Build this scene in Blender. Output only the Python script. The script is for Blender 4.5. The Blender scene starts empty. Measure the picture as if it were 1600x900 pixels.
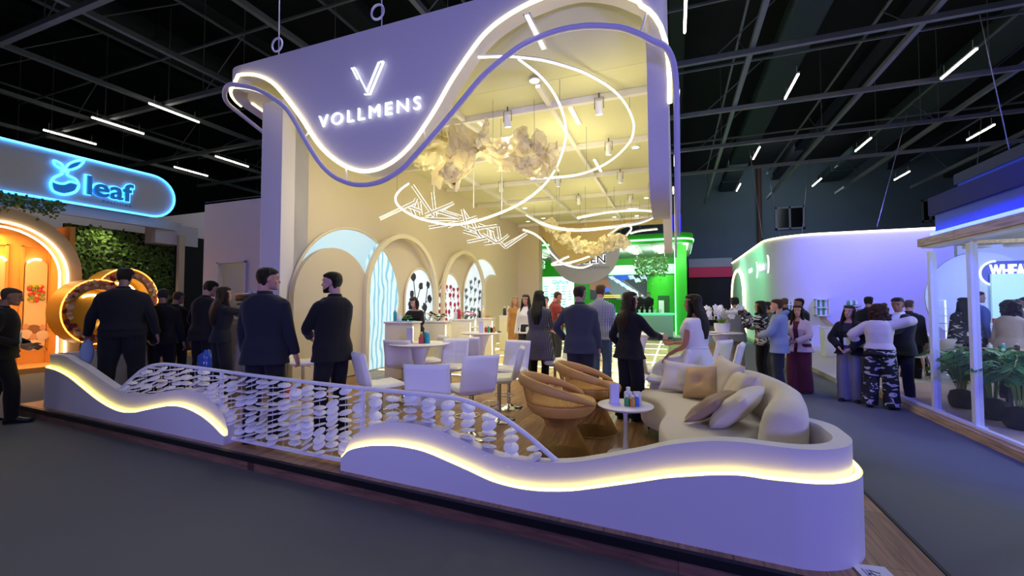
import bpy, bmesh, math, random
import numpy as np
from mathutils import Vector, Matrix, noise
random.seed(11)
SC = bpy.context.scene
COL = SC.collection
R = math.radians
# ---------------------------------------------------------------- camera model (1600 x 900 frame)
FPX, YAW, PITCH, CAMH = 669.0, R(20.8), R(2.05), 1.6
FW = Vector((-math.sin(YAW)*math.cos(PITCH), math.cos(YAW)*math.cos(PITCH), math.sin(PITCH)))
RT = Vector((math.cos(YAW), math.sin(YAW), 0))
UP = RT.cross(FW)
CAM = Vector((0, 0, CAMH))
DZ = .14                                     # deck level of the main stand
def ray(x, y): return FW*FPX + RT*(x-800) - UP*(y-450)
def at_z(x, y, z): d = ray(x, y); return CAM + d*((z-CAMH)/d.z)      # where a measured sight line meets a level
def at_y(x, y, Y): d = ray(x, y); return CAM + d*(Y/d.y)              # ... a wall across the aisle
def at_x(x, y, X): d = ray(x, y); return CAM + d*(X/d.x)              # ... a wall along the aisle
def at_d(x, y, D): return CAM + ray(x, y)*(D/FPX)
def floor_at(x, D, z=0.0):
    p = at_d(x, 474, D); return Vector((p.x, p.y, z))
def heading(rel): return YAW - R(rel)         # rel 0: facing away from the camera, 90: facing right
# ---------------------------------------------------------------- tagging
def tag(o, label=None, cat=None, group=None, kind=None):
    if label: o['label'] = label
    if cat: o['category'] = cat
    if group: o['group'] = group
    if kind: o['kind'] = kind
    return o
def thing(name, label, cat, loc=(0, 0, 0), rz=0.0, group=None):
    o = bpy.data.objects.new(name, None); COL.objects.link(o)
    o.location = loc; o.rotation_euler = (0, 0, rz); o.empty_display_size = .1
    return tag(o, label, cat, group)
def top(o):
    while o.parent is not None: o = o.parent
    return o
KIDS = {}
def link(o, parent=None):
    COL.objects.link(o)
    if parent is not None:
        o.parent = parent; KIDS.setdefault(parent.name, []).append(o)
    return o
def copy_tree(o, parent=None):
    c = o.copy(); link(c, parent)
    for ch in KIDS.get(o.name, []): copy_tree(ch, c)
    return c
ORD = ['first', 'second', 'third', 'fourth', 'fifth', 'sixth', 'seventh', 'eighth', 'ninth', 'tenth', 'eleventh', 'twelfth', 'thirteenth', 'fourteenth',
       'fifteenth', 'sixteenth', 'seventeenth', 'eighteenth', 'nineteenth', 'twentieth', 'twenty-first', 'twenty-second', 'twenty-third', 'twenty-fourth', 'twenty-fifth', 'twenty-sixth', 'twenty-seventh', 'twenty-eighth']
# ---------------------------------------------------------------- mesh builder
def zrot(a): return Matrix.Rotation(a, 4, 'Z')
class MB:
    def __init__(s): s.v = []; s.f = []; s.mi = []; s.m = 0
    def add(s, vs, fs):
        o = len(s.v); s.v.extend([tuple(p) for p in vs]); s.f.extend([[o+i for i in f] for f in fs]); s.mi.extend([s.m]*len(fs)); return s
    def box(s, c, size, rot=None):
        a, b, d = size[0]/2, size[1]/2, size[2]/2
        vs = [Vector((x, y, z)) for x in (-a, a) for y in (-b, b) for z in (-d, d)]
        if rot is not None:
            if not isinstance(rot, Matrix): rot = zrot(rot)
            vs = [rot.to_3x3() @ v for v in vs]
        c = Vector(c)
        return s.add([v+c for v in vs], [(0, 1, 3, 2), (4, 6, 7, 5), (0, 4, 5, 1), (2, 3, 7, 6), (0, 2, 6, 4), (1, 5, 7, 3)])
    def bm(s, bm, M=None):
        bm.verts.index_update()
        vs = [(M @ v.co) if M is not None else v.co.copy() for v in bm.verts]
        fs = [[v.index for v in f.verts] for f in bm.faces]
        bm.free(); return s.add(vs, fs)
    def rbox(s, c, size, r=.02, seg=3, M=None):
        b = bmesh.new(); bmesh.ops.create_cube(b, size=1)
        for v in b.verts: v.co = Vector((v.co.x*size[0], v.co.y*size[1], v.co.z*size[2]))
        bmesh.ops.bevel(b, geom=b.edges[:], offset=min(r, min(size)*.49), segments=seg, profile=.5, affect='EDGES', clamp_overlap=True)
        T = Matrix.Translation(Vector(c))
        return s.bm(b, T @ M if M is not None else T)
    def ell(s, c, r, nu=14, nv=9, M=None):
        c = Vector(c); vs = []; fs = []
        if not hasattr(r, '__len__'): r = (r, r, r)
        for i in range(nv+1):
            t = math.pi*i/nv
            for j in range(nu):
                a = 2*math.pi*j/nu
                p = Vector((r[0]*math.sin(t)*math.cos(a), r[1]*math.sin(t)*math.sin(a), r[2]*math.cos(t)))
                vs.append(c + (M.to_3x3() @ p if M is not None else p))
        for i in range(nv):
            for j in range(nu):
                k = (j+1) % nu
                fs.append((i*nu+j, (i+1)*nu+j, (i+1)*nu+k, i*nu+k))
        return s.add(vs, fs)
    def loft(s, rings, cap=True, closed=False):
        n = len(rings[0]); vs = [p for r in rings for p in r]; fs = []
        m = len(rings)
        for i in range(m if closed else m-1):
            a = i*n; b = ((i+1) % m)*n
            for j in range(n):
                k = (j+1) % n
                fs.append((a+j, a+k, b+k, b+j))
        if cap and not closed:
            fs.append(tuple(range(n-1, -1, -1))); fs.append(tuple((m-1)*n+j for j in range(n)))
        return s.add(vs, fs)
    def tube(s, pts, r, n=8, closed=False, flat=1.0):
        pts = [Vector(p) for p in pts]; m = len(pts)
        if not hasattr(r, '__len__'): r = [r]*m
        rings = []; u = None
        for i, p in enumerate(pts):
            if closed: t = pts[(i+1) % m]-pts[i-1]
            else: t = pts[min(i+1, m-1)]-pts[max(i-1, 0)]
            if t.length < 1e-9: t = Vector((0, 0, 1))
            t.normalize()
            if u is None:
                a = Vector((0, 0, 1)) if abs(t.z) < .9 else Vector((1, 0, 0))
                u = (a - t*a.dot(t)).normalized()
            else:
                u = u - t*u.dot(t)
                if u.length < 1e-6: u = t.orthogonal()
                u.normalize()
            w = t.cross(u)
            rings.append([p + (u*math.cos(q)*flat + w*math.sin(q))*r[i] for q in [2*math.pi*k/n for k in range(n)]])
        return s.loft(rings, True, closed)
    def lathe(s, prof, c=(0, 0, 0), n=28, M=None):
        c = Vector(c); rings = []
        for (r, z) in prof:
            ring = []
            for k in range(n):
                a = 2*math.pi*k/n; p = Vector((r*math.cos(a), r*math.sin(a), z))
                ring.append(c + (M.to_3x3() @ p if M is not None else p))
            rings.append(ring)
        return s.loft(rings)
    def cyl(s, c, r, h, n=20, M=None): return s.lathe([(r, -h/2), (r, h/2)], c, n, M)
    def prism(s, poly, ext):
        """poly: coplanar outline (3D points), ext: extrusion vector"""
        poly = [Vector(p) for p in poly]; ext = Vector(ext); n = len(poly)
        vs = poly + [p+ext for p in poly]
        fs = [tuple(range(n-1, -1, -1)), tuple(range(n, 2*n))]
        for i in range(n): j = (i+1) % n; fs.append((i, j, n+j, n+i))
        return s.add(vs, fs)
    def strip(s, A, B, off):
        """a curved slab: rows of points A and B, thickness by offset vectors"""
        A = [Vector(p) for p in A]; B = [Vector(p) for p in B]
        off = [Vector(o) for o in off] if isinstance(off, list) else [Vector(off)]*len(A)
        return s.loft([[a, b, b+o, a+o] for a, b, o in zip(A, B, off)])
    def build(s, name, mat, parent=None, smooth=35, world=False, label=None):
        me = bpy.data.meshes.new(name)
        vs = s.v
        if world and parent is not None:
            t = top(parent); inv = (Matrix.Translation(t.location) @ t.rotation_euler.to_matrix().to_4x4()).inverted()
            vs = [tuple(inv @ Vector(p)) for p in vs]
        me.from_pydata(vs, [], s.f)
        mats = mat if isinstance(mat, (list, tuple)) else [mat]
        for m in mats: me.materials.append(m)
        if len(mats) > 1: me.polygons.foreach_set('material_index', s.mi)
        b = bmesh.new(); b.from_mesh(me); bmesh.ops.recalc_face_normals(b, faces=b.faces[:]); b.to_mesh(me); b.free()
        if smooth:
            me.polygons.foreach_set('use_smooth', [True]*len(me.polygons))
            me.set_sharp_from_angle(angle=R(smooth))
        me.update()
        o = bpy.data.objects.new(name, me); link(o, parent)
        if label: o['label'] = label
        return o
def mesh_thing(name, mb, mat, label, cat, group=None, smooth=35, base=None):
    """a thing that is one mesh, with its origin at its base"""
    xs = np.array(mb.v); b = Vector(base) if base is not None else Vector(((xs[:, 0].min()+xs[:, 0].max())/2, (xs[:, 1].min()+xs[:, 1].max())/2, xs[:, 2].min()))
    mb.v = [tuple(Vector(p)-b) for p in mb.v]
    o = mb.build(name, mat, None, smooth); o.location = b
    return tag(o, label, cat, group)
def struct(name, mb, mat, parent=None, smooth=35):
    o = mb.build(name, mat, parent, smooth)
    if parent is None: o['kind'] = 'structure'
    return o
def spline(pts, n=8, closed=False):
    """Catmull-Rom through pts"""
    P = [Vector(p) for p in pts]; m = len(P); out = []
    rng = m if closed else m-1
    for i in range(rng):
        p0 = P[(i-1) % m] if closed else P[max(i-1, 0)]; p1 = P[i]; p2 = P[(i+1) % m]; p3 = P[(i+2) % m] if closed else P[min(i+2, m-1)]
        for k in range(n):
            t = k/n
            out.append(.5*((2*p1) + (p2-p0)*t + (2*p0-5*p1+4*p2-p3)*t*t + (3*p1-p0-3*p2+p3)*t**3))
    if not closed: out.append(P[-1].copy())
    return out
def arc(cx, cy, r, a0, a1, n=16, ry=None):
    ry = r if ry is None else ry
    return [(cx+r*math.cos(R(a0+(a1-a0)*i/n)), cy+ry*math.sin(R(a0+(a1-a0)*i/n))) for i in range(n+1)]
def text_mesh(mb, body, size, M, depth=.02, offset=0.0, align='LEFT', spacing=1.0, shear=0.0, sx=1.0):
    """lettering as solid glyphs; M maps text x,y,z(out) to the place"""
    cu = bpy.data.curves.new('lettering', 'FONT'); cu.body = body; cu.size = size; cu.extrude = depth/2; cu.offset = offset
    cu.align_x = align; cu.space_character = spacing; cu.shear = shear; cu.resolution_u = 4
    o = bpy.data.objects.new('lettering', cu); COL.objects.link(o)
    dg = bpy.context.evaluated_depsgraph_get(); me = o.evaluated_get(dg).to_mesh()
    vs = [M @ Vector((v.co.x*sx, v.co.y, v.co.z)) for v in me.vertices]; fs = [list(p.vertices) for p in me.polygons]
    o.evaluated_get(dg).to_mesh_clear(); bpy.data.objects.remove(o); bpy.data.curves.remove(cu)
    mb.add(vs, fs); return mb
def frame_mat(o, ax, ay):
    ax = Vector(ax).normalized(); ay = Vector(ay).normalized(); az = ax.cross(ay)
    m = Matrix((ax, ay, az)).transposed().to_4x4(); m.translation = Vector(o); return m
# ---------------------------------------------------------------- materials
def lin(c):
    if isinstance(c, str): c = [int(c[i:i+2], 16)/255 for i in (0, 2, 4)]
    return tuple(x/12.92 if x <= .04045 else ((x+.055)/1.055)**2.4 for x in c)+(1.0,)
class NT:
    def __init__(s, name):
        s.m = bpy.data.materials.new(name); s.m.use_nodes = True; s.t = s.m.node_tree; s.n = s.t.nodes
        s.b = s.n['Principled BSDF']
    def new(s, k, **kw):
        n = s.n.new(k)
        for a, b in kw.items():
            if a in n.inputs: n.inputs[a].default_value = b
            else: setattr(n, a, b)
        return n
    def ln(s, a, b): s.t.links.new(a, b)
MATS = {}
def mat(name, col, rough=.55, metal=0.0, emit=None, es=0.0, bump=None, var=None, trans=0.0, spec=.5, alpha=1.0, coat=0.0, aniso=None, sheen=0.0):
    """col sRGB hex; bump=(scale,strength); var=(scale,amount)"""
    if name in MATS: return MATS[name]
    t = NT(name); b = t.b; c = lin(col)
    b.inputs['Base Color'].default_value = c; b.inputs['Roughness'].default_value = rough; b.inputs['Metallic'].default_value = metal
    b.inputs['Specular IOR Level'].default_value = spec; b.inputs['Transmission Weight'].default_value = trans; b.inputs['Coat Weight'].default_value = coat
    b.inputs['Sheen Weight'].default_value = sheen
    if emit: b.inputs['Emission Color'].default_value = lin(emit); b.inputs['Emission Strength'].default_value = es
    tc = t.new('ShaderNodeTexCoord')
    if bump:
        n = t.new('ShaderNodeTexNoise', Scale=bump[0], Detail=4.0); t.ln(tc.outputs['Object'], n.inputs['Vector'])
        if aniso:
            mp = t.new('ShaderNodeMapping'); mp.inputs['Scale'].default_value = aniso; t.ln(tc.outputs['Object'], mp.inputs['Vector']); t.ln(mp.outputs['Vector'], n.inputs['Vector'])
        bu = t.new('ShaderNodeBump', Strength=bump[1]); bu.inputs['Distance'].default_value = .02
        t.ln(n.outputs['Fac'], bu.inputs['Height']); t.ln(bu.outputs['Normal'], b.inputs['Normal'])
    if var:
        n = t.new('ShaderNodeTexNoise', Scale=var[0], Detail=5.0); t.ln(tc.outputs['Object'], n.inputs['Vector'])
        mx = t.new('ShaderNodeMix', data_type='RGBA'); k = var[1]
        mx.inputs[6].default_value = tuple(x*(1-k) for x in c[:3])+(1,); mx.inputs[7].default_value = tuple(min(1, x*(1+k)) for x in c[:3])+(1,)
        t.ln(n.outputs['Fac'], mx.inputs[0]); t.ln(mx.outputs[2], b.inputs['Base Color'])
    MATS[name] = t.m; return t.m
def glow(name, col, s):
    return mat(name, 'f4f4f4', .4, emit=col, es=s)
M_ = lambda n: MATS[n]
# shared finishes
mat('white_laminate', 'dedbe0', .45, bump=(60, .02)); mat('white_paint', 'e3e0dd', .6, bump=(90, .03)); mat('beige_paint', 'cfc2a6', .65, bump=(80, .04))
mat('cream_paint', 'dcd2b0', .65, bump=(80, .03)); mat('chrome', 'd8d8dc', .12, 1.0); mat('black_metal', '16171a', .5, .3); mat('grey_metal', '6b6e72', .45, .6)
mat('white_metal', 'e6e6ee', .35); mat('white_leather', 'e9e7e4', .42, bump=(220, .06)); mat('black_plastic', '121317', .4); mat('carpet', '64676a', .95, bump=(420, .5), var=(260, .42))
mat('dark_steel', '7c8188', .6, .2, var=(3, .2)); mat('hall_black', '1b1c20', .9); mat('wire', '8a8c94', .4, .6); mat('paper', 'f8f3da', .8, bump=(25, .3), var=(8, .08), sheen=.2)
def translucent(m, col, f):
    t = m.node_tree; b = t.nodes['Principled BSDF']; out = [n for n in t.nodes if n.type == 'OUTPUT_MATERIAL'][0]
    tr = t.nodes.new('ShaderNodeBsdfTranslucent'); tr.inputs['Color'].default_value = lin(col); mx = t.nodes.new('ShaderNodeMixShader'); mx.inputs[0].default_value = f
    t.links.new(b.outputs[0], mx.inputs[1]); t.links.new(tr.outputs[0], mx.inputs[2]); t.links.new(mx.outputs[0], out.inputs['Surface'])
translucent(MATS['paper'], 'f6edc8', .5)
mat('steel_dark', '2c2e33', .6, .3)
glow('led_warm', 'ffe6a0', 5.0); glow('led_white', 'fff0a8', 3.6); glow('tube_white', 'fff3dc', 12.0); glow('letter_white', 'f6fbff', 1.0); glow('led_blue', '2f9cff', 4.0)
glow('led_hoop', 'fff6dc', 1.9); glow('led_strip', 'fbe24e', 8.0)
def wood(name, c1, c2, plank=(1.6, .19), rough=.4, rot=0.0):
    t = NT(name); b = t.b
    tc = t.new('ShaderNodeTexCoord'); mp = t.new('ShaderNodeMapping'); mp.inputs['Rotation'].default_value = (0, 0, rot); t.ln(tc.outputs['Object'], mp.inputs['Vector'])
    br = t.new('ShaderNodeTexBrick', Scale=1.0); br.inputs['Brick Width'].default_value = plank[0]; br.inputs['Row Height'].default_value = plank[1]; br.inputs['Mortar Size'].default_value = .003
    br.inputs['Color1'].default_value = lin(c1); br.inputs['Color2'].default_value = lin(c2); br.inputs['Mortar'].default_value = tuple(x*.45 for x in lin(c2)[:3])+(1,)
    t.ln(mp.outputs['Vector'], br.inputs['Vector'])
    m2 = t.new('ShaderNodeMapping'); m2.inputs['Scale'].default_value = (1.2, 16, 16); t.ln(mp.outputs['Vector'], m2.inputs['Vector'])
    n = t.new('ShaderNodeTexNoise', Scale=2.2, Detail=7.0, Distortion=.6); t.ln(m2.outputs['Vector'], n.inputs['Vector'])
    mx = t.new('ShaderNodeMix', data_type='RGBA', blend_type='MULTIPLY'); mx.inputs[0].default_value = .75
    cr = t.new('ShaderNodeValToRGB'); cr.color_ramp.elements[0].color = (.38, .36, .35, 1); cr.color_ramp.elements[1].color = (1.25, 1.2, 1.15, 1); cr.color_ramp.elements[0].position = .3; cr.color_ramp.elements[1].position = .7
    t.ln(n.outputs['Fac'], cr.inputs[0]); t.ln(br.outputs['Color'], mx.inputs[6]); t.ln(cr.outputs[0], mx.inputs[7]); t.ln(mx.outputs[2], b.inputs['Base Color'])
    b.inputs['Roughness'].default_value = rough
    MATS[name] = t.m; return t.m
wood('deck_wood', 'b08c66', '94714f', (1.5, .15), .36, math.pi/2); wood('riser_wood', '8d6a5a', '775648', (2.4, .5), .5); wood('pale_wood', 'd8b98c', 'cfae80', (2.0, .2), .5, math.pi/2)
def glass(name, col, mixv=.82):
    t = NT(name); t.b.inputs['Base Color'].default_value = lin(col); t.b.inputs['Roughness'].default_value = .05
    tr = t.new('ShaderNodeBsdfTransparent'); tr.inputs['Color'].default_value = lin('f2f6f8'); mx = t.new('ShaderNodeMixShader'); mx.inputs[0].default_value = mixv
    out = [n for n in t.n if n.type == 'OUTPUT_MATERIAL'][0]
    t.ln(t.b.outputs[0], mx.inputs[1]); t.ln(tr.outputs[0], mx.inputs[2]); t.ln(mx.outputs[0], out.inputs['Surface']); MATS[name] = t.m; return t.m
glass('booth_glass', 'b9c2e0', .955)
# ================================================================ people
def remesh(vs, fs, vox, smooth=3):
    me = bpy.data.meshes.new('work'); me.from_pydata([tuple(v) for v in vs], [], fs)
    b = bmesh.new(); b.from_mesh(me); bmesh.ops.recalc_face_normals(b, faces=b.faces[:]); b.to_mesh(me); b.free()
    o = bpy.data.objects.new('work', me); COL.objects.link(o)
    m = o.modifiers.new('r', 'REMESH'); m.mode = 'VOXEL'; m.voxel_size = vox; m.adaptivity = 0
    if smooth: s = o.modifiers.new('s', 'SMOOTH'); s.iterations = smooth; s.factor = .5
    dg = bpy.context.evaluated_depsgraph_get(); ev = o.evaluated_get(dg); r = ev.to_mesh()
    n = len(r.vertices); co = np.empty(n*3); r.vertices.foreach_get('co', co); V = co.reshape(-1, 3).copy(); F = [list(p.vertices) for p in r.polygons]
    ev.to_mesh_clear(); bpy.data.objects.remove(o); bpy.data.meshes.remove(me)
    return V, F
def ell_ring(c, u, v, ru, rv, n=20, p=2.3):
    out = []
    for k in range(n):
        a = 2*math.pi*k/n; ca, sa = math.cos(a), math.sin(a)
        out.append(c+u*(ru*math.copysign(abs(ca)**(2/p), ca))+v*(rv*math.copysign(abs(sa)**(2/p), sa)))
    return out
XA, YA, ZA = Vector((1, 0, 0)), Vector((0, 1, 0)), Vector((0, 0, 1))
def head_raw(fem):
    """head with a face; chin level z=0, crown .23, looking +Y"""
    w = .94 if fem else 1.0
    mb = MB()
    T = [(0.002, .088, .045, .018), (.012, .096, .0, .036), (.03, .098, -.03, .047), (.05, .096, -.05, .055), (.075, .095, -.07, .061), (.10, .092, -.085, .066), (.118, .086, -.094, .069), (.135, .092, -.098, .072), (.155, .097, -.101, .074), (.18, .088, -.099, .0735), (.2, .072, -.088, .066), (.216, .046, -.068, .051), (.227, .012, -.038, .026)]
    mb.loft([ell_ring(Vector((0, (f+b)/2, z)), XA, YA, hw*w, (f-b)/2, 24, 2.25) for z, f, b, hw in T])
    mb.tube([(0, -.035, .06), (0, -.045, -.03), (0, -.052, -.13)], [.056*w, .054*w, .066*w], 16)           # neck
    mb.loft([ell_ring(Vector((0, y, z)), XA, YA, a, b_, 10) for z, y, a, b_ in ((.135, .088, .006, .008), (.115, .096, .008, .012), (.092, .106, .011, .015), (.08, .108, .015, .016), (.072, .098, .013, .012))])   # nose
    for s in (-1, 1):
        mb.ell((s*.071*w, -.012, .115), (.012, .02, .033), 10, 8, Matrix.Rotation(R(-12), 4, 'X') @ zrot(R(s*-18)))   # ear
        mb.ell((s*.032*w, .082, .138), (.02, .014, .007), 10, 6)                                                 # brow
        mb.ell((s*.033*w, .072, .119), (.015, .014, .012), 10, 7)                                                  # eyelids
        mb.ell((s*.04*w, .06, .085), (.022, .022, .02), 10, 7)                                                    # cheek
    mb.ell((0, .093, .052), (.021, .011, .0055), 12, 6); mb.ell((0, .092, .042), (.018, .011, .006), 12, 6)   # lips
    mb.ell((0, .085, .014), (.02, .016, .014), 10, 7)
    return remesh(mb.v, mb.f, .0058, 2)
def hand_raw(curl):
    """right hand pointing -Z, palm facing -X (towards the thigh), thumb forward +Y"""
    mb = MB()
    mb.loft([ell_ring(Vector((0, y, z)), XA, YA, a, b_, 12, 2.8) for z, y, a, b_ in ((.03, 0, .02, .026), (0, 0, .021, .029), (-.03, .0, .018, .038), (-.065, 0, .015, .041), (-.088, -.002, .011, .038))])
    for k, (y, L) in enumerate(((.030, .072), (.010, .08), (-.011, .075), (-.030, .06))):
        c = R(curl+5*k); p = Vector((0, y, -.08)); a = R(6); P = [p, ]; q = p.copy()
        for seg in (.45, .32, .25):
            q = q+Vector((-math.sin(a), y*.06, -math.cos(a)))*L*seg; P.append(q.copy()); a += c
        mb.tube(P, [.0092, .0086, .0078, .006], 8)
    mb.tube([(-.004, .022, -.018), (-.012, .046, -.045), (-.018, .054, -.072), (-.022, .052, -.092)], [.0125, .0115, .0095, .007], 8)
    return remesh(mb.v, mb.f, .0042, 1)
HEADS = {f: head_raw(f) for f in (0, 1)}; HANDS = {c: hand_raw(c) for c in (14, 34, 58)}
PM = {}
def fabric(name, col, rough=.85, bump=(90, .12), sheen=.1, spec=.3):
    return mat('cloth_'+name, col, rough, bump=bump, sheen=sheen, spec=spec)
def skin(col):
    return mat('skin_'+col, col, .5, bump=(140, .04), var=(18, .05), spec=.35)
def hairm(col): return mat('hair_'+col, col, .42, bump=(60, .9), aniso=(60, 60, 4), spec=.4)
def pattern(name, kind):
    if name in MATS: return MATS[name]
    t = NT(name); tc = t.new('ShaderNodeTexCoord')
    if kind in ('tweed', 'gingham'):
        outs = []
        for ax in ('X', 'Z'):
            w = t.new('ShaderNodeTexWave', wave_type='BANDS', bands_direction=ax, Scale=14 if kind == 'tweed' else 13.0, Distortion=.35 if kind == 'tweed' else .0); t.ln(tc.outputs['Object'], w.inputs['Vector'])
            r = t.new('ShaderNodeValToRGB'); r.color_ramp.interpolation = 'EASE'; r.color_ramp.elements[0].position = .80 if kind == 'tweed' else .35; r.color_ramp.elements[1].position = .93 if kind == 'tweed' else .5
            t.ln(w.outputs['Fac'], r.inputs[0]); outs.append(r)
        mx = t.new('ShaderNodeMix', data_type='RGBA', blend_type='LIGHTEN' if kind == 'tweed' else 'MULTIPLY'); mx.inputs[0].default_value = 1
        t.ln(outs[0].outputs[0], mx.inputs[6]); t.ln(outs[1].outputs[0], mx.inputs[7])
        fin = t.new('ShaderNodeValToRGB')
        cs = ('121116', '77727a') if kind == 'tweed' else ('3c4a72', 'dfe2ea')
        fin.color_ramp.elements[0].color = lin(cs[0]); fin.color_ramp.elements[1].color = lin(cs[1]); t.ln(mx.outputs[2], fin.inputs[0])
    else:
        n = t.new('ShaderNodeTexNoise', Scale=7.0, Detail=3.0, Distortion=1.6); mp = t.new('ShaderNodeMapping'); mp.inputs['Rotation'].default_value = (.4, .5, .3); mp.inputs['Scale'].default_value = (.8, .8, 1.9)
        t.ln(tc.outputs['Object'], mp.inputs['Vector']); t.ln(mp.outputs['Vector'], n.inputs['Vector'])
        fin = t.new('ShaderNodeValToRGB'); fin.color_ramp.interpolation = 'CONSTANT'; fin.color_ramp.elements[0].color = lin('17161b'); fin.color_ramp.elements[1].color = lin('b9b6b8'); fin.color_ramp.elements[1].position = .585 if kind == 'streak' else .54; t.ln(n.outputs['Fac'], fin.inputs[0])
    t.ln(fin.outputs[0], t.b.inputs['Base Color']); t.b.inputs['Roughness'].default_value = .85; MATS[name] = t.m; return t.m
def ik(a, b, l1, l2, pole):
    a, b = Vector(a), Vector(b); d = b-a; L = d.length
    if L > (l1+l2)*.995: b = a+d.normalized()*(l1+l2)*.995; d = b-a; L = d.length
    x = (l1*l1-l2*l2+L*L)/(2*L); h = math.sqrt(max(l1*l1-x*x, 0)); n = d.normalized(); p = Vector(pole); p = (p-n*p.dot(n))
    if p.length < 1e-5: p = n.orthogonal()
    return a+n*x+p.normalized()*h, b
MALE = dict(sh=.176, T=[(1.505, .062, .062, -.02), (1.485, .078, .07, -.018), (1.462, .112, .082, -.016), (1.435, .152, .094, -.014), (1.40, .178, .104, -.010), (1.34, .186, .113, -.002), (1.26, .178, .117, .004), (1.15, .158, .108, .004), (1.06, .152, .106, .004), (.96, .178, .118, -.004), (.88, .182, .118, -.008)])
FEM = dict(sh=.150, T=[(1.505, .052, .052, -.02), (1.485, .066, .06, -.018), (1.462, .096, .07, -.016), (1.435, .13, .08, -.012), (1.40, .15, .09, -.006), (1.35, .156, .1, .002), (1.28, .150, .115, .014), (1.20, .138, .098, .006), (1.10, .126, .086, 0), (1.0, .165, .108, -.008), (.90, .185, .122, -.012)])
PDB = []
def person(label, loc, face, H=1.75, fem=0, bulk=1.0, skin_c='c99678', hair=None, hair_c='1f1916', pose=None, top_g=None, bottom=None, shoes='15151a', neck=0.0, nod=0.0, tilt=0.0, lean=0.0, side=0.0, vox=.013, curl=34, extras=None, sit=None, sheer=None, name='person'):
    """local axes: +Y faces, +X is the right hand side; everything worked out for a height of 1.75 and scaled"""
    o = thing(name, label, 'person', loc, math.atan2(-loc[0], loc[1])-R(face)); k = H/1.75
    B = FEM if fem else MALE; sk = skin(skin_c)
    hipz = .93 if sit is None else sit['z']
    dz = hipz-.93; dy = 0 if sit is None else sit.get('y', 0)
    Rl = Matrix.Rotation(R(-lean), 3, 'X') @ Matrix.Rotation(R(side), 3, 'Y')
    piv = Vector((0, 0, .93))
    def T(p): return piv + Rl @ (Vector(p)-piv) + Vector((0, dy, dz))
    pose = pose or {}
    sh = B['sh']*(.75+.25*bulk)
    J = {}
    for s, n in ((1, 'R'), (-1, 'L')):
        S = T((s*sh, -.012, 1.395)); tgt = pose.get(n, (s*.245, .03, .84)); pole = pose.get('p'+n, (s*.5, -1, -.3))
        tgt = Vector(tgt)+Vector((0, dy, dz))*(0 if pose.get('abs') else 1)
        el, wr = ik(S, tgt, .285, .255, pole); J[n] = (S, el, wr)
    L = {}
    for s, n in ((1, 'R'), (-1, 'L')):
        hp = Vector((s*.088*bulk**.5, dy, .93+dz)); ft = pose.get('f'+n, (s*.10, 0.02*s, 0)); an = Vector((ft[0], ft[1]-.03, ft[2]+.085))
        kn, an = ik(hp, an, .43, .42, pose.get('k'+n, (s*.08, 1, 0))); L[n] = (hp, kn, an)
    hb = T((0, .028, 1.535))                                      # chin level
    Mh = Matrix.Translation(hb) @ Matrix.Rotation(R(-neck), 4, 'Z') @ Matrix.Rotation(R(-nod-lean*.35), 4, 'X') @ Matrix.Rotation(R(tilt), 4, 'Y')
    Mh = Mh @ Matrix.Scale(.975 if not fem else .94, 4)
    Ht = lambda p: Mh @ Vector(p)
    def sc(V): return [(v[0]*k, v[1]*k, v[2]*k) for v in V]
    def torso(mb, infl, z0, z1, extra=None, nn=24):
        rings = []
        T_ = [t for t in B['T'] if z0 <= t[0] <= z1]
        for z, hw, hd, yc in T_: rings.append([T(p) for p in ell_ring(Vector((0, yc, z)), XA, YA, hw*bulk+infl, hd*(bulk*.7+.3 if bulk < 1 else bulk)+infl, nn, 2.5)])
        for z, hw, hd, yc in (extra or []): rings.append([T(p) for p in ell_ring(Vector((0, yc, z)), XA, YA, hw*bulk, hd*bulk, nn, 2.5)])
        mb.loft(rings)
    def arm(mb, n, r0, r1, r2, upto=1.0):
        S, el, wr = J[n]; s = 1 if n == 'R' else -1
        st_ = S+(T((0, -.012, 1.37))-S)*.22
        if upto >= 1: P = [st_, S+(el-S)*.08, S+(el-S)*.5, el, el+(wr-el)*.5, wr]; rr = [r0*.95, r0, (r0+r1)/2, r1, (r1+r2)/2*1.03, r2]
        else: P = [st_, S+(el-S)*.08, S+(el-S)*upto]; rr = [r0*.95, r0, r0*.98]
        mb.tube(spline(P, 3), [np.interp(i/3, range(len(rr)), rr) for i in range(3*(len(P)-1)+1)], 12)
    def leg(mb, n, r0, r1, r2, upto=1.0, drop=0.0):
        hp, kn, an = L[n]; an = an+Vector((0, 0, -drop))
        P = [hp+Vector((0, 0, .06)), hp+(kn-hp)*.15, hp+(kn-hp)*.6, kn, kn+(an-kn)*.4, an]; rr = [r0, r0, r0*.6+r1*.4, r1, r1*.6+r2*.4 if r2 > .075 else r1*1.02, r2]
        mb.tube(spline(P, 3), [np.interp(i/3, range(6), rr) for i in range(16)], 14)
    def finish(nm, mb, m, vx, fold=.0, smooth=3, cut=None, kid=None, lab=None):
        V, F = remesh(mb.v, mb.f, vx, smooth)
        if fold:
            W = []
            for v in V:
                q = Vector(v); f1 = noise.noise(Vector((q.x*7+loc[0], q.y*7+loc[1], q.z*3.2)))+.6*noise.noise(Vector((q.x*12, q.y*12+7, q.z*8+loc[0])))
                d = Vector((q.x, q.y, 0)); W.append(tuple(q+(d.normalized() if d.length > 1e-4 else d)*fold*f1))
            V = W
        if cut: F = [f for f in F if not cut(sum((Vector(V[i]) for i in f), Vector())/len(f))]
        r = MB(); r.add(sc(V), F); q = r.build(nm, m, kid or o, 180)
        if lab: q['label'] = lab
        return q
    tg = top_g or {}; bt = bottom or {}
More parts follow.
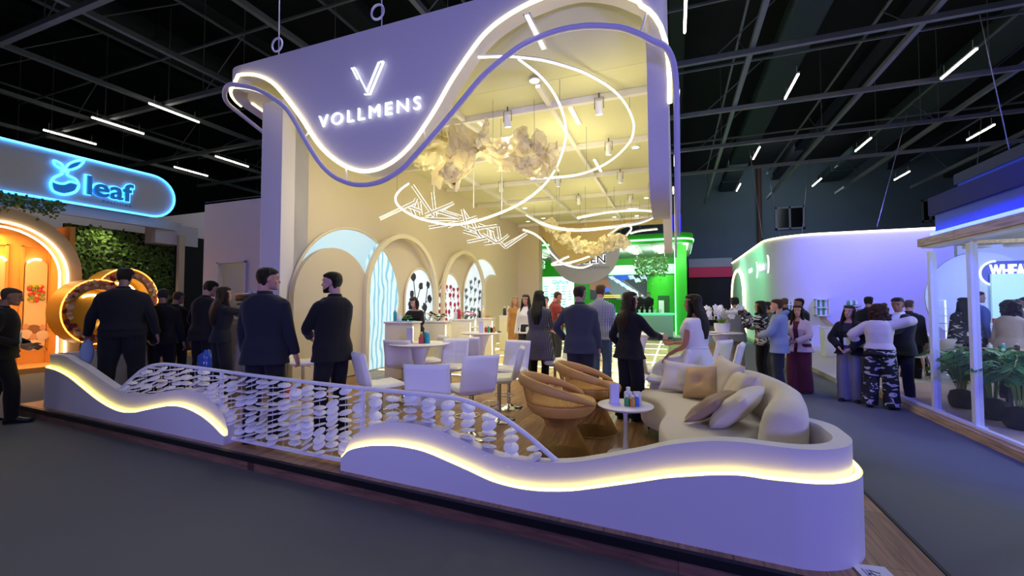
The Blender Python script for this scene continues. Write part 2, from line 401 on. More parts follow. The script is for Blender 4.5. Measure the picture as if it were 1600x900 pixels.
    # --- body: one continuous figure
    mb = MB(); torso(mb, -.012, .8, 1.6)
    bare = tg.get('sleeve', 1) <= .5
    for n in 'RL':
        ar = 1.0 if not fem else .84
        ar *= .8+.2*bulk; arm(mb, n, .050*ar, .040*ar, .027*ar); lr = (1 if not fem else .95)*(.7+.3*bulk); leg(mb, n, .082*lr, .054*lr, .038*lr)
        hp, kn, an = L[n]; mb.tube([an+Vector((0, -.03, -.05)), an+Vector((0, .05, -.055)), an+Vector((0, .14, -.062))], [.032, .03, .02], 8)
    V, F = remesh(mb.v, mb.f, .011 if bare else .016, 2)
    body = MB(); body.add(sc(V), F)
    HV, HF = HEADS[fem]; body.add(sc([Ht(v) for v in HV]), HF)
    cu = pose.get('curl', curl)
    for n in 'RL':
        S, el, wr = J[n]; s = 1 if n == 'R' else -1
        d = (wr-el).normalized(); hd = Vector(pose['h'+n]).normalized() if 'h'+n in pose else d
        z_ = -hd; th = Vector(pose.get('t'+n, (0, 1, .25))); y_ = (th-z_*th.dot(z_)).normalized(); x_ = y_.cross(z_)
        Mx = Matrix((x_*s, y_, z_)).transposed().to_4x4() if s == 1 else Matrix((x_*-1, y_, z_)).transposed().to_4x4()
        Mx = Matrix.Translation(wr+hd*.022) @ Mx @ Matrix.Scale(.93 if not fem else .84, 4)
        HVh, HFh = HANDS[pose.get('c'+n, cu)]
        body.add(sc([Mx @ Vector(v) for v in HVh]), HFh)
    o_b = body.build('body', sk, o, 180)
    # --- face
    fw = .94 if fem else 1
    if not pose.get('noface'):
        mb = MB()
        for s in (-1, 1): mb.ell(Ht((s*.0325*fw, .0825, .1185)), (.0075, .007, .0045), 8, 6)
        r = MB(); r.add(sc(mb.v), mb.f); r.build('eyes', mat('eye_dark', '241c1a', .2), o, 60)
        mb = MB()
        for s in (-1, 1): mb.tube([Ht((s*.014*fw, .1, .137)), Ht((s*.033*fw, .098, .143)), Ht((s*.052*fw, .08, .138))], .0032 if not fem else .002, 5)
        r = MB(); r.add(sc(mb.v), mb.f); r.build('eyebrows', mat('brow_brown', '4a372e', .7), o, 60)
        if fem:
            mb = MB(); mb.ell(Ht((0, .0985, .0475)), (.019, .008, .009), 10, 6); r = MB(); r.add(sc(mb.v), mb.f); r.build('lips', mat('lips_'+skin_c, 'a8505a' if skin_c > 'b' else '8a4a48', .4), o, 60)
    # --- hair
    if hair:
        mb = MB(); th = dict(buzz=.004, short=.010, crop=.014, long=.016, wavy=.018, curly=.03, bob=.018, bun=.012).get(hair, .012)
        hl = .158 if hair != 'curly' else .15
        A = [(.045, -.048, -.06, .05), (.075, -.03, -.077, .0635), (.105, -.016, -.092, .0685), (.13, -.012, -.1, .073), (.15, .012, -.103, .0755), (.165, .062, -.103, .0755), (.178, .089, -.101, .0745), (.2, .074, -.09, .067), (.216, .048, -.07, .052), (.228, .014, -.04, .028)]
        if fem: A = A[:4]+[(.152, -.004, -.103, .0755), (.164, .01, -.103, .0755), (.178, .087, -.1, .0745)]+A[7:]
        if fem: A = [(.03, -.05, -.058, .05)]+A
        mb.loft([[Ht(p) for p in ell_ring(Vector((0, (f+b)/2, z+(th*.8 if z > .17 else 0))), XA, YA, hw*fw+th, (f-b)/2+th*.9, 20, 2.2)] for z, f, b, hw in A])
        if hair in ('long', 'wavy', 'bob', 'curly'):
            drop = dict(long=.36, wavy=.33, bob=.06, curly=.05)[hair]
            if 'drop' in pose: drop = pose['drop']
            rings = []
            for i in range(9):
                t = i/8; z = .17-(.17+drop)*t; p = Ht((0, -.05-.02*math.sin(t*3), max(z, -.02)))
                if z < -.02: p = Ht((0, -.06, -.02)); p = p+Vector((0, -.055*min(1, (-.02-z)/.1)-.035, z+.02))
                w_ = (.085+.018*math.sin(t*math.pi))*(1-.45*max(0, t-.75)/.25)*(1.08 if hair == 'wavy' else 1); d_ = (.055 if t < .5 else .042)*(1-.4*max(0, t-.8)/.2)
                a_ = Rl @ (Mh.to_3x3() @ XA if z > -.02 else XA); b__ = Mh.to_3x3() @ YA if z > -.02 else YA
                rings.append(ell_ring(p, a_.normalized(), b__.normalized(), w_, d_, 16, 2.2))
            mb.loft(rings)
            for s in pose.get('locks', (-1, 1)):                  # locks framing the face
                q0 = Ht((s*.072*fw, .02, .15)); q1 = Ht((s*.088*fw, .012, .07)); q2 = Ht((s*.088, .0, -.01)); q3 = q2+Vector((s*.012, .045, -.55*drop)); q4 = q3+Vector((-s*.012, .01, -.35*drop))
                mb.tube(spline([q0, q1, q2, q3, q4], 3), [.02, .022, .024, .026, .028, .03, .031, .032, .032, .03, .028, .022, .014], 9)
        if hair == 'curly':
            rd = random.Random(4)
            for i in range(60):
                a = rd.uniform(0, 6.28); z = rd.uniform(-.06, .23); r_ = .1*(1-max(0, (z-.12)/.16)**2)**.5 if z < .26 else .03
                q = Vector((r_*1.15*math.cos(a), -.02+r_*1.1*math.sin(a), z))
                if q.y > .03 and z < .16: continue
                mb.ell(Ht(q), rd.uniform(.028, .042), 8, 6)
        if hair == 'bun': mb.ell(Ht((0, -.12, .15)), .045, 12, 9)
        V, F = remesh(mb.v, mb.f, .0085, 2)
        W = []
        am = dict(buzz=.0015, short=.004, crop=.006, long=.006, wavy=.011, curly=.01, bob=.005, bun=.004)[hair]
        for v in V:
            q = Vector(v); d = (q-hb); d.z = 0
            f1 = noise.noise(Vector((q.x*45, q.y*45, q.z*(6 if hair != 'wavy' else 17)+3)))
            W.append(tuple(q+(d.normalized() if d.length > 1e-5 else d)*am*f1))
        r = MB(); r.add(sc(W), F); r.build('hair', hairm(hair_c), o, 180)
    if pose.get('beard'):
        mb = MB(); mb.loft([[Ht(p) for p in ell_ring(Vector((0, (f+b)/2, z)), XA, YA, hw, (f-b)/2, 18, 2.2)] for z, f, b, hw in ((-.004, .09, .04, .02), (.012, .0995, .0, .038), (.03, .0985, -.015, .0495), (.045, .08, -.02, .0575), (.075, .02, -.02, .063), (.1, .0, -.02, .069))])
        V, F = remesh(mb.v, mb.f, .007, 1); r = MB(); r.add(sc(V), F); r.build('beard', hairm(hair_c), o, 180)
    # --- trousers or skirt
    if bt:
        kind = bt.get('kind', 'trousers'); mb = MB(); bi = bt.get('infl', .012)
        if kind == 'trousers':
            torso(mb, bi, .85, 1.06 if not fem else 1.11)
            w0, w1, w2 = bt.get('w', (.098, .076, .064))
            for n in 'RL': leg(mb, n, w0*bulk**.7, w1, w2, drop=bt.get('drop', .045))
        else:
            mb.loft([[T(p) for p in ell_ring(Vector((0, yc, z)), XA, YA, hw, hd, 24, 2.3)] for z, hw, hd, yc in bt['rings']])
        finish(kind if kind in ('trousers', 'skirt') else 'trousers', mb, bt['m'], vox, bt.get('fold', .006))
    # --- upper garments; innermost first
    for g in ([tg] if 'm' in tg else [])+list(tg.get('layers', [])):
        mb = MB(); inf = g.get('infl', .012); hem = g.get('hem', .86)
        ex = []
        base = [t for t in B['T'] if t[0] >= max(hem, .86)]
        last = base[-1]
        if hem < .9:
            fl = g.get('flare', .02); ex = [(max(hem, .7), last[1]+(inf+fl*.7)/bulk, last[2]+(inf+fl*.6)/bulk, last[3]), (hem, last[1]+(inf+fl)/bulk, last[2]+(inf+fl)/bulk, last[3])] if hem < .7 else [(hem, last[1]+(inf+fl)/bulk, last[2]+(inf+fl)/bulk, last[3])]
        torso(mb, inf, max(hem-.001, .86), g.get('neckz', 1.485), ex)
        if 'rings' in g: mb.loft([[T(p) for p in ell_ring(Vector((0, yc, z)), XA, YA, hw*bulk, hd*bulk, 24, 2.3)] for z, hw, hd, yc in g['rings']])
        sl = g.get('sleeve', 1.0); a0, a1, a2 = g.get('arm', (.066, .053, .042))
        if sl > 0:
            for n in 'RL': arm(mb, n, a0*(.7+.3*bulk), a1*(.7+.3*bulk), a2, sl)
        if g.get('hood'): mb.lathe([(0, -.05), (.085, -.03), (.115, .0), (.1, .04), (.075, .055), (.05, .03)], T((0, -.075, 1.49)), 18, Matrix.Rotation(R(-25), 4, 'X'))
        if g.get('collar'): mb.loft([ell_ring(T((0, y, z)), XA, Rl @ YA, a_, b__, 20, 2.1) for z, y, a_, b__ in ((1.455, -.024, .085, .08), (1.49, -.022, .074, .072), (1.525, -.026, .068, .066))])
        cut = None
        V0 = g.get('open')
        if V0:
            zt, zb_, w0, w1 = V0
            inv = Rl.inverted()
            def cut(c, zt=zt, zb_=zb_, w0=w0, w1=w1):
                q = inv @ (c-piv-Vector((0, dy, dz)))+piv
                return q.y > .02 and q.z > zb_ and abs(q.x) < w1+(w0-w1)*min(1, (q.z-zb_)/(zt-zb_))
        gm = finish(g.get('name', 'jacket'), mb, g['m'], g.get('vox', vox), g.get('fold', .007), cut=cut)
        if g.get('vent'):
            pass
    # --- shoes
    if shoes:
        for n in 'RL':
            an = L[n][2]; mb = MB(); tn = pose.get('toe'+n, 8 if n == 'R' else -8); Mz = Matrix.Translation(Vector((an.x, an.y, an.z-.085))) @ Matrix.Rotation(R(-tn), 4, 'Z') @ Matrix.Rotation(R(pose.get('point'+n, 0)), 4, 'X')
            mb.loft([[Mz @ p for p in ell_ring(Vector((0, y, h_/2)), XA, ZA, w_, h_/2, 12, 2.8)] for y, w_, h_ in ((-.075, .018, .06), (-.066, .032, .085), (-.02, .037, .095), (.04, .04, .088), (.09, .045, .065), (.14, .045, .05), (.175, .036, .042), (.195, .014, .03))])
            mb.loft([[Mz @ p for p in ell_ring(Vector((0, y, .008)), XA, ZA, w_, .008, 12, 3)] for y, w_ in ((-.08, .02), (-.06, .036), (0, .038), (.08, .047), (.14, .048), (.18, .038), (.203, .012))])
            r = MB(); r.add(sc(mb.v), mb.f); r.build('shoe', mat('shoe_'+shoes, shoes, .35), o, 50)
    # --- extras built in local coordinates (before scaling)
    for fn in (extras or []): fn(o, dict(k=k, J=J, L=L, T=T, Ht=Ht, sc=sc))
    return o
def ex_mesh(nm, m, build, lab=None):
    def fn(o, c):
        mb = MB(); build(mb, c); r = MB(); r.add(c['sc'](mb.v), mb.f); q = r.build(nm, m, o, 40)
        if lab: q['label'] = lab
    return fn
def lanyard(col, badge=True, front=.135, side=1):
    def strap(mb, c):
        for s in (-1, 1): mb.tube(spline([c['T']((0, -.085, 1.50)), c['T']((s*.075, -.02, 1.50)), c['T']((s*.06, front*.72, 1.38)), c['T']((s*.01, front, 1.17))], 5), .006, 5)
    def card(mb, c): mb.box(c['T']((0, front+.012, 1.10)), (.1, .008, .14))
    L_ = [ex_mesh('lanyard', mat('lanyard_'+col, col, .6), strap)]
    if badge: L_.append(ex_mesh('badge', mat('badge_white', 'dfe3ea', .4), card))
    return L_
blackcloth = fabric('black', '111115'); navy = fabric('navy', '1a1d29'); darknavy = fabric('dark_navy', '13151c'); charcoal = fabric('charcoal', '2b2d33'); greysuit = fabric('grey_suit', '40434c'); whitec = fabric('white', 'e8e6e6'); shirtw = fabric('shirt_white', 'dfe0e6')
SUIT = dict(infl=.023, hem=.80, flare=.016, collar=True, arm=(.067, .055, .044), name='jacket', fold=.006)
def suit(m, **kw): d = dict(SUIT); d['m'] = m; d.update(kw); return d
def shirt(m, **kw): d = dict(infl=.012, hem=.88, collar=True, name='shirt', m=m, fold=.003); d.update(kw); return d
def trousers(m, **kw): d = dict(m=m); d.update(kw); return d
WIDE = (.105, .105, .115)
D0 = DZ+.0
def spot(px, D, z=DZ): return floor_at(px, D, z)
GOLD = .016
# ---- left of the stand
person('bald man in black with a lanyard and badge walking in from the far left edge', spot(8, 5.75, 0), 98, 1.80, 0, 1.02, '9a7466', 'buzz', '5a4b46', dict(R=(.22, .16, 1.02), L=(-.2, .2, 1.0), fR=(.1, .14, 0), fL=(-.1, -.16, 0)), dict(layers=[shirt(blackcloth, hem=.84, infl=.022)]), trousers(blackcloth), nod=12, extras=lanyard('5c7f78')+[ex_mesh('wristwatch', mat('watch_gold', 'c0a050', .3, .8), lambda mb, c: mb.tube([c['J']['R'][2]+Vector((.034*math.cos(a), .01, .034*math.sin(a))) for a in [k*6.283/12 for k in range(12)]], .007, 6, True))])
person('big man in a dark suit seen from behind, standing before the floral gold rings', spot(193, 6.2), 8, 1.96, 0, 1.28, '8a6a60', 'short', '1c1a1c', dict(L=(-.34, .06, .90), R=(.34, .02, .90), fR=(.17, 0, 0), fL=(-.17, 0, 0), noface=1), dict(layers=[suit(darknavy, hem=.92)]), trousers(darknavy, w=(.115, .095, .085)), nod=8,
       extras=[ex_mesh('blue_cloth', fabric('pale_blue', '9fb6d6'), lambda mb, c: mb.loft([ell_ring(c['J']['L'][2]+Vector((-.0, .02, z)), XA, YA, w, .03, 12) for z, w in ((-.04, .02), (-.1, .05), (-.2, .07), (-.3, .06), (-.36, .03))]))])
person('man in black with short greying hair, second behind the big man', spot(254, 6.9), 15, 1.68, 0, 1.05, '8d6d62', 'short', '3b3634', dict(L=(-.16, -.12, .93), R=(.3, .02, .85), noface=1, hL=(.5, -.2, -.6)), dict(layers=[shirt(blackcloth, infl=.03, hem=.84)]), trousers(blackcloth), nod=14)
person('man in black polo with a pale lanyard strap, leaning right', spot(276, 7.6), 40, 1.66, 0, 1.0, '8d6d62', 'buzz', '4a3f3b', dict(), dict(layers=[shirt(blackcloth, infl=.025, hem=.84)]), trousers(blackcloth), nod=8, extras=lanyard('b8b8a8', False))
person('dark haired man in a black suit bent toward the coffee counter', spot(318, 7.1), 48, 1.83, 0, 1.0, 'a98072', 'crop', '1f1a18', dict(R=(.26, .12, .88), L=(-.2, .22, .98)), dict(layers=[suit(blackcloth)]), trousers(blackcloth), nod=16, lean=6)
person('long haired woman in dark clothes reaching up to the coffee machine', spot(347, 6.45), 66, 1.70, 1, .98, 'b38a78', 'long', '2a1d19', dict(R=(.20, .52, 1.36), L=(-.12, .56, 1.36), pR=(.6, -.3, -1), pL=(-.6, -.3, -1)), dict(layers=[shirt(darknavy, infl=.018, hem=.9)]), trousers(darknavy, w=(.1, .085, .085)))
# ---- two suited men
person('man in a navy suit with brown hair and beard, head turned right in profile', spot(416, 4.62), 30, 1.83, 0, 1.1, 'b8897a', 'crop', '231b19', dict(R=(.28, .07, .86), L=(-.27, .1, .88), fR=(.11, .04, 0), fL=(-.11, -.04, 0)), dict(m=shirtw, infl=.012, name='shirt', layers=[suit(navy, hem=.78)]), trousers(darknavy), neck=46, vox=.011, shoes='101014')
person('man in a black suit with dark beard in profile facing left, hands joined', spot(521, 4.80), -38, 1.80, 0, 1.06, 'c59a88', 'short', '1d1715', dict(R=(.05, .30, 1.08), L=(-.07, .30, 1.05), pR=(1, -.3, -.5), pL=(-1, -.3, -.5), beard=1, fR=(.1, -.02, 0), fL=(-.1, .06, 0)), dict(m=shirtw, infl=.012, name='shirt', layers=[suit(blackcloth, hem=.80)]), trousers(blackcloth), neck=-28, vox=.011, shoes='101014')
# ---- people on the stand
person('woman with black bob working behind the cream counters, in a black top', spot(651, 9.1, DZ+GOLD), 208, 1.58, 1, 1.06, 'd0a088', 'bob', '1c1718', dict(R=(.16, .34, 1.02), L=(-.1, .36, 1.05), pR=(1, -.2, -.5), pL=(-1, -.2, -.5)), dict(layers=[shirt(blackcloth, collar=False, infl=.014, neckz=1.46, arm=(.06, .05, .04))]), trousers(blackcloth), nod=20, lean=8, extras=[ex_mesh('tray', mat('tray_tan', 'c99a68', .5), lambda mb, c: mb.rbox((.0, .40, 1.07), (.34, .2, .035), .01, 2))]+lanyard('8b93a8', False))
person('blonde woman in a long ochre dress at the end of the arcade', spot(805, 11.4, DZ+GOLD), 190, 1.62, 1, .98, 'c8967a', 'long', 'a88a5c', dict(R=(.22, .03, .84), L=(-.22, .03, .84)), dict(m=fabric('ochre', 'a5763e'), infl=.02, hem=1.0, collar=False, neckz=1.45, sleeve=.3, name='dress', layers=[]), dict(kind='skirt', m=fabric('ochre', 'a5763e'), rings=[(1.12, .15, .105, 0), (1.0, .185, .13, 0), (.8, .20, .15, 0), (.4, .20, .16, 0), (.08, .21, .17, 0)], fold=.012))
tweed = pattern('cloth_tweed', 'tweed')
person('dark haired woman in a long black and white tweed coat, arms folded', spot(842, 6.9), 20, 1.66, 1, 1.08, 'a9806c', 'long', '1a1416', dict(R=(-.08, .22, 1.10), L=(.12, .23, 1.06), pR=(1, -.1, -.6), pL=(-1, -.1, -.6)), dict(layers=[dict(m=tweed, infl=.032, hem=.60, flare=.05, collar=True, arm=(.07, .062, .055), name='coat', fold=.006)]), trousers(blackcloth, w=(.09, .065, .05)))
person('man with glasses in a slate grey suit, seen from behind in the group', spot(906, 5.95), 8, 1.70, 0, 1.14, 'b98c78', 'short', '3a2e29', dict(R=(.27, .06, .82), L=(-.25, .16, .98), pL=(-1, -.6, 0), noface=0), dict(m=shirtw, infl=.012, name='shirt', layers=[suit(greysuit, hem=.80)]), trousers(charcoal), neck=18, vox=.011,
       extras=[ex_mesh('glasses', MATS['black_metal'], lambda mb, c: [mb.tube([c['Ht'](p) for p in ((s*.078, -.01, .125), (s*.076, .06, .125), (s*.06, .1, .122), (s*.012, .108, .122))], .0025, 5) for s in (-1, 1)])])
person('man in a blue and white gingham shirt and jeans behind the slate grey suit', spot(938, 7.35), 14, 1.77, 0, 1.06, 'b98c78', 'short', '6a4a34', dict(noface=1), dict(layers=[dict(m=pattern('cloth_gingham', 'gingham'), infl=.022, hem=.84, collar=True, name='shirt', arm=(.068, .056, .045))]), trousers(fabric('denim', '4a5f7c'), w=(.1, .08, .07)))
person('woman with long wavy brown hair in a black trouser suit, gesturing with one hand', spot(983, 5.45), 42, 1.60, 1, 1.04, 'c9977c', 'wavy', '38261e', dict(R=(.20, .40, 1.12), L=(-.22, .1, .95), pR=(.8, -.6, -.7), cR=14, tR=(0, .2, 1), hR=(.25, 1, .0), fR=(.1, .04, 0), fL=(-.1, -.03, 0)), dict(layers=[suit(blackcloth, hem=.84, flare=.03, arm=(.066, .055, .046))]), trousers(blackcloth, w=(.1, .09, .095), drop=.06), neck=22, vox=.011, shoes='1a1518')
# woman in white perched on a stool
def ww(o, c): pass
person('woman in a white sleeveless outfit perched on a bar stool, hand on her thigh', spot(1080, 5.28), -62, 1.69, 1, 1.16, 'b67c60', 'long', '241815', dict(L=(-.20, .20, .86), R=(.10, .30, .98), pL=(-.25, -1, 0), pR=(.4, -1, -.4), hL=(-.1, .7, -.7), tL=(1, .3, 0), cL=14, abs=1, fL=(-.12, .46, .16), fR=(.13, .40, .02), kL=(0, 1, .3), drop=.34), dict(layers=[dict(m=whitec, infl=.024, hem=.84, flare=.03, collar=False, neckz=1.47, sleeve=.10, arm=(.075, .06, .05), name='top', fold=.007)]), trousers(whitec, w=(.115, .115, .12), drop=.0), neck=-6, sit=dict(z=.80, y=-.05), shoes='b58c6c', vox=.011,
       extras=[ex_mesh('belt', whitec, lambda mb, c: mb.tube([c['T']((.172*math.cos(a), .135*math.sin(a), 1.09)) for a in [k*6.283/24 for k in range(24)]], .014, 6, True))])
person('man in a dark red t-shirt looking down, in front of the lit poster', spot(868, 9.8, DZ+GOLD), 70, 1.70, 0, 1.05, 'b67a5e', 'buzz', '3a2a24', dict(R=(.2, .24, 1.0), L=(-.16, .26, 1.0)), dict(layers=[dict(m=fabric('brick', '7a2a26'), infl=.02, hem=.86, collar=True, sleeve=.55, arm=(.068, .056, .05), name='t_shirt')]), trousers(charcoal), nod=14)
person('woman with long dark hair in a white top, half hidden behind the tweed coat', spot(822, 9.0, DZ+GOLD), 200, 1.62, 1, 1, 'b98a74', 'long', '1d1618', None, dict(layers=[shirt(whitec, collar=False)]), trousers(charcoal))
person('woman with dark hair tied back and a pale top beside the man in dark red', spot(853, 11.8, DZ+GOLD), 215, 1.62, 1, 1, 'c79a84', 'bun', '1d1618', None, dict(layers=[shirt(fabric('sand', 'b8a894'), collar=False)]), trousers(blackcloth))
# ---- right aisle
person('man in a grey blazer and beige trousers seen from behind the orchids', spot(1148, 9.4, 0), -12, 1.72, 0, 1.1, '9c7462', 'crop', '1d1a1a', dict(L=(-.1, .3, 1.35), R=(.2, .3, 1.2), noface=1), dict(layers=[suit(fabric('grey_blazer', '7a7c8a'), hem=.78)]), trousers(fabric('beige', 'a99a86'), w=(.105, .085, .075)))
def camera_ex(off, white=True):
    def body_(mb, c):
        w = (c['J']['R'][2]+c['J']['L'][2])/2; mb.rbox(w+Vector((0, .07, .03)), (.15, .08, .1), .015, 2)
        if not white: mb.lathe([(0, 0), (.035, 0), (.038, .1), (0, .1)], w+Vector((0, .1, .03)), 14, Matrix.Rotation(R(-90), 4, 'X'))
    def lens_(mb, c):
        w = (c['J']['R'][2]+c['J']['L'][2])/2; mb.lathe([(0, 0), (.036, 0), (.04, .1), (.044, .2), (.05, .23), (.05, .27), (.0, .26)], w+Vector((0, .1, .03)), 18, Matrix.Rotation(R(-90), 4, 'X'))
    return [ex_mesh('camera', MATS['black_plastic'], body_)]+([ex_mesh('white_lens', mat('lens_grey', 'c9c6cf', .4), lens_)] if white else [])
person('photographer in black and white print aiming a long white lens to the left', spot(1190, 8.2, 0), -72, 1.64, 1, 1, 'b98a74', 'bob', '1f1b1d', dict(R=(.06, .30, 1.50), L=(-.06, .36, 1.46), pR=(1, 0, -.8), pL=(-1, .2, -.8)), dict(layers=[dict(m=pattern('cloth_print', 'print'), infl=.02, hem=.86, name='shirt', collar=True)]), trousers(blackcloth), extras=camera_ex(0))
person('man in an olive jacket holding a small black camera, behind the boy in the hoodie', spot(1200, 9.0, 0), -80, 1.62, 0, 1, 'b98a74', 'crop', '241d1a', dict(R=(.06, .32, 1.16), L=(-.06, .34, 1.15), pR=(1, 0, -.8), pL=(-1, .2, -.8)), dict(layers=[shirt(fabric('olive', '5a5a4c'), infl=.03, hem=.82)]), trousers(fabric('dark_olive', '4a4840')), extras=camera_ex(0, False))
person('boy with auburn hair in a light blue hoodie holding a phone, facing left', spot(1216, 7.55, 0), -82, 1.66, 0, .98, 'cfa08a', 'crop', '5a3a28', dict(R=(.07, .27, 1.10), L=(-.05, .29, 1.08), pR=(1, -.2, -.7), pL=(-1, -.2, -.7)), dict(layers=[dict(m=fabric('hoodie_blue', '8695bd'), infl=.034, hem=.78, flare=.015, hood=True, arm=(.082, .072, .058), name='hoodie', fold=.01)]), trousers(fabric('ink', '262a3a'), w=(.1, .08, .07)), nod=-2,
       extras=[ex_mesh('phone', MATS['black_plastic'], lambda mb, c: mb.rbox((c['J']['R'][2]+c['J']['L'][2])/2+Vector((0, .1, .05)), (.075, .01, .15), .006, 2))])
person('bald man in a dark suit seen from behind, beyond the boy in the hoodie', spot(1226, 10.3, 0), 0, 1.72, 0, 1.1, '96685a', 'buzz', '6b5148', dict(noface=1), dict(layers=[suit(darknavy)]), trousers(darknavy))
person('bearded dark haired man in a dark suit behind the woman in the pink blazer', spot(1250, 9.6, 0), -120, 1.70, 0, 1.08, '8d6450', 'short', '161213', dict(beard=1), dict(m=shirtw, infl=.012, collar=True, name='shirt', layers=[suit(darknavy, open=(1.5, 1.15, .07, .0))]), trousers(darknavy))
maroon = fabric('maroon', '57202e')
person('smiling woman in a pale pink blazer and long maroon trousers, hands clasped', spot(1247, 7.75, 0), 203, 1.56, 1, 1.08, 'c08a72', 'long', '171214', dict(R=(.05, .26, 1.06), L=(-.06, .27, 1.04), pR=(1, -.1, -.5), pL=(-1, -.1, -.5), drop=.24), dict(m=maroon, infl=.012, name='blouse', neckz=1.46, hem=.9, layers=[suit(fabric('pink_blazer', 'cdb6b4'), hem=.82, flare=.035, collar=False, open=(1.46, .8, .055, .03), arm=(.07, .06, .052), name='blazer')]), trousers(maroon, w=(.12, .125, .13), drop=.07), neck=-14)
person('smiling woman in a black jacket and grey wide trousers wearing a white badge', spot(1326, 7.05, 0), 196, 1.56, 1, 1.06, 'c69a84', 'long', '241a18', dict(R=(.10, .24, 1.0), L=(-.07, .25, .98), pR=(1, -.1, -.5), pL=(-1, -.1, -.5), drop=.22), dict(m=fabric('ink_top', '2a2a32'), infl=.012, name='top', neckz=1.46, hem=.9, layers=[suit(blackcloth, hem=.86, flare=.045, collar=True, open=(1.5, .8, .07, .05), arm=(.078, .07, .058), name='jacket')]), trousers(fabric('grey_wide', '77747e'), w=WIDE, drop=.05), tilt=-6, extras=lanyard('3a3a44'))
person('woman with curly brown hair, cream sweater and black and white patterned trousers, hugging a man', spot(1372, 6.6, 0), 14, 1.58, 1, 1.12, 'b98a74', 'curly', '4a2c20', dict(R=(.26, .26, 1.44), L=(-.27, .12, 1.02), pR=(1, .1, .35), pL=(-1, -.4, 0), fR=(.14, .05, 0), fL=(-.14, -.03, 0)), dict(layers=[dict(m=fabric('cream_knit', 'cfc4bf'), infl=.034, hem=.92, flare=.0, collar=False, arm=(.082, .078, .055), name='sweater', fold=.01)]), trousers(pattern('cloth_streak', 'streak'), w=(.115, .11, .12), drop=.04))
person('man in a dark suit hugging the curly haired woman, his hand on her back', spot(1404, 6.92, 0), 205, 1.68, 0, 1.06, '8d6450', 'short', '17100f', dict(R=(.20, .34, 1.2), L=(.16, .44, 1.02), pR=(.9, .0, -.5), pL=(-1, .3, -.6), cL=14, hL=(1, .15, .05), tL=(0, 0, 1)), dict(m=shirtw, infl=.012, collar=True, name='shirt', layers=[suit(darknavy, open=(1.5, 1.15, .07, .0))]), trousers(darknavy), neck=-12, nod=6)
person('man with short dark hair in black standing behind the hugging pair', spot(1357, 9.6, 0), 10, 1.74, 0, 1.08, '9a7060', 'short', '1a1718', dict(noface=1), dict(layers=[suit(blackcloth)]), trousers(blackcloth))
person('bald older man in a black suit turned away, right of the hugging pair', spot(1420, 8.7, 0), 18, 1.66, 0, 1.1, 'a67d6c', 'buzz', '5c4a44', dict(noface=1), dict(layers=[suit(darknavy)]), trousers(darknavy))
# ---- inside the glass stand
GZ = .1
person('woman with dark hair in a black printed jacket inside the glass stand', spot(1506, 8.0, GZ), -30, 1.60, 1, 1.15, 'a67d6c', 'long', '17130f', dict(noface=1), dict(layers=[suit(pattern('cloth_streak', 'streak'), hem=.82)]), trousers(blackcloth))
person('tall man in a blue shirt behind the second glass post', spot(1526, 8.3, GZ), 60, 1.72, 0, 1.08, '8d6a60', 'short', '231b19', dict(), dict(layers=[shirt(fabric('royal', '3c4f86'), infl=.024)]), trousers(darknavy))
person('older man with grey hair and a pale shirt far back inside the glass stand', spot(1490, 11.0, GZ), 60, 1.66, 0, 1.08, 'b08a74', 'short', '9a9384', dict(), dict(layers=[shirt(fabric('mint', 'a9b8ac'), infl=.024)]), trousers(charcoal))
person('man in a dark suit facing the camera at a table far inside the glass stand', spot(1558, 10.5, GZ), 190, 1.66, 0, 1.06, '96705c', 'short', '1c1715', dict(), dict(m=shirtw, infl=.012, collar=True, name='shirt', layers=[suit(darknavy, open=(1.5, 1.15, .07, .0))]), trousers(darknavy))
person('woman with full dark brown hair and a pale blouse behind the palm plants', spot(1578, 6.7, GZ), 30, 1.54, 1, 1.06, 'a67d6c', 'curly', '2a1a1a', dict(R=(.16, .3, 1.1), noface=1), dict(layers=[shirt(fabric('blush', 'b9a9ac'), collar=False, infl=.026)]), trousers(blackcloth))
person('person in grey at the right picture edge inside the glass stand', spot(1606, 7.6, GZ), -80, 1.60, 0, 1.04, '8d6a60', 'short', '2a2220', dict(R=(.1, .3, 1.2), L=(-.1, .3, 1.2)), dict(layers=[shirt(fabric('slate', '5a5c70'), infl=.026)]), trousers(charcoal))
# ---- at the green stand
for px, D, lab, c_ in ((1000, 21.5, 'man in black seated left at the glowing green bar', '17171c'), (1014, 21.2, 'man in black with dark hair seated right at the glowing green bar', '1c1c22')):
    person(lab, spot(px, D, .45), 195, 1.70, 0, 1.05, 'a9806c', 'short', '1a1516', dict(R=(.16, .3, 1.0), L=(-.16, .3, 1.0)), dict(layers=[shirt(blackcloth)]), trousers(blackcloth), vox=.022)
person('woman in a white cap before the lit white poster of the green stand', spot(874, 18.8, .02), 190, 1.72, 1, 1.0, 'c79a84', 'bun', '2a1d19', dict(), dict(layers=[shirt(blackcloth)]), trousers(blackcloth), vox=.02, extras=[ex_mesh('cap', MATS['white_paint'], lambda mb, c: mb.loft([[c['Ht'](p) for p in ell_ring(Vector((0, -.005, z)), XA, YA, w, w*1.25, 16)] for z, w in ((.165, .082), (.2, .082), (.235, .06), (.25, .02))]))])
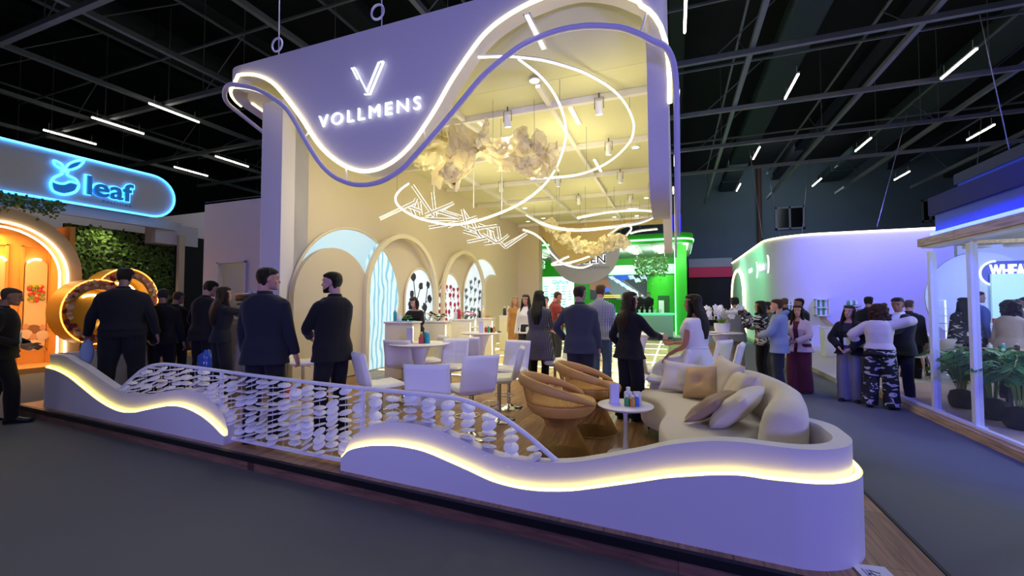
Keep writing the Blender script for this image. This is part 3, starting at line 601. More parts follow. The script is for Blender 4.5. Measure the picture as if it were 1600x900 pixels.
# ================================================================ the hall
mb = MB(); mb.box((0, 17, -.05), (70, 60, .1)); struct('floor', mb, MATS['carpet'])
mat('wall_teal', '5c6a74', .85, var=(.6, .12)); mat('hall_dark', '2a2d33', .9)
mb = MB(); mb.box((0, 37.1, 6), (70, .2, 12)); struct('wall_back', mb, MATS['wall_teal'])
mb = MB(); mb.box((-35.1, 17, 6), (.2, 60, 12)); struct('wall_left', mb, MATS['hall_dark'])
mb = MB(); mb.box((35.1, 17, 6), (.2, 60, 12)); struct('wall_right', mb, MATS['wall_teal'])
mb = MB(); mb.box((0, -13.1, 6), (70, .2, 12)); struct('wall_front', mb, MATS['hall_dark'])
mat('roof_sheet', '1b1c20', .9, aniso=(1, 14, 1), bump=(3, .8))
mb = MB(); mb.box((0, 17, 12.05), (70, 60, .1)); struct('ceiling', mb, MATS['roof_sheet'])
# dark duct runs and sagging black cloth under the roof
mat('duct', '2c2e33', .75, bump=(6, .3)); mat('duct_teal', '3c4a4e', .8)
for i, (x, w, z) in enumerate(((-16.5, 1.3, 10.6), (-9.5, .9, 10.9), (-3.6, 1.2, 10.4), (3.9, 1.1, 10.6), (10.6, 1.4, 10.7), (17.5, 1.0, 10.3))):
    mb = MB(); mb.rbox((x, 17, z), (w, 54, .55), .12)
    for k in range(13): mb.box((x, -8+4.2*k, z), (w+.06, .1, .61))
    struct('ceiling_duct', mb, MATS['duct_teal' if i in (3, 4) else 'duct'])
# open roof grid: a beam each way, hangers and diagonal bracing above
GX = [-22.6, -19.1, -15.6, -12.1, -8.6, -5.1, -1.6, 1.9, 5.4, 8.9, 12.4, 15.9, 19.4, 22.9]
GY = [-5.4, -1.9, 1.6, 5.1, 8.6, 12.0, 15.4, 18.9, 22.4]
def truss(a, b, zb, name):
    a = Vector(a); b = Vector(b); d = (b-a); L = d.length; d.normalize(); s = d.cross(Vector((0, 0, 1)))
    mb = MB(); mid = (a+b)/2; ang = math.atan2(d.y, d.x)
    mb.box((mid.x, mid.y, zb), (L, .12, .13), ang); mb.box((mid.x, mid.y, zb+1.5), (L, .06, .06), ang)
    n = max(2, int(L/3.5))
    for k in range(n):
        p = a+d*(L*k/n); q = a+d*(L*(k+1)/n)
        if k % 2: mb.tube([(p.x, p.y, zb), ((p.x+q.x)/2, (p.y+q.y)/2, zb+1.5)], .016, 5)
        if k % 3 == 0: mb.tube([(p.x, p.y, zb), (p.x, p.y, zb+3.4)], .012, 5)
    return struct(name, mb, MATS['dark_steel'], None, 0)
for x in GX: truss((x, -12, 0), (x, 30, 0), 8.05, 'ceiling_beam')
for y in GY: truss((-24, y, 0), (26, y, 0), 7.93, 'ceiling_beam')
# heavier sloping roof rafters
for x in (-20, -13.8, -6.8, .2, 7.2, 14.2, 21):
    mb = MB(); mb.box((x, 17, 11.2), (.3, 58, .5)); mb.box((x, 17, 10.95), (.5, 58, .05)); struct('ceiling_rafter', mb, MATS['steel_dark'])
# slim tube lights
def tube_ends():
    return [((1072, 0), (1070, 36)), ((1060.5, 143), (1059.5, 174)), ((1054.5, 243), (1054, 260)), ((1052.5, 292), (1051.5, 303)),
            ((1248, 117), (1226, 154)), ((1187, 230), (1177, 249)), ((1158, 287), (1150, 299)), ((1527, 78), (1470, 122)), ((1363, 215), (1335, 237)),
            ((1284, 279), (1269, 291)), ((1555, 195), (1510, 219)), ((1422, 267), (1397, 282)), ((1583, 257), (1546, 272)),
            ((241, 164), (304, 189)), ((152, 185), (217, 208)), ((76, 205), (143, 224)), ((347, 247), (379, 258)), ((277, 262), (320, 274))]
tl = []
for (a, b) in tube_ends():
    z = 7.75
    p = at_z(a[0], a[1], z); q = at_z(b[0], b[1], z)
    c = (p+q)/2; L = 1.5
    tl.append((a[0], c))
tl.sort(key=lambda e: e[0])
tl += [(0, Vector((x, y, 7.75))) for x, y in ((-6.8, 1.2), (-9.9, -.6), (-3.4, -3.6), (3.6, -2.6), (8.2, 1.0), (-.6, 1.4))]
for i, (px, c) in enumerate(tl):
    vis = i < 18
    lab = 'slim white tube light under the dark hall roof, %s from the left' % ORD[i] if vis else 'slim white tube light under the dark hall roof, outside the picture above the camera'
    t = thing('tube_light', lab, 'ceiling light', c, 0, 'tube lights under the hall roof')
    mb = MB(); mb.rbox((0, 0, .045), (.075, 1.52, .05), .015, 2)
    mb.tube([(0, -.6, .06), (0, -.6, .3)], .008, 5); mb.tube([(0, .6, .06), (0, .6, .3)], .008, 5); mb.build('housing', MATS['white_metal'], t)
    mb = MB(); mb.tube([(0, -.74, 0), (0, .74, 0)], .026, 8); mb.build('tube', MATS['tube_white'], t)
# thin suspension cables
k = 0
for (x, y, x2, y2) in ((3.0, 20, 3.4, 20), (5.6, 22, 5.0, 21), (7.4, 18, 6.7, 18.6), (8.5, 14, 9.2, 14.2), (6.2, 12, 6.9, 12.4), (4.4, 24, 4.9, 24), (9.8, 19, 9.2, 18.5), (-9.3, 9.5, -9.9, 9.7), (-8.2, 11, -7.6, 11), (-10.8, 13, -10.2, 13)):
    mb = MB(); mb.tube([(x, y, 8.0), (x2, y2, 4.3)], .01, 5)
    mesh_thing('suspension_cable', mb, MATS['wire'], 'thin steel suspension cable hanging from the hall roof, %s' % ('between the purple stand and the roof' if x > 0 else 'behind the white sign canopy at left'), 'cable', 'suspension cables', base=(x2, y2, 4.3)); k += 1
# back wall details
def wall_window(px0, py0, px1, py1, n, Y=36.95):
    a = at_y(px0, py0, Y); b = at_y(px1, py1, Y)
    mb = MB(); mb.box(((a.x+b.x)/2, Y, (a.z+b.z)/2), (abs(b.x-a.x), .08, abs(a.z-b.z)))
    o = struct('window_%d' % n, mb, mat('dark_pane', '0c0e12', .15))
    f = MB(); t = .12
    for x in (a.x, (a.x+b.x)/2, b.x): f.box((x, Y-.06, (a.z+b.z)/2), (t, .08, abs(a.z-b.z)+t))
    for z in (a.z, b.z): f.box(((a.x+b.x)/2, Y-.06, z), (abs(b.x-a.x)+t, .08, t))
    f.build('window_frame', MATS['dark_steel'], o)
wall_window(1212, 326, 1256, 356, 1); wall_window(1440, 314, 1466, 345, 2)
p = at_y(1187, 350, 36.7); mb = MB(); mb.tube([(p.x, 36.7, 0), (p.x, 36.7, 11.9)], .16, 10)
mesh_thing('drain_pipe', mb, mat('rust_pipe', '5a3a30', .7), 'rust red pipe running up the dark far hall wall', 'pipe')
# ================================================================ main stand: deck
def yf(X): return 2.86 + .060*(.6-X)          # line of the low front walls
DZ = .14
YB = 17.6
mb = MB()
def deck_poly(x0, x1, o, yb): return [(x0, yf(x0)-o, 0), (x1, yf(x1)-o, 0), (x1, yb, 0), (x0, yb, 0)]
mb.prism([(p[0], p[1], .0) for p in deck_poly(-8.92, 1.34, .10, YB)], (0, 0, DZ)); deck = struct('floor_deck', mb, MATS['deck_wood'])
# riser: reddish wood face with a black metal nosing
mb = MB(); mb.prism([(-8.94, yf(-8.94)-.10, .0), (1.36, yf(1.36)-.10, .0), (1.36, yf(1.36)-.125, .0), (-8.94, yf(-8.94)-.125, .0)], (0, 0, .082)); mb.box((1.35, 10.2, .041), (.03, 14.8, .082)); mb.box((-8.93, 10.4, .041), (.03, 14.3, .082))
struct('trim_riser', mb, MATS['riser_wood'])
mb = MB(); mb.prism([(-8.95, yf(-8.94)-.10, .083), (1.37, yf(1.36)-.10, .083), (1.37, yf(1.36)-.14, .083), (-8.95, yf(-8.94)-.14, .083)], (0, 0, .056)); mb.box((1.36, 10.2, .111), (.022, 14.75, .056)); mb.box((-8.94, 10.4, .111), (.022, 14.25, .056))
struct('trim_nosing', mb, MATS['black_metal'])
# gold flake floor at the back with white light lines
t = NT('gold_flake'); tc = t.new('ShaderNodeTexCoord'); v = t.new('ShaderNodeTexVoronoi', Scale=9.0); t.ln(tc.outputs['Object'], v.inputs['Vector'])
cr = t.new('ShaderNodeValToRGB'); cr.color_ramp.elements[0].color = lin('d8bc62'); cr.color_ramp.elements[1].color = lin('fbf4c8'); t.ln(v.outputs['Color'], cr.inputs[0]); t.ln(cr.outputs[0], t.b.inputs['Base Color'])
t.b.inputs['Roughness'].default_value = .25; t.b.inputs['Metallic'].default_value = .0; MATS['gold_flake'] = t.m
mb = MB(); mb.box((-3.15, 12.6, DZ+.008), (5.9, 9.8, .016)); struct('floor_gold', mb, MATS['gold_flake'])
n = 0
for y in (7.75, 9.4, 11.05, 12.7, 14.35, 16.0):
    mb = MB(); mb.box((-3.15, y, DZ+.02), (5.8, .035, .012)); o = struct('trim_%d' % n, mb, MATS['led_hoop']); n += 1
for x in (-5.2, -3.6, -2.0, -.5):
    mb = MB(); mb.box((x, 12.6, DZ+.0195), (.035, 9.6, .011)); o = struct('trim_%d' % n, mb, MATS['led_hoop']); n += 1
# ================================================================ canopy: wave fascia all round
canopy = thing('booth_canopy', 'tall lavender white exhibition canopy with glowing wavy lower edge and large illuminated letters', 'canopy', (-3.6, 5.0, 3.3))
led_px = [(362, 122), (379, 118.6), (399, 119), (416.7, 125), (431, 135), (445.6, 151), (460, 169.8), (474.5, 190), (489, 213), (503, 232), (520.7, 249), (541, 262), (561, 268.6), (575.6, 269.5), (595.8, 265),
          (619, 252), (642, 230.5), (662, 203), (682.5, 171), (702.7, 135), (720, 107.7), (747, 69.3), (767, 47.7), (790, 30), (819, 13), (848, 0), (880, -11), (910, -16), (950, -12), (984, 0), (1010, 13), (1026, 30)]
FY = 5.0
front = [at_y(x, y, FY) for x, y in led_px]
TOPZ = 5.62
edge = []                                                   # (x, y, lower z, outward normal)
XL = -7.25; rc = .38
for k in range(9):                                           # left return, from the back
    y = 9.2 - (9.2-FY-rc)*k/8; edge.append((XL, y, 4.55+.6*(k/8)**1.4, Vector((-1, 0, 0))))
for k in range(1, 7):
    a = math.pi + (math.pi/2)*k/7
    edge.append((XL+rc+rc*math.cos(a), FY+rc+rc*math.sin(a), 5.15+.11*math.sin(k/7*math.pi/2), Vector((math.cos(a), math.sin(a), 0))))
for p in spline(front, 4):
    if p.x > XL+rc+.02 and p.x < -.33: edge.append((p.x, FY, min(p.z, TOPZ-.12), Vector((0, -1, 0))))
XR = -.045; rr = .27
zs = [5.03, 4.93, 4.82, 4.70, 4.55, 4.35]
for k in range(0, 7):
    a = -math.pi/2 + (math.pi/2)*k/6
    edge.append((XR-rr+rr*math.cos(a), FY+rr+rr*math.sin(a), [4.98, 4.92, 4.84, 4.74, 4.6, 4.42, 4.2][k], Vector((math.cos(a), math.sin(a), 0))))
side = spline([(5.30, 4.05, 0), (5.36, 3.5, 0), (5.5, 3.05, 0), (5.9, 2.86, 0), (6.8, 2.86, 0), (8.0, 3.3, 0), (9.5, 4.0, 0), (11, 4.3, 0), (12.5, 3.9, 0), (13.6, 3.28, 0), (14.6, 3.2, 0), (15.6, 3.6, 0), (17.4, 4.3, 0)], 4)
for p in side: edge.append((XR, p.x, p.y, Vector((1, 0, 0))))
mat('fascia_white', 'd6d2d8', .6, bump=(70, .03))
TH = .23
mb = MB()
mb.loft([[Vector((x, y, z)), Vector((x, y, TOPZ)), Vector((x, y, TOPZ))-n*TH, Vector((x, y, z))-n*TH] for x, y, z, n in edge]); mb.build('fascia', MATS['fascia_white'], canopy, 40, True)
# light strip along the lower edge
pts = [Vector((x, y, z+.012))+n*.022 for x, y, z, n in edge[8:-len(side)+2]]
led = MB(); led.tube(pts, .026, 8); led.build('light_strip', MATS['led_white'], canopy, 60, True)
pts = [Vector((x, y, z+.012))-n*(TH+.02) for x, y, z, n in edge[2:9]]
led = MB(); led.tube(pts, .02, 8); led.build('light_strip', MATS['led_warm'], canopy, 60, True)
# pale tube running along outside the wave, on short pins
tube_px = [(356, 133.7), (382, 134.5), (405, 141), (428, 154), (445.6, 168), (460, 188.6), (474.5, 214.6), (489, 239), (503, 259), (520.7, 275), (541, 285), (561, 289), (584, 287), (607, 278), (630.5, 262), (653.6, 237.7), (676.7, 211.7),
           (700, 184), (720, 159.7), (747, 127), (770, 105), (793, 86.7), (819, 69), (848, 56), (880, 46), (914.5, 41), (943, 41), (972, 44), (998, 53), (1021, 65)]
TY = FY-.16
tp = [at_y(x, y, TY) for x, y in tube_px]
lead = [Vector((XL-.12, 8.6, 4.25)), Vector((XL-.12, 7.2, 4.5)), Vector((XL-.12, 6.2, 4.8)), Vector((XL-.1, 5.5, 5.02)), Vector((XL+.0, 5.08, 5.12))]
tail = [Vector((-.04, 4.97, 4.42)), Vector((.04, 5.2, 4.2)), Vector((.05, 5.5, 3.4)), Vector((.05, 6.2, 2.7)), Vector((.05, 7.0, 2.66)), Vector((.05, 8.2, 3.1)), Vector((.05, 9.6, 3.8)), Vector((.05, 11, 4.1)), Vector((.05, 12.6, 3.6)), Vector((.05, 14, 3.05)), Vector((.05, 15.4, 3.3))]
mb = MB(); mb.tube(spline(lead+tp+tail, 5), .036, 10); mb.build('wave_tube', mat('tube_lilac', 'c9c6ea', .35), canopy, 60, True)
mb = MB(); mb.tube([p-Vector((0, .0, .03))+Vector((0, .028, 0)) for p in spline(tp[:8], 5)], .01, 6); mb.build('tube_light_line', MATS['led_hoop'], canopy, 60, True)
for px, py, qx, qy in ((541, 262, 541, 285), (484, 205, 474.5, 214.6), (662, 203, 667, 222), (1012, 14, 1000, 54)):
    a = at_y(px, py, FY+.02); b = at_y(qx, qy, TY); mb = MB(); mb.tube([a, b], .014, 6); mb.build('tube_pin', MATS['white_metal'], canopy, 60, True)
# ceiling sheet and its white grid
mat('canopy_ceiling', 'd6d5b2', .7, bump=(40, .03))
mb = MB(); mb.box((-3.27, 11.85, 4.99), (6.0, 11.5, .1)); mb.build('ceiling_panel', MATS['canopy_ceiling'], canopy, 0, True)
mb = MB(); mb.box((-6.74, 7.3, 5.5), (.95, 4.2, .08)); mb.build('ceiling_panel', MATS['canopy_ceiling'], canopy, 0, True)
cv = [(5.2+.95*math.sin(R(90*k/10)), 4.94+.62*(1-math.sin(R(90*k/10)))**1.0) for k in range(11)]; cv = [(5.2+.95*k/10, 4.94+.62*(1-k/10)**2) for k in range(11)]
mb = MB(); mb.strip([(-6.27, y, z) for y, z in cv], [(-.27, y, z) for y, z in cv], (0, 0, .06)); mb.build('ceiling_cove', MATS['canopy_ceiling'], canopy, 60, True)
mb = MB(); mb.prism([(-6.27, y, z) for y, z in cv]+[(-6.27, 6.15, 5.56)], (-.03, 0, 0)); mb.build('cove_cheek', MATS['canopy_ceiling'], canopy, 0, True)
for y in (6.8, 8.8, 10.9, 12.95, 15.0, 17.0):
    mb = MB(); mb.box((-3.2, y, 4.885), (5.95, .085, .1)); mb.build('ceiling_batten', MATS['white_paint'], canopy, 0, True)
for x in (-5.1, -3.5, -1.9):
    mb = MB(); mb.box((x, 11.8, 4.9), (.075, 11.4, .08)); mb.build('ceiling_batten', MATS['white_paint'], canopy, 0, True)
# back tongue of the canopy
tong = [(815, 352), (826, 358), (840, 366), (852, 375), (862, 388), (873, 401), (884, 409), (897, 412.5), (915, 410), (926, 403), (935, 392), (943, 380), (952, 369), (962, 361), (976, 355), (1000, 351), (1036, 349)]
low = spline([at_y(x, y, 17.55) for x, y in tong], 4)
mb = MB(); mb.strip(low, [(p.x, 17.55, 4.95) for p in low], (0, .18, 0)); mb.build('back_fascia', mat('tongue_tan', 'd0b880', .65), canopy, 40, True)
# raised letters and monogram
LM = frame_mat(at_y(505, 197.5, FY-.035), (1, 0, 0), (0, 0, 1))
w0 = at_y(658, 170, FY).x - at_y(500, 197, FY).x
mb = MB(); text_mesh(mb, 'VOLLMENS', .262, LM @ Matrix.Translation((-.02, -.01, 0)), .03, .0, spacing=1.36, sx=.905)
xs = [v[0] for v in mb.v]; k = w0/(max(xs)-min(xs)); x0 = min(xs); mb.v = [((v[0]-x0)*k + at_y(501, 197, FY).x, v[1], v[2]) for v in mb.v]
mb.build('lettering', MATS['letter_white'], canopy, 0, True)
def bar(mb, pts, w, y=FY-.03):
    for (a, b) in zip(pts[:-1], pts[1:]):
        A = at_y(a[0], a[1], y); B = at_y(b[0], b[1], y); d = (B-A).normalized(); s = Vector((-d.z, 0, d.x))*w/2
        mb.prism([A-d*w/2-s, B+d*w/2-s, B+d*w/2+s, A-d*w/2+s], (0, -.035, 0))
mb = MB()
bar(mb, [(559.5, 124), (551.5, 108.5), (556, 107.5), (574.5, 144)], .015); bar(mb, [(574.5, 144), (593, 99)], .015); bar(mb, [(571.5, 148.5), (579.5, 148), (600.5, 97.5), (596, 98)], .015)
mb.build('monogram', MATS['letter_white'], canopy, 0, True)
# hanging rings and cables on top of the canopy
for (x, y, cx, cy, sx) in ((433, 70, 433, 70, 436), (590, 19, 590, 19, 597)):
    c = at_y(cx, cy, FY+.1); mb = MB(); mb.tube([c+Vector((.11*math.cos(a), 0, .11*math.sin(a))) for a in [2*math.pi*k/20 for k in range(20)]], .016, 7, True)
    q = at_y(sx, cy, FY+.1); mb.tube([(q.x, q.y, TOPZ-.05), (q.x-.03, q.y, 8)], .009, 5); mb.build('hanging_ring', MATS['tube_lilac'], canopy, 60, True)
# ================================================================ pillar and side wall of the stand
mb = MB(); b = bmesh.new()
prof = [(-6.05, 5.2)] + [(-6.47-.13*math.sin(R(90*k/6)), 5.33-.13*math.cos(R(90*k/6))) for k in range(7)] + [(-6.6, 5.9), (-6.2, 5.9), (-6.2, 5.34), (-6.05, 5.34)]
mb.prism([(x, y, DZ) for x, y in prof], (0, 0, 5.0-DZ)); struct('wall_pillar', mb, MATS['fascia_white'])
mb = MB(); mb.box((-6.3, 11.6, 2.55), (.2, 12.0, 4.8)); struct('wall_arcade', mb, MATS['beige_paint'])
mb = MB(); mb.box((-5.78, 17.3, 2.55), (1.0, .5, 4.8)); struct('wall_end', mb, MATS['beige_paint'])
mb = MB(); mb.box((-6.19, 11.6, DZ+.05), (.02, 11.8, .1)); struct('baseboard_arcade', mb, MATS['cream_paint'])
WX = -6.2
def arch_pts(y0, y1, apex, zb, n=30, low=None, squash=1.0):
    """outline (y,z) of an arch; low pulls the foot in"""
    c = (y0+y1)/2; r = (y1-y0)/2; sp = apex - r*squash
    P = []
    for k in range(n+1):
        a = math.pi - math.pi*k/n; P.append((c+r*math.cos(a), sp+r*squash*math.sin(a)))
    li = low or 0
    L = [(y0+li*(1-t), zb+(sp-zb)*t) for t in (0, .25, .5, .75)]; Rr = [(y1-li*(t), sp-(sp-zb)*t) for t in (.25, .5, .75, 1)]
    return L+P+Rr
t = NT('backlit_wave'); tc = t.new('ShaderNodeTexCoord'); mp = t.new('ShaderNodeMapping'); mp.inputs['Scale'].default_value = (1, 1, 1); t.ln(tc.outputs['Object'], mp.inputs['Vector'])
w = t.new('ShaderNodeTexWave', wave_type='BANDS', bands_direction='Y', Scale=2.0, Distortion=6.5, Detail=2.0); w.inputs['Detail Scale'].default_value = .9
ms = t.new('ShaderNodeMapping'); ms.inputs['Scale'].default_value = (1, 1, .75); t.ln(tc.outputs['Object'], ms.inputs['Vector']); t.ln(ms.outputs['Vector'], w.inputs['Vector'])
cr = t.new('ShaderNodeValToRGB'); cr.color_ramp.elements[0].color = lin('5cb2d0'); cr.color_ramp.elements[1].color = lin('d8f2fb'); cr.color_ramp.elements[0].position = .12; cr.color_ramp.elements[1].position = .45
t.ln(w.outputs['Fac'], cr.inputs[0]); t.ln(cr.outputs[0], t.b.inputs['Emission Color']); t.b.inputs['Base Color'].default_value = lin('8aa4b0'); t.b.inputs['Emission Strength'].default_value = .8; MATS['backlit_wave'] = t.m
mat('backlit_pale', '9fb6c2', .4, emit='b4dcf0', es=.6); mat('backlit_white', 'b4bcc2', .4, emit='dcecfa', es=.75)
def niche(name, label, outer, inner=None, wave_from=None, flowers=None):
    """a backlit arched recess set in the wall"""
    o = thing(name, label, 'light panel', (WX, sum(p[0] for p in outer)/len(outer), DZ), 0, 'backlit arches in the beige wall')
    mb = MB(); mb.prism([(WX+.012, y, z) for y, z in outer], (.01, 0, 0)); mb.build('backlit_sheet', MATS['backlit_pale'] if wave_from else MATS['backlit_white'], o, 0, True)
    m2 = MB(); q = outer
    for a, b in zip(q[:-1], q[1:]): pass
    m2.tube([(WX+.03, y, z) for y, z in outer], .028, 6); m2.build('arch_rim', MATS['cream_paint'], o, 50, True)
    if wave_from is not None:
        cy, rr, sp = 8.67, 1.42, 1.8; ocy = (min(y for y, z in outer)+max(y for y, z in outer))/2; oc = [(y, z) for y, z in outer if y > ocy]
        zo = lambda y: max([a[1]+(b[1]-a[1])*(y-a[0])/(b[0]-a[0]) for a, b in zip(oc[:-1], oc[1:]) if a[0] <= y <= b[0] and b[0] > a[0]] or [0])
        left = [(wave_from, DZ+.03), (wave_from, sp+.75)]
        for k in range(2, 60):
            y, z = cy-rr*math.cos(R(k*1.5)), sp+rr*math.sin(R(k*1.5))
            if y < wave_from: continue
            if z > zo(y)-.01: break
            left.append((y, z))
        yl = left[-1][0]; poly = left+[(y, z) for y, z in oc if y > yl+.01]
        mb = MB(); mb.prism([(WX+.024, y, z) for y, z in poly], (.012, 0, 0)); mb.build('wave_sheet', MATS['backlit_wave'], o, 0, True)
    if inner:
        mb = MB(); mb.prism([(WX+.036, y, z) for y, z in inner], (.10, 0, 0)); mb.build('inner_arch', MATS['beige_paint'], o, 30, True)
    return o
n1 = niche('backlit_arch', 'large crescent backlit arch with blue wavy strands on the beige wall', arch_pts(5.52, 8.62, 3.13, DZ+.02, low=.28, squash=.98), arch_pts(5.5, 7.44, 2.66, DZ+.02), 7.44)
n2 = niche('backlit_arch', 'narrow backlit arch with dark poppy flowers behind the counter woman', arch_pts(8.86, 10.18, 2.50, DZ+.3, squash=1.25))
n3 = niche('backlit_arch', 'narrow backlit arch covered with small red flowers', arch_pts(10.42, 11.78, 2.47, DZ+.3, squash=1.25))
n4 = niche('backlit_arch', 'backlit crescent arch with grey leaf sprigs at the far end of the beige wall', arch_pts(11.95, 14.95, 3.13, DZ+.02, squash=.95), arch_pts(13.25, 14.98, 2.63, DZ+.02))
# pressed flowers on the sheets
mat('flower_dark', '33313c', .8); mat('flower_red', 'b5304a', .8); mat('leaf_grey', '5d6a66', .8)
rnd = random.Random(5)
def blob(mb, y, z, r, k=6):
    mb.prism([(WX+.03, y+r*(.75+.5*rnd.random())*math.cos(2*math.pi*i/k), z+r*(.75+.5*rnd.random())*math.sin(2*math.pi*i/k)) for i in range(k)], (.012, 0, 0))
def flower(o, name, m, fn):
    mb = MB(); fn(mb); mb.build(name, m, o, 0, True)
for y, z, r, y2, z2 in ((9.22, 2.25, .1, 9.4, 1.2), (9.15, 1.85, .09, 9.3, 1.0), (9.55, 2.05, .1, 9.35, 1.6), (9.9, 2.1, .09, 9.7, 1.25), (9.98, 1.72, .1, 9.6, 1.5), (9.75, 1.5, .11, 9.8, 1.0), (9.1, 1.55, .1, 9.2, 1.1), (10.05, 1.32, .08, 9.9, .9), (9.42, 1.35, .08, 9.5, .9)):
    flower(n2, 'pressed_flower', MATS['flower_dark'], lambda mb: (blob(mb, y, z, r, 9), mb.tube([(WX+.035, y, z), (WX+.035, y2, z2)], .012, 4)))
for k in range(26):
    y = 10.58+.26*(k % 5)+rnd.uniform(-.06, .06); z = 1.1+.24*(k//5)+rnd.uniform(-.05, .05)
    if (y-11.1)**2/.36+max(0, z-1.7)**2/.5 < 1: flower(n3, 'pressed_flower', MATS['flower_red'], lambda mb: (blob(mb, y, z, .075, 5), mb.tube([(WX+.035, y, z), (WX+.035, y+.05, z-.14)], .01, 4)))
for k in range(22):
    y = 12.15+.3*(k % 4)+rnd.uniform(-.08, .08); z = 1.05+.3*(k//4)+rnd.uniform(-.06, .06)
    if z < 2.9-abs(y-13.3)*.6 and y < 13.2:
        def sprig(mb):
            for s in (-1, 1): mb.prism([(WX+.03, y, z), (WX+.03, y+s*.1+.05, z+.1), (WX+.03, y+s*.03+.05, z+.17)], (.012, 0, 0))
            mb.tube([(WX+.035, y+.04, z+.1), (WX+.035, y-.03, z-.1)], .01, 4)
        flower(n4, 'leaf_sprig', MATS['leaf_grey'], sprig)
# free standing hoops in front of the wall
for lab, y0, y1, ap in (('tall cream hoop arch standing against the wall between blue waves and dark flowers', 7.22, 10.12, 3.25), ('slim cream hoop arch standing against the wall beside the red flower panel', 10.38, 13.25, 3.22)):
    o = MB(); X = WX+.14; P = arch_pts(y0, y1, ap, DZ, 40)
    Q = arch_pts(y0+.11, y1-.11, ap-.11, DZ, 40)
    o.strip([(X, y, z) for y, z in P], [(X, y, z) for y, z in Q], (.09, 0, 0)); mesh_thing('hoop_arch', o, MATS['cream_paint'], lab, 'arch', 'cream hoop arches')
# ================================================================ low wave walls along the front
def on_front(px, py, off=0.0):
    Y = 3.0
    for _ in range(6):
        p = at_y(px, py, Y); Y = yf(p.x)+off
    return at_y(px, py, Y)
def interp(tab, x):
    if x <= tab[0][0]: return tab[0][1]
    for (a, za), (b, zb) in zip(tab[:-1], tab[1:]):
        if x <= b: return za+(zb-za)*(x-a)/max(b-a, 1e-6)
    return tab[-1][1]
def prof(px, off):
    P = [on_front(x, y, off) for x, y in px]; S = spline(P, 5)
    return sorted([(p.x, p.z) for p in S])
mat('wave_white', 'd3d0dc', .5, bump=(70, .03)); mat('wave_cap', 'e4e2ea', .45)
GAP = .045
def wave_wall(label, path, topz, ledz):
    """path: list of (x, y, nx, ny) plan points with outward normals; topz/ledz functions of the index"""
    o = thing('wave_wall', label, 'low wall', (path[len(path)//2][0], path[len(path)//2][1], DZ), 0, 'low wave walls at the stand front')
    n = len(path); V = Vector; th = .095
    mb = MB(); mb.loft([[V((x, y, DZ)), V((x, y, topz[i])), V((x-nx*th, y-ny*th, topz[i])), V((x-nx*th, y-ny*th, DZ))] for i, (x, y, nx, ny) in enumerate(path)])
    mb.build('upper_panel', MATS['wave_white'], o, 40, True)
    mb = MB(); mb.loft([[V((x+nx*GAP, y+ny*GAP, DZ)), V((x+nx*GAP, y+ny*GAP, ledz[i])), V((x+nx*.003, y+ny*.003, ledz[i]-.004)), V((x+nx*.003, y+ny*.003, DZ))] for i, (x, y, nx, ny) in enumerate(path)])
    mb.build('lower_panel', MATS['wave_white'], o, 40, True)
    mb = MB(); mb.tube([V((x+nx*.024, y+ny*.024, ledz[i]+.006)) for i, (x, y, nx, ny) in enumerate(path)], .011, 8); mb.build('light_strip', MATS['led_strip'], o, 60, True)
    return o
ltop = [(80, 554), (100, 556), (114, 564), (130, 573), (150, 587), (170, 601), (188, 611), (210, 617), (230, 617), (250, 613), (276, 609), (296, 610), (316, 615), (330, 626), (344, 642), (352, 656), (356, 672)]
lled = [(72, 574), (90, 579), (110, 590), (130, 606), (150, 622), (170, 635), (190, 643), (210, 644), (230, 640), (250, 636), (270, 633.6), (290, 637), (310, 646), (326, 657), (340, 670), (348, 679)]
TL = prof(ltop, 0); LL = prof(lled, -.03)
x0, x1 = TL[0][0], TL[-1][0]
path = []; tz = []; lz = []
yb = yf(x0)+1.25
for k in range(5): path.append((x0-.16, yb-(yb-yf(x0)-.16)*k/4, -1, 0))
for k in range(1, 5):
    a = math.pi+math.pi/2*k/5; path.append((x0+.16*math.cos(a), yf(x0)+.16+.16*math.sin(a), math.cos(a), math.sin(a)))
m = 70
for k in range(m+1):
    x = x0+(x1-x0)*k/m; path.append((x, yf(x), 0, -1))
for (x, y, nx, ny) in path:
    a = max(interp(TL, x), DZ+.06); b = min(interp(LL, x), a-.05); tz.append(a); lz.append(max(b, DZ+.02))
wave_wall('lilac white low wall with glowing wave line at the left front corner', path, tz, lz)
rtop = [(538, 706), (543, 695), (551, 683), (562.7, 673.6), (579, 665), (603, 660.5), (627, 660.5), (650.6, 663), (674, 669), (698, 677), (722, 688), (745.6, 700), (769, 710), (793, 716), (829, 721), (864, 723), (900, 721.6), (950, 714), (1000, 705), (1040, 696), (1080, 691), (1120, 689), (1160, 691), (1200, 696), (1240, 701)]
rled = [(536.6, 713), (544, 704.5), (555.6, 700), (579, 696), (603, 695.5), (627, 697), (662.5, 704.5), (698, 719), (734, 735), (769, 751), (805, 761), (840.6, 766), (876, 766.7), (900, 765.5), (950, 759), (1000, 752), (1040, 746), (1080, 743), (1120, 741), (1160, 742), (1200, 748), (1240, 752)]
TR = prof(rtop, 0); LR = prof(rled, -.03)
x0 = TR[0][0]; xe = TR[-1][0]; path = []; tz = []; lz = []
m = 110
for k in range(m+1):
    x = x0+(xe-x0)*k/m; path.append((x, yf(x), 0, -1))
rc = .40; cx = 1.0-rc; cy = yf(xe)+rc
for k in range(1, 14):
    a = -math.pi/2+math.pi/2*k/13; path.append((cx+rc*math.cos(a), cy+rc*math.sin(a), math.cos(a), math.sin(a)))
for k in range(1, 4): path.append((1.0, cy+.17*k/3, 1, 0))
rc2 = .3; cx2 = 1.0-rc2; cy2 = cy+.17
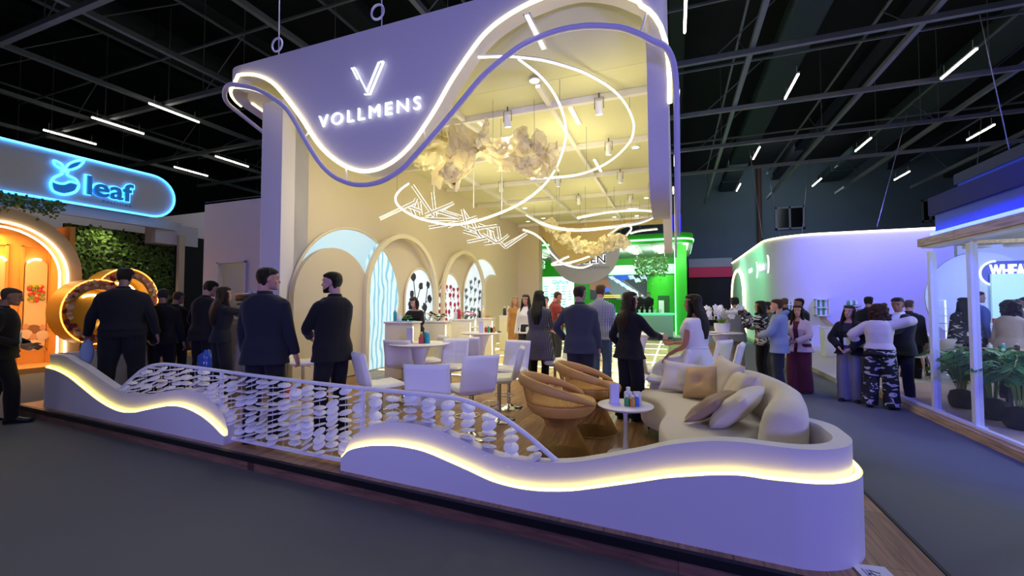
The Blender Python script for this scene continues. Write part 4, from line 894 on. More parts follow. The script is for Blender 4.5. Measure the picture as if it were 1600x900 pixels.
for k in range(1, 9):
    a = math.pi/2*k/8*.62; path.append((cx2+rc2*math.cos(a), cy2+rc2*math.sin(a), math.cos(a), math.sin(a)))
for i, (x, y, nx, ny) in enumerate(path):
    xx = x if i <= m else xe
    a = max(interp(TR, xx), DZ+.05); b = min(interp(LR, xx), a-.04)
    tz.append(a); lz.append(max(b, DZ+.02))
WALLTOP = lambda x: (interp(TL, x) if x < TL[-1][0] else (interp(TR, x) if x > TR[0][0] else DZ+.05))
wave_wall('long lilac white low wall with glowing wave line, curling round the right front corner', path, tz, lz)
# ================================================================ railing hung with white discs
rail = thing('disc_railing', 'white metal railing strung with columns of small white discs between the two low walls', 'railing', (-3.6, 3.2, DZ))
rp = [(188, 608), (200, 597), (211.6, 586.7), (222, 578.5), (235, 572), (249, 569.6), (265, 569.5), (311, 575), (347, 580), (400, 587), (480, 597), (560, 606), (640, 614), (686, 619), (715, 623), (734, 628), (757.5, 637.5), (781, 650), (805, 666), (829, 684.5), (852.5, 705), (870, 720)]
RO = .055
RP = [on_front(x, y, RO) for x, y in rp]; RS = spline(RP, 5)
mb = MB(); mb.tube(RS, .019, 10); mb.build('top_rail', MATS['white_metal'], rail, 60, True)
RT_ = sorted((p.x, p.z) for p in RS)
a = on_front(352, 686, RO); b = on_front(535, 721, RO); mb = MB(); mb.box(((a.x+b.x)/2, (yf(a.x)+yf(b.x))/2+RO, DZ+.045), (b.x-a.x+.1, .03, .03), math.atan2(yf(b.x)-yf(a.x), b.x-a.x)); mb.build('bottom_rail', MATS['white_metal'], rail, 0, True)
for px, py in ((347, 580), (567, 607)):
    p = on_front(px, py, RO); mb = MB(); mb.box((p.x, p.y, (p.z+DZ)/2), (.03, .03, p.z-DZ)); mb.build('post', MATS['white_metal'], rail, 0, True)
rnd = random.Random(3)
mat('disc_white', 'e6e5ec', .4)
dl = []; X = RP[0].x+.10; xr = RP[-1].x-.05
while X < xr:
    zt = interp(RT_, X)-.035; zb = max(DZ+.07, WALLTOP(X)-.06); y = yf(X)+RO
    if zt-zb > .05:
        mb = MB(); mb.tube([(X, y, zt+.03), (X, y, DZ+.05 if X < -2.75 and X > -4.3 else min(zb, zt-.03))], .0022, 4); mb.build('hanging_thread', MATS['white_metal'], rail, 60, True)
        z = zt-rnd.uniform(.0, .03); dense = X > -2.7
        while z > zb:
            dl.append((X, y, z)); z -= rnd.uniform(.042, .07) if not dense else rnd.uniform(.048, .068)
    X += .160 if X < -2.75 else .185
dl.sort(key=lambda p: -(Vector(p)-CAM).length, reverse=True)
def disc(mb, p):
    M = Matrix.Rotation(rnd.uniform(-.8, .8), 4, 'Z') @ Matrix.Rotation(R(rnd.choice([-6, 2, 8, 14, 22, 30])), 4, 'X') @ Matrix.Rotation(R(rnd.uniform(-14, 14)), 4, 'Y')
    mb.lathe([(0.0, -.006), (.052, -.006), (.058, -.003), (.058, .003), (.052, .006), (0.0, .006)], p, 18, M)
for p in dl[:100]:
    mb = MB(); disc(mb, p); mb.build('disc', MATS['disc_white'], rail, 50, True)
mb = MB()
for p in dl[100:]: disc(mb, p)
o = mb.build('farther_discs', MATS['disc_white'], rail, 50, True); o['kind'] = 'stuff'
# number plate lying on the deck corner
c = at_z(1354, 889, DZ+.002)
pl = thing('number_plate', 'white paper number plate lying at the front right corner of the wooden deck', 'sign', c, R(8))
mb = MB(); mb.rbox((.02, -.06, .003), (.17, .19, .005), .002, 1); mb.build('plate', mat('plate_white', 'd8d8e2', .5), pl)
mb = MB(); text_mesh(mb, '21', .075, Matrix.Translation((.035, -.06, .0065)) @ Matrix.Rotation(R(65), 4, 'Z'), .001, align='CENTER'); mb.build('number', mat('print_black', '26262c', .6), pl, 0)
mb = MB()
for k in range(3): mb.box((-.03+.016*k, -.045, .0062), (.006, .07-.015*k, .0008))
mb.build('small_print', mat('print_violet', '7f6fc0', .6), pl, 0)

# low white cube and a red extinguisher on the deck behind the discs
p = floor_at(434, 4.95, DZ); mb = MB(); mb.rbox((0, 0, .14), (.34, .34, .28), .02, 3); o = mb.build('cube_seat', MATS['white_laminate']); o.location = (p.x, p.y+.05, DZ); o.rotation_euler = (0, 0, .1); tag(o, 'low white cube seat on the deck behind the hanging discs, below the navy suit', 'stool')
p = floor_at(446, 5.45, DZ); o = thing('fire_extinguisher', 'red fire extinguisher standing on the deck beside the navy suited man', 'extinguisher', p)
mb = MB(); mb.lathe([(0, 0), (.07, 0), (.075, .01), (.075, .36), (.06, .42), (.025, .45), (.025, .48), (0, .48)], (0, 0, 0), 22); mb.build('tank', mat('tank_red', 'c01c1c', .35), o, 50)
mb = MB(); mb.box((0, .02, .5), (.03, .1, .02)); mb.tube([(0, -.03, .49), (-.06, -.06, .46), (-.085, -.05, .3), (-.085, -.04, .12)], .011, 7); mb.build('valve_and_hose', MATS['black_metal'], o, 50)
# ================================================================ light hoops under the canopy
def hoop(name, label, px, d0, d1, r=.017, y0=None, y1=None, n=5):
    ys = [p[1] for p in px]; lo, hi = min(ys), max(ys)
    P = [at_d(x, y, d0+(d1-d0)*(y-lo)/(hi-lo)) for x, y in px]
    S = spline(P, n); c = sum(S, Vector())/len(S)
    zt = max(p.z for p in S)
    o = thing(name, label, 'light', (c.x, c.y, zt), 0, 'glowing hoops under the canopy')
    mb = MB(); mb.tube(S, r, 8); mb.build('light_line', MATS['led_hoop'], o, 60, True)
    up = MB(); up.tube([p+Vector((0, 0, r*.8)) for p in S], r*1.02, 6); up.build('back_profile', MATS['white_metal'], o, 60, True)
    for i in (len(S)//6, len(S)//2, 5*len(S)//6):
        if S[i].z < 4.9:
            mb = MB(); mb.tube([S[i], (S[i].x, S[i].y, 4.94)], .004, 4); mb.build('hanging_wire', MATS['wire'], o, 60, True)
hoop('light_hoop', 'open glowing hoop high under the front of the canopy ceiling, bulging right', [(747, 89.5), (790, 88), (813, 89.6), (848, 94), (885.5, 104), (917, 115.5), (952, 136), (975, 159), (988, 185), (990, 202), (984, 222), (961, 246), (934, 262.5), (904, 273), (868, 277.5), (829, 279)], 5.75, 8.2)
hoop('light_hoop', 'largest glowing hoop sweeping steeply down to the bundle of light sticks', [(810, 92), (842, 117), (862.5, 141.5), (877, 170), (884, 199), (881.5, 228), (868, 264), (844, 295.5), (808, 321), (766, 339), (730, 348.6), (700, 351), (664, 344), (640, 334.5), (622, 321), (618, 309), (625, 297), (638.5, 286.5)], 5.9, 7.6)
hoop('light_hoop', 'flat glowing hoop far back under the ceiling above the smaller paper garland', [(902.5, 340.5), (925, 336), (955, 331), (994, 328.5), (1024, 331), (1027, 336), (1000, 348), (955, 355.5), (910, 360), (880, 358.5), (850, 351), (823, 336)], 12.5, 11.0, .03)
hoop('light_hoop', 'thin looping light line curling in front of the canopy back tongue', [(817, 359), (835, 366), (850, 378), (862, 396), (880, 412), (907, 418.5), (925, 413)], 14.5, 14.4, .026)
hoop('light_hoop', 'thin light line with a small loop, rising right from the canopy back tongue', [(889, 401), (875, 407), (862, 414), (895, 409.5), (940, 393), (970, 375), (984, 362), (986, 355), (980, 352.5), (968, 355), (950, 368)], 13.8, 13.9, .026)
hoop('light_hoop', 'short light line running right to the canopy leg near the green stand', [(985, 365), (1000, 361), (1027, 358)], 13.9, 13.9, .026)
# ================================================================ crumpled paper clouds
def sheet(w, h, seed, amp):
    n = 16; vs = []; fs = []
    for i in range(n+1):
        for j in range(n+1):
            u = i/n-.5; v = j/n-.5
            ed = 1+.18*noise.noise(Vector((u*5+seed, v*5, 3.1)))
            q = Vector((u*3.2+seed*3.7, v*3.2, seed)); rg = 1-abs(noise.noise(q)*2); r2 = 1-abs(noise.noise(q*2.3)*2)
            bend = .7*math.sin(u*3+seed)*h*.4
            vs.append(Vector((u*w*ed, amp*(rg*.9+r2*.4)+bend*(v+.3), v*h*ed+amp*.4*noise.noise(q*1.7))))
    for i in range(n):
        for j in range(n): a = i*(n+1)+j; fs.append((a, a+1, a+n+2, a+n+1))
    return vs, fs
def paper_cloud(label, items, D, wires):
    c = at_d(items[len(items)//2][0], items[len(items)//2][1], D)
    o = thing('paper_cloud', label, 'hanging decoration', c, 0, 'crumpled paper clouds')
    rnd = random.Random(len(items))
    for i, (px, py, w, h, rx, ry, rz, dd) in enumerate(items):
        p = at_d(px, py, D+dd); M = Matrix.Translation(p) @ Matrix.Rotation(YAW+R(rz), 4, 'Z') @ Matrix.Rotation(R(rx), 4, 'X') @ Matrix.Rotation(R(ry), 4, 'Y')
        vs, fs = sheet(w, h, i*1.37+len(items), .24*min(w, h)); mb = MB()
        V = [M @ v for v in vs]; nrm = (M.to_3x3() @ Vector((0, 1, 0)))*.004
        m = len(V); mb.add(V+[v+nrm for v in V], fs+[tuple(reversed([k+m for k in f])) for f in fs])
        n1 = 17; rim = [k for k in range(n1)]+[n1*(k+1)-1 for k in range(1, n1)]+[n1*n1-1-k for k in range(1, n1)]+[n1*(n1-1-k) for k in range(1, n1-1)]
        mb.add(V+[v+nrm for v in V], [(rim[k], rim[(k+1) % len(rim)], rim[(k+1) % len(rim)]+m, rim[k]+m) for k in range(len(rim))])
        mb.build('crumpled_sheet', MATS['paper'], o, 28, True)
    for px, py in wires:
        p = at_d(px, py, D); mb = MB(); mb.tube([p, (p.x, p.y, 4.94)], .004, 4); mb.build('hanging_wire', MATS['wire'], o, 60, True)
paper_cloud('large cream crumpled paper cloud hanging under the front of the canopy', [
    (688, 236, .85, .75, 25, 0, 20, .3), (706, 250, .6, .9, -15, 20, -30, 0), (725, 232, .5, .6, 40, -20, 30, .1), (690, 215, .6, .35, 60, 10, 0, .2), (757, 213, .26, .5, 5, 14, 70, .1), (775, 240, .75, .45, 35, 20, 10, .2),
    (800, 228, .65, .4, 20, -25, -20, .1), (828, 240, .6, .6, 10, 30, 35, 0), (850, 250, .5, .5, -20, -10, -40, .1), (842, 222, .3, .36, 0, 30, 20, .1), (808, 262, .55, .3, 55, 0, 15, -.1), (705, 272, .35, .3, 10, 40, 0, 0)], 7.0, [(690, 220), (770, 225), (835, 225)])
its = []
rnd = random.Random(9)
for k in range(16):
    t = k/15; px = 858+112*t; py = 352+34*math.sin(t*2.25)
    its.append((px, py+rnd.uniform(-6, 6), rnd.uniform(.34, .56), rnd.uniform(.3, .5), rnd.uniform(-50, 50), rnd.uniform(-40, 40), rnd.uniform(-60, 60), rnd.uniform(-.2, .2)))
paper_cloud('smaller cream crumpled paper garland hanging in front of the canopy back tongue', its, 12.2, [(870, 355), (915, 380), (960, 368)])
# ================================================================ bundle of light sticks
st = [(45, 540, 225, 455), (215, 365, 325, 525), (320, 400, 335, 530), (235, 435, 210, 500), (250, 450, 260, 520), (280, 520, 425, 460), (340, 500, 460, 535), (260, 540, 440, 545), (375, 500, 470, 530), (205, 475, 230, 530), (300, 585, 480, 555), (475, 490, 500, 590),
      (480, 500, 520, 560), (400, 580, 550, 530), (520, 540, 560, 620), (500, 600, 655, 575), (500, 660, 600, 640), (540, 600, 580, 640), (610, 600, 620, 660), (625, 590, 640, 650), (590, 670, 670, 660), (660, 580, 675, 665), (650, 640, 700, 690), (670, 660, 715, 625),
      (700, 690, 810, 615), (690, 680, 800, 620), (560, 570, 640, 600), (450, 560, 540, 600), (430, 455, 290, 540), (180, 470, 260, 500), (580, 620, 650, 665), (480, 605, 570, 632)]
c = at_d(715, 340, 8.6); so = thing('light_stick_bundle', 'hanging bundle of criss-crossed glowing white light sticks below the large hoop', 'light', c)
mat('stick_body', 'aaa696', .4); rnd = random.Random(21)
for (x0, y0, x1, y1) in st:
    pa = (580+.3*x0, 180+.3*y0); pb = (580+.3*x1, 180+.3*y1); d = 7.9+(pa[0]-595)/220*1.8+rnd.uniform(-.12, .12)
    a = at_d(pa[0], pa[1], d); b = at_d(pb[0], pb[1], d+rnd.uniform(-.15, .15)); ax = (b-a); L = ax.length; ax.normalize()
    s = ax.cross(FW).normalized(); f = s.cross(ax)
    mb = MB(); w = .022; q = .012
    mb.m = 0; mb.prism([a-s*w-f*q, a+s*w-f*q, a+s*w+f*q, a-s*w+f*q], ax*L)
    mb.m = 1
    for sg in (-1, 1): mb.tube([a+s*sg*w*1.05, b+s*sg*w*1.05], .0065, 5)
    mb.build('light_stick', [MATS['stick_body'], MATS['led_hoop']], so, 0, True)
for px, py in ((678, 300), (740, 325), (784, 335)):
    p = at_d(px, py, 8.5); mb = MB(); mb.tube([p, (p.x, p.y, 4.94)], .012, 6); mb.build('hanging_rod', MATS['white_metal'], so, 60, True)
# ================================================================ spots and line lights in the canopy ceiling
spots = [(793, 190), (936, 170), (951, 235), (730, 262), (783, 294), (872, 286), (969, 280), (904, 315), (985, 312)]
glow('lens_white', 'fff6dc', 9.0)
spots.sort()
SPOTS = []
for i, (px, py) in enumerate(spots):
    p = at_z(px, py, 4.66)
    o = thing('ceiling_spotlight', 'white cylinder spotlight clamped under the canopy ceiling grid, %s from the left' % ORD[i], 'spotlight', p, 0, 'spotlights under the canopy ceiling')
    M = Matrix.Rotation(R(12), 4, 'X')
    mb = MB(); mb.lathe([(.0, .11), (.045, .11), (.055, .1), (.058, -.06), (.062, -.09), (.05, -.09), (.045, -.07)], (0, 0, 0), 18, M); mb.build('housing', MATS['white_metal'], o)
    mb = MB(); mb.lathe([(0, -.072), (.045, -.075), (.045, -.082), (0, -.08)], (0, 0, 0), 16, M); mb.build('lens', MATS['lens_white'], o)
    mb = MB(); mb.tube([(-.07, 0, 0), (-.07, 0, .18), (.07, 0, .18), (.07, 0, 0)], .007, 5); mb.tube([(0, 0, .18), (0, 0, .25)], .014, 6); mb.build('bracket', MATS['grey_metal'], o)
    SPOTS.append(p)
rec = [(835, 126), (993, 230), (1010, 309), (820, 325), (825, 346), (849, 341), (919, 335), (960, 339), (995, 337), (880, 322)]
rec.sort()
for i, (px, py) in enumerate(rec):
    p = at_z(px, py, 4.93)
    o = thing('recessed_downlight', 'round recessed downlight shining in the canopy ceiling, %s from the left' % ORD[i], 'downlight', p, 0, 'recessed downlights in the canopy ceiling')
    mb = MB(); mb.lathe([(.085, .01), (.085, -.008), (.07, -.008), (.07, .01)], (0, 0, 0), 20); mb.build('rim', MATS['white_metal'], o)
    mb = MB(); mb.lathe([(0, .004), (.07, .004), (.07, -.004), (0, -.004)], (0, 0, 0), 20); mb.build('lens', MATS['lens_white'], o)
    SPOTS.append(p)
for i, (a, b) in enumerate((((749, 190), (756, 199)), ((824, 24), (850, 76)), ((890, 164), (904, 194)), ((931, 249), (937, 268)))):
    p = at_z(a[0], a[1], 4.93); q = at_z(b[0], b[1], 4.93)
    o = thing('recessed_line_light', 'short glowing line light recessed in the canopy ceiling, %s from the left' % ORD[i], 'ceiling light', (p+q)/2, 0, 'line lights in the canopy ceiling')
    mb = MB(); d = (q-p); L = max(d.length, .4); mb.box((0, 0, 0), (.05, L, .02)); mb.build('diffuser', MATS['led_hoop'], o)
    mb = MB(); mb.box((-.035, 0, .004), (.02, L+.04, .02)); mb.box((.035, 0, .004), (.02, L+.04, .02)); mb.build('profile', MATS['white_metal'], o)
# ================================================================ bar stools
SEATZ = .56
def build_stool():
    o = thing('bar_stool', 'x', 'bar stool', (0, 0, 0), 0, 'white bar stools on the stand')
    # faces +Y: seat pad, back at -Y
    mb = MB(); mb.lathe([(0, 0), (.2, 0), (.205, .006), (.19, .014), (.1, .028), (.045, .045), (.03, .06), (0, .062)], (0, 0, 0), 32); mb.build('base', MATS['chrome'], o, 50)
    mb = MB(); mb.cyl((0, 0, .25), .026, .44, 16); mb.cyl((0, 0, .42), .018, .12, 14); mb.build('pole', MATS['chrome'], o)
    mb = MB(); mb.tube(spline([(0, .02, .2), (-.11, .05, .2), (-.14, .15, .2), (-.08, .21, .2), (.08, .21, .2), (.14, .15, .2), (.11, .05, .2), (0, .02, .2)], 5), .009, 7); mb.build('footrest', MATS['chrome'], o, 60)
    def pad(u0, u1, v0, v1, th, fn, nu=24, nv=24):
        """quilted cushion: fn(u,v,t) with t the thickness direction (0..1)"""
        vs = []; fs = []
        for side in (0, 1):
            for i in range(nu+1):
                for j in range(nv+1):
                    u = i/nu; v = j/nv
                    ed = min(1, min(u, 1-u)*14)**.5*min(1, min(v, 1-v)*14)**.5
                    q = 1-.16*max(0, 1-abs(u-.5)/.03)-.16*max(0, 1-abs(v-.5)/.03)
                    h = .5+.5*ed*(q if side else 1)
                    vs.append(fn(u0+(u1-u0)*u, v0+(v1-v0)*v, th*(h-.5 if side else .5-h)))
        n1 = (nu+1)*(nv+1)
        for s in (0, 1):
            for i in range(nu):
                for j in range(nv):
                    a = s*n1+i*(nv+1)+j; q = (a, a+nv+1, a+nv+2, a+1); fs.append(q if s else q[::-1])
        rim = [j for j in range(nv+1)]+[i*(nv+1)+nv for i in range(1, nu+1)]+[nu*(nv+1)+nv-1-j for j in range(nv)]+[(nu-1-i)*(nv+1) for i in range(nu-1)]
        for k in range(len(rim)): a = rim[k]; b = rim[(k+1) % len(rim)]; fs.append((a, b, b+n1, a+n1))
        return vs, fs
    mb = MB(); v, f = pad(-.21, .21, -.18, .21, .075, lambda u, w, t: Vector((u, w, SEATZ-.04+t+.012*(w/.2)**2))); mb.add(v, f); mb.build('seat', MATS['white_leather'], o, 50)
    mb = MB(); v, f = pad(-.21, .21, -.05, .36, .065, lambda u, w, t: Vector((u, -.185-.10*max(0, w-.0)/.36*.9+.05*max(0, -w/.05)**2+t-.03*(1-(u/.21)**2), SEATZ+w))); mb.add(v, f); mb.build('backrest', MATS['white_leather'], o, 50)
    mb = MB(); mb.box((0, .01, SEATZ-.085), (.2, .2, .012)); mb.tube([(.08, .06, SEATZ-.09), (.2, .12, SEATZ-.1), (.24, .13, SEATZ-.1)], .006, 6); mb.build('seat_plate', MATS['chrome'], o)
    return o
# (px, py of the seat top centre, facing relative to the camera, label)
stools = [
    ((596, 596), 70, 'white bar stool just behind the disc railing, facing right, beside the man in black'),
    ((474, 562), 95, 'white bar stool against the beige wall, between the two suited men'),
    ((630, 566), 20, 'white bar stool seen from behind, in front of the counter with the phone stand table'),
    ((676, 622), 12, 'nearest white bar stool, its wide plain back turned to the camera'),
    ((737, 602), 338, 'white bar stool with its back to the camera, second nearest, right of the nearest one'),
    ((703, 570), 200, 'white bar stool with quilted back facing the camera beyond the tall table'),
    ((668, 560), 250, 'white bar stool half hidden behind the pedestal of the nearest tall table'),
    ((737, 558), 15, 'white bar stool with its plain back turned, under the farther tall table with bottles'),
    ((795, 574), 210, 'white bar stool with quilted back facing left, beside the woman in tweed'),
    ((780, 586), 275, 'white bar stool seen from the side, back at right, before the tan armchair'),
    ((867, 561), 258, 'white bar stool behind the man in the grey suit and the tweed coat'),
    ((1040, 587), -84, 'white bar stool that the woman in white sits on'),
    ((1018, 574), 60, 'white bar stool behind the woman in black, with curved back and chrome base'),
    ((1106, 566), 300, 'white bar stool behind the woman in white, under the orchid table'),
    ((1124, 574), 278, 'white bar stool with tall back beside the cushions at the far sofa end'),
    ((945, 530), 10, 'white bar stool far back at the edge of the gold floor by the green counter'),
]
first = None; STOOLS = []
for (pp, rel, lab) in stools:
    p = at_z(pp[0], pp[1], DZ+SEATZ)
    if first is None: o = first = build_stool()
    else: o = copy_tree(first)
    o.location = (p.x, p.y, DZ+(.018 if p.y > 7.7 else 0)); o.rotation_euler = (0, 0, math.atan2(-p.x, p.y)-R(rel)); o['label'] = lab; STOOLS.append(o)
# ================================================================ tall pedestal tables
TABZ = .86
def build_table(r, h, prof, name, label, loc, group=None):
    o = thing(name, label, 'table', loc, 0, group)
    mb = MB(); mb.lathe([(0, h-.028), (r-.035, h-.028), (r-.004, h-.012), (r, h-.004), (r-.006, h), (0, h)], (0, 0, 0), 48); mb.build('table_top', MATS['white_laminate'], o, 40)
    mb = MB(); mb.lathe(prof, (0, 0, 0), 32); mb.build('pedestal', MATS['white_laminate'], o, 50)
    return o
tall = [(.0, 0), (.27, 0), (.275, .012), (.2, .03), (.1, .1), (.07, .25), (.065, .4), (.09, .6), (.15, .76), (.19, TABZ-.028), (0, TABZ-.028)]
tabs = [((655, 536), .46, 'white pedestal table with flared stem nearest the stool backs, holding products'), ((752, 521), .42, 'white pedestal table with flared stem in front of the cream counters'),
        ((727, 511.5), .34, 'white pedestal table farthest back, partly behind the one with bottles'), ((1000, 522), .46, 'white pedestal table between the woman in black and the woman in white'), ((1126, 519.5), .42, 'white pedestal table carrying the orchid bowl')]
TABS = []
for (pp, r, lab) in tabs:
    p = at_z(pp[0], pp[1], DZ+TABZ); TABS.append(build_table(r, TABZ, tall, 'pedestal_table', lab, (p.x, p.y, DZ+(.018 if 7.7 < p.y < 17.5 and -6.1 < p.x < -.2 else 0)), 'white pedestal tables'))
st_prof = [(0, 0), (.17, 0), (.175, .008), (.12, .018), (.05, .035), (.026, .07), (.02, .2), (.02, .38), (.035, .43), (.06, .455), (0, .455)]
p = at_z(977, 632, DZ+.48); side = build_table(.265, .48, st_prof, 'side_table', 'low round white side table with thin stem beside the cream sofa', (p.x, p.y, DZ)); SIDE = p
# things on tables
mat('acrylic', 'c9c6ea', .15, spec=.7); mat('label_teal', '2aa7b5', .4); mat('label_green', '3e9a55', .4); mat('label_amber', 'c98b3e', .4); mat('label_blue', '3f6fc4', .4); mat('label_red', 'c23a52', .4); mat('bottle_clear', 'dcdcdc', .15); mat('label_dark', '2b2630', .4); mat('label_violet', '8d86b8', .4)
def bottle(loc, r, h, m, lab, cat='bottle', name='product_bottle', group='product bottles'):
    o = thing(name, lab, cat, loc, 0, group)
    mb = MB(); mb.lathe([(0, 0), (r*.92, 0), (r, .006), (r, h*.66), (r*.9, h*.72), (r*.4, h*.8), (r*.4, h*.86), (0, h*.86)], (0, 0, 0), 16); mb.build('body', m, o, 50)
    mb = MB(); mb.lathe([(0, h*.84), (r*.5, h*.84), (r*.5, h), (0, h)], (0, 0, 0), 14); mb.build('cap', MATS['white_paint'], o, 50); return o
def box_prod(loc, s, m, lab, rz=0, cat='box', name='product_box', group='product boxes'):
    mb = MB(); mb.rbox((0, 0, s[2]/2), s, .004, 1); o = mb.build(name, m); o.location = loc; o.rotation_euler = (0, 0, rz); return tag(o, lab, cat, group)
def stand(loc, lab, rz, h=.2):
    o = thing('menu_stand', lab, 'stand', loc, rz, 'clear menu stands')
    mb = MB(); mb.rbox((0, 0, .006), (.1, .09, .012), .003, 1); mb.build('foot', MATS['acrylic'], o)
    mb = MB(); mb.rbox((0, 0, h/2+.01), (.085, .05, h), .004, 1); mb.build('leaflet_holder', MATS['acrylic'], o); return o
def tpos(i, dx, dy, z=TABZ):
    t = TABS[i]; return Vector((t.location.x, t.location.y, t.location.z+z)) + RT*dx + Vector((-math.sin(YAW), math.cos(YAW), 0))*dy
stand(tpos(0, -.13, -.05), 'lilac clear menu stand on the nearest tall table', YAW, .22)
bottle(tpos(0, .03, .02), .03, .17, MATS['label_amber'], 'amber bottle in the cluster on the nearest tall table'); bottle(tpos(0, .09, -.02), .03, .2, MATS['label_green'], 'green bottle in the cluster on the nearest tall table')
bottle(tpos(0, .14, -.06), .034, .19, MATS['label_teal'], 'teal bottle at the right of the cluster on the nearest tall table'); box_prod(tpos(0, .05, -.09), (.07, .05, .1), MATS['label_red'], 'small crimson box on the nearest tall table', YAW)
stand(tpos(1, -.0, -.05), 'clear menu stand on the tall table before the cream counters', YAW, .22)
for k, (m, c) in enumerate((('label_red', 'red'), ('label_green', 'green'), ('label_dark', 'dark'), ('label_amber', 'amber'))): bottle(tpos(1, .09+.055*k, .02-.03*(k % 2)), .026, .13+.02*(k % 2), MATS[m], '%s bottle in the row on the tall table before the cream counters' % c)
mb = MB(); mb.ell((0, 0, .015), (.05, .028, .015)); o = mb.build('computer_mouse', MATS['black_plastic']); o.location = tpos(1, .36, -.02); tag(o, 'small black object lying at the right edge of the tall table before the counters', 'gadget')
stand(tpos(2, .02, -.02), 'clear menu stand on the farthest tall table', YAW, .22); bottle(tpos(2, .14, .0), .03, .16, MATS['label_teal'], 'teal bottle on the farthest tall table')
stand(tpos(3, .12, .0), 'clear menu stand on the table between the two standing women', YAW, .2); bottle(tpos(3, -.1, .05), .03, .14, MATS['label_teal'], 'teal bottle on the table between the two standing women')
def spos(dx, dy): return Vector((SIDE.x, SIDE.y, DZ+.48)) + RT*dx + Vector((-math.sin(YAW), math.cos(YAW), 0))*dy
stand(spos(-.1, .02), 'white menu stand on the low side table by the sofa', YAW, .19)
bottle(spos(.0, -.06), .026, .1, MATS['label_green'], 'small green jar on the low side table by the sofa'); bottle(spos(.045, -.09), .026, .11, MATS['label_amber'], 'small amber jar on the low side table by the sofa'); bottle(spos(.09, -.07), .026, .11, MATS['label_blue'], 'small blue jar on the low side table by the sofa')
bottle(spos(.04, .04), .04, .16, MATS['bottle_clear'], 'clear bottle with pointed cap on the low side table by the sofa'); box_prod(spos(.12, .02), (.07, .05, .12), MATS['bottle_clear'], 'pale box on the low side table by the sofa', YAW)
# ================================================================ wire armchairs
mat('bronze_wire', 'c49a52', .35, .5); mat('tan_leather', 'c6964c', .5, bump=(160, .05))
def wire_chair(loc, rz, lab):
    o = thing('wire_armchair', lab, 'armchair', loc, rz, 'tan wire armchairs')
    # facing +Y. base of fine flaring wires
    n = 104; mb = MB()
    mb.lathe([(.285, 0), (.295, .006), (.285, .012), (.26, .012), (.26, 0)], (0, 0, 0), 40); mb.lathe([(.145, .28), (.155, .286), (.145, .292), (.135, .286)], (0, 0, 0), 36)
    for k in range(n):
        a = 2*math.pi*k/n; P = [(r*math.cos(a+t*.3), r*math.sin(a+t*.3), t+.006) for t, r in ((0, .285), (.09, .245), (.18, .195), (.28, .148), (.34, .165), (.40, .235))]
        mb.tube(P, .0042, 4)
    mb.build('wire_base', MATS['bronze_wire'], o, 60)
    mb = MB(); rings = []                                   # ribbed upholstered bucket seat
    for r, z in ((0.02, .388), (.2, .392), (.285, .42), (.325, .47), (.335, .51), (.322, .535), (.29, .54), (.2, .515), (.02, .505)):
        rings.append([Vector(((r+(.0035 if k % 2 else 0)*min(1, r*5))*math.cos(2*math.pi*k/144), (r+(.0035 if k % 2 else 0)*min(1, r*5))*math.sin(2*math.pi*k/144), z)) for k in range(144)])
    mb.loft(rings); mb.build('seat_bucket', MATS['tan_leather'], o, 25)
    mb = MB(); rail = []
    for k in range(61):
        th = R(-228+276*k/60); u = abs(k-30)/30             # 0 at the back
        rail.append(Vector(((.36+.01*(1-u))*math.cos(th), .365*math.sin(th)-.02*(1-u), .755-.225*u**1.7)))
    for k in range(1, 120):
        i_ = k/2; th = R(-228+276*i_/60); q = rail[int(i_)].lerp(rail[min(int(i_)+1, 60)], i_-int(i_)); mb.tube([(.335*math.cos(th), .335*math.sin(th), .52), q.lerp(Vector((.34*math.cos(th), .34*math.sin(th), .52)), .5)*1.0, q], .003, 4)
    mb.build('wire_basket', MATS['bronze_wire'], o, 60)
    mb = MB(); rings = []
    for k, p in enumerate(rail):
        t = (rail[min(k+1, 60)]-rail[max(k-1, 0)]).normalized(); s = Vector((t.y, -t.x, 0)).normalized(); u = abs(k-30)/30
        w = .024+.006*(1-u); h = .036*(1-u*u)+.022
        if k in (0, 60): w *= .5; h *= .5
        rings.append([p+s*w*math.cos(a)+Vector((0, 0, 1))*(h*math.sin(a)-.02*(1-u)) for a in [2*math.pi*j/12 for j in range(12)]])
    mb.loft(rings); mb.build('arm_rail', MATS['tan_leather'], o, 60)
    return o
p = floor_at(876, 4.18, DZ); wire_chair(p, heading(88), 'nearer tan leather wire armchair, its ribbed basket turned to the camera')
p = floor_at(923, 4.95, DZ); wire_chair(p, heading(96), 'farther tan leather wire armchair, behind the first and left of the side table')
# ================================================================ curved sofa
mat('sofa_cream', 'd8cfc6', .85, bump=(190, .25), sheen=.2); mat('cushion_cream', 'd8cdbf', .85, bump=(170, .25)); mat('cushion_tan', 'c3a278', .8, bump=(170, .25)); mat('cushion_mocha', 'a58c76', .8, bump=(170, .25)); mat('cushion_white', 'dcd3c9', .85, bump=(170, .25))
sofa = thing('curved_sofa', 'large cream curved sofa piled with cushions inside the right end of the low wall', 'sofa', (.45, 4.5, DZ))
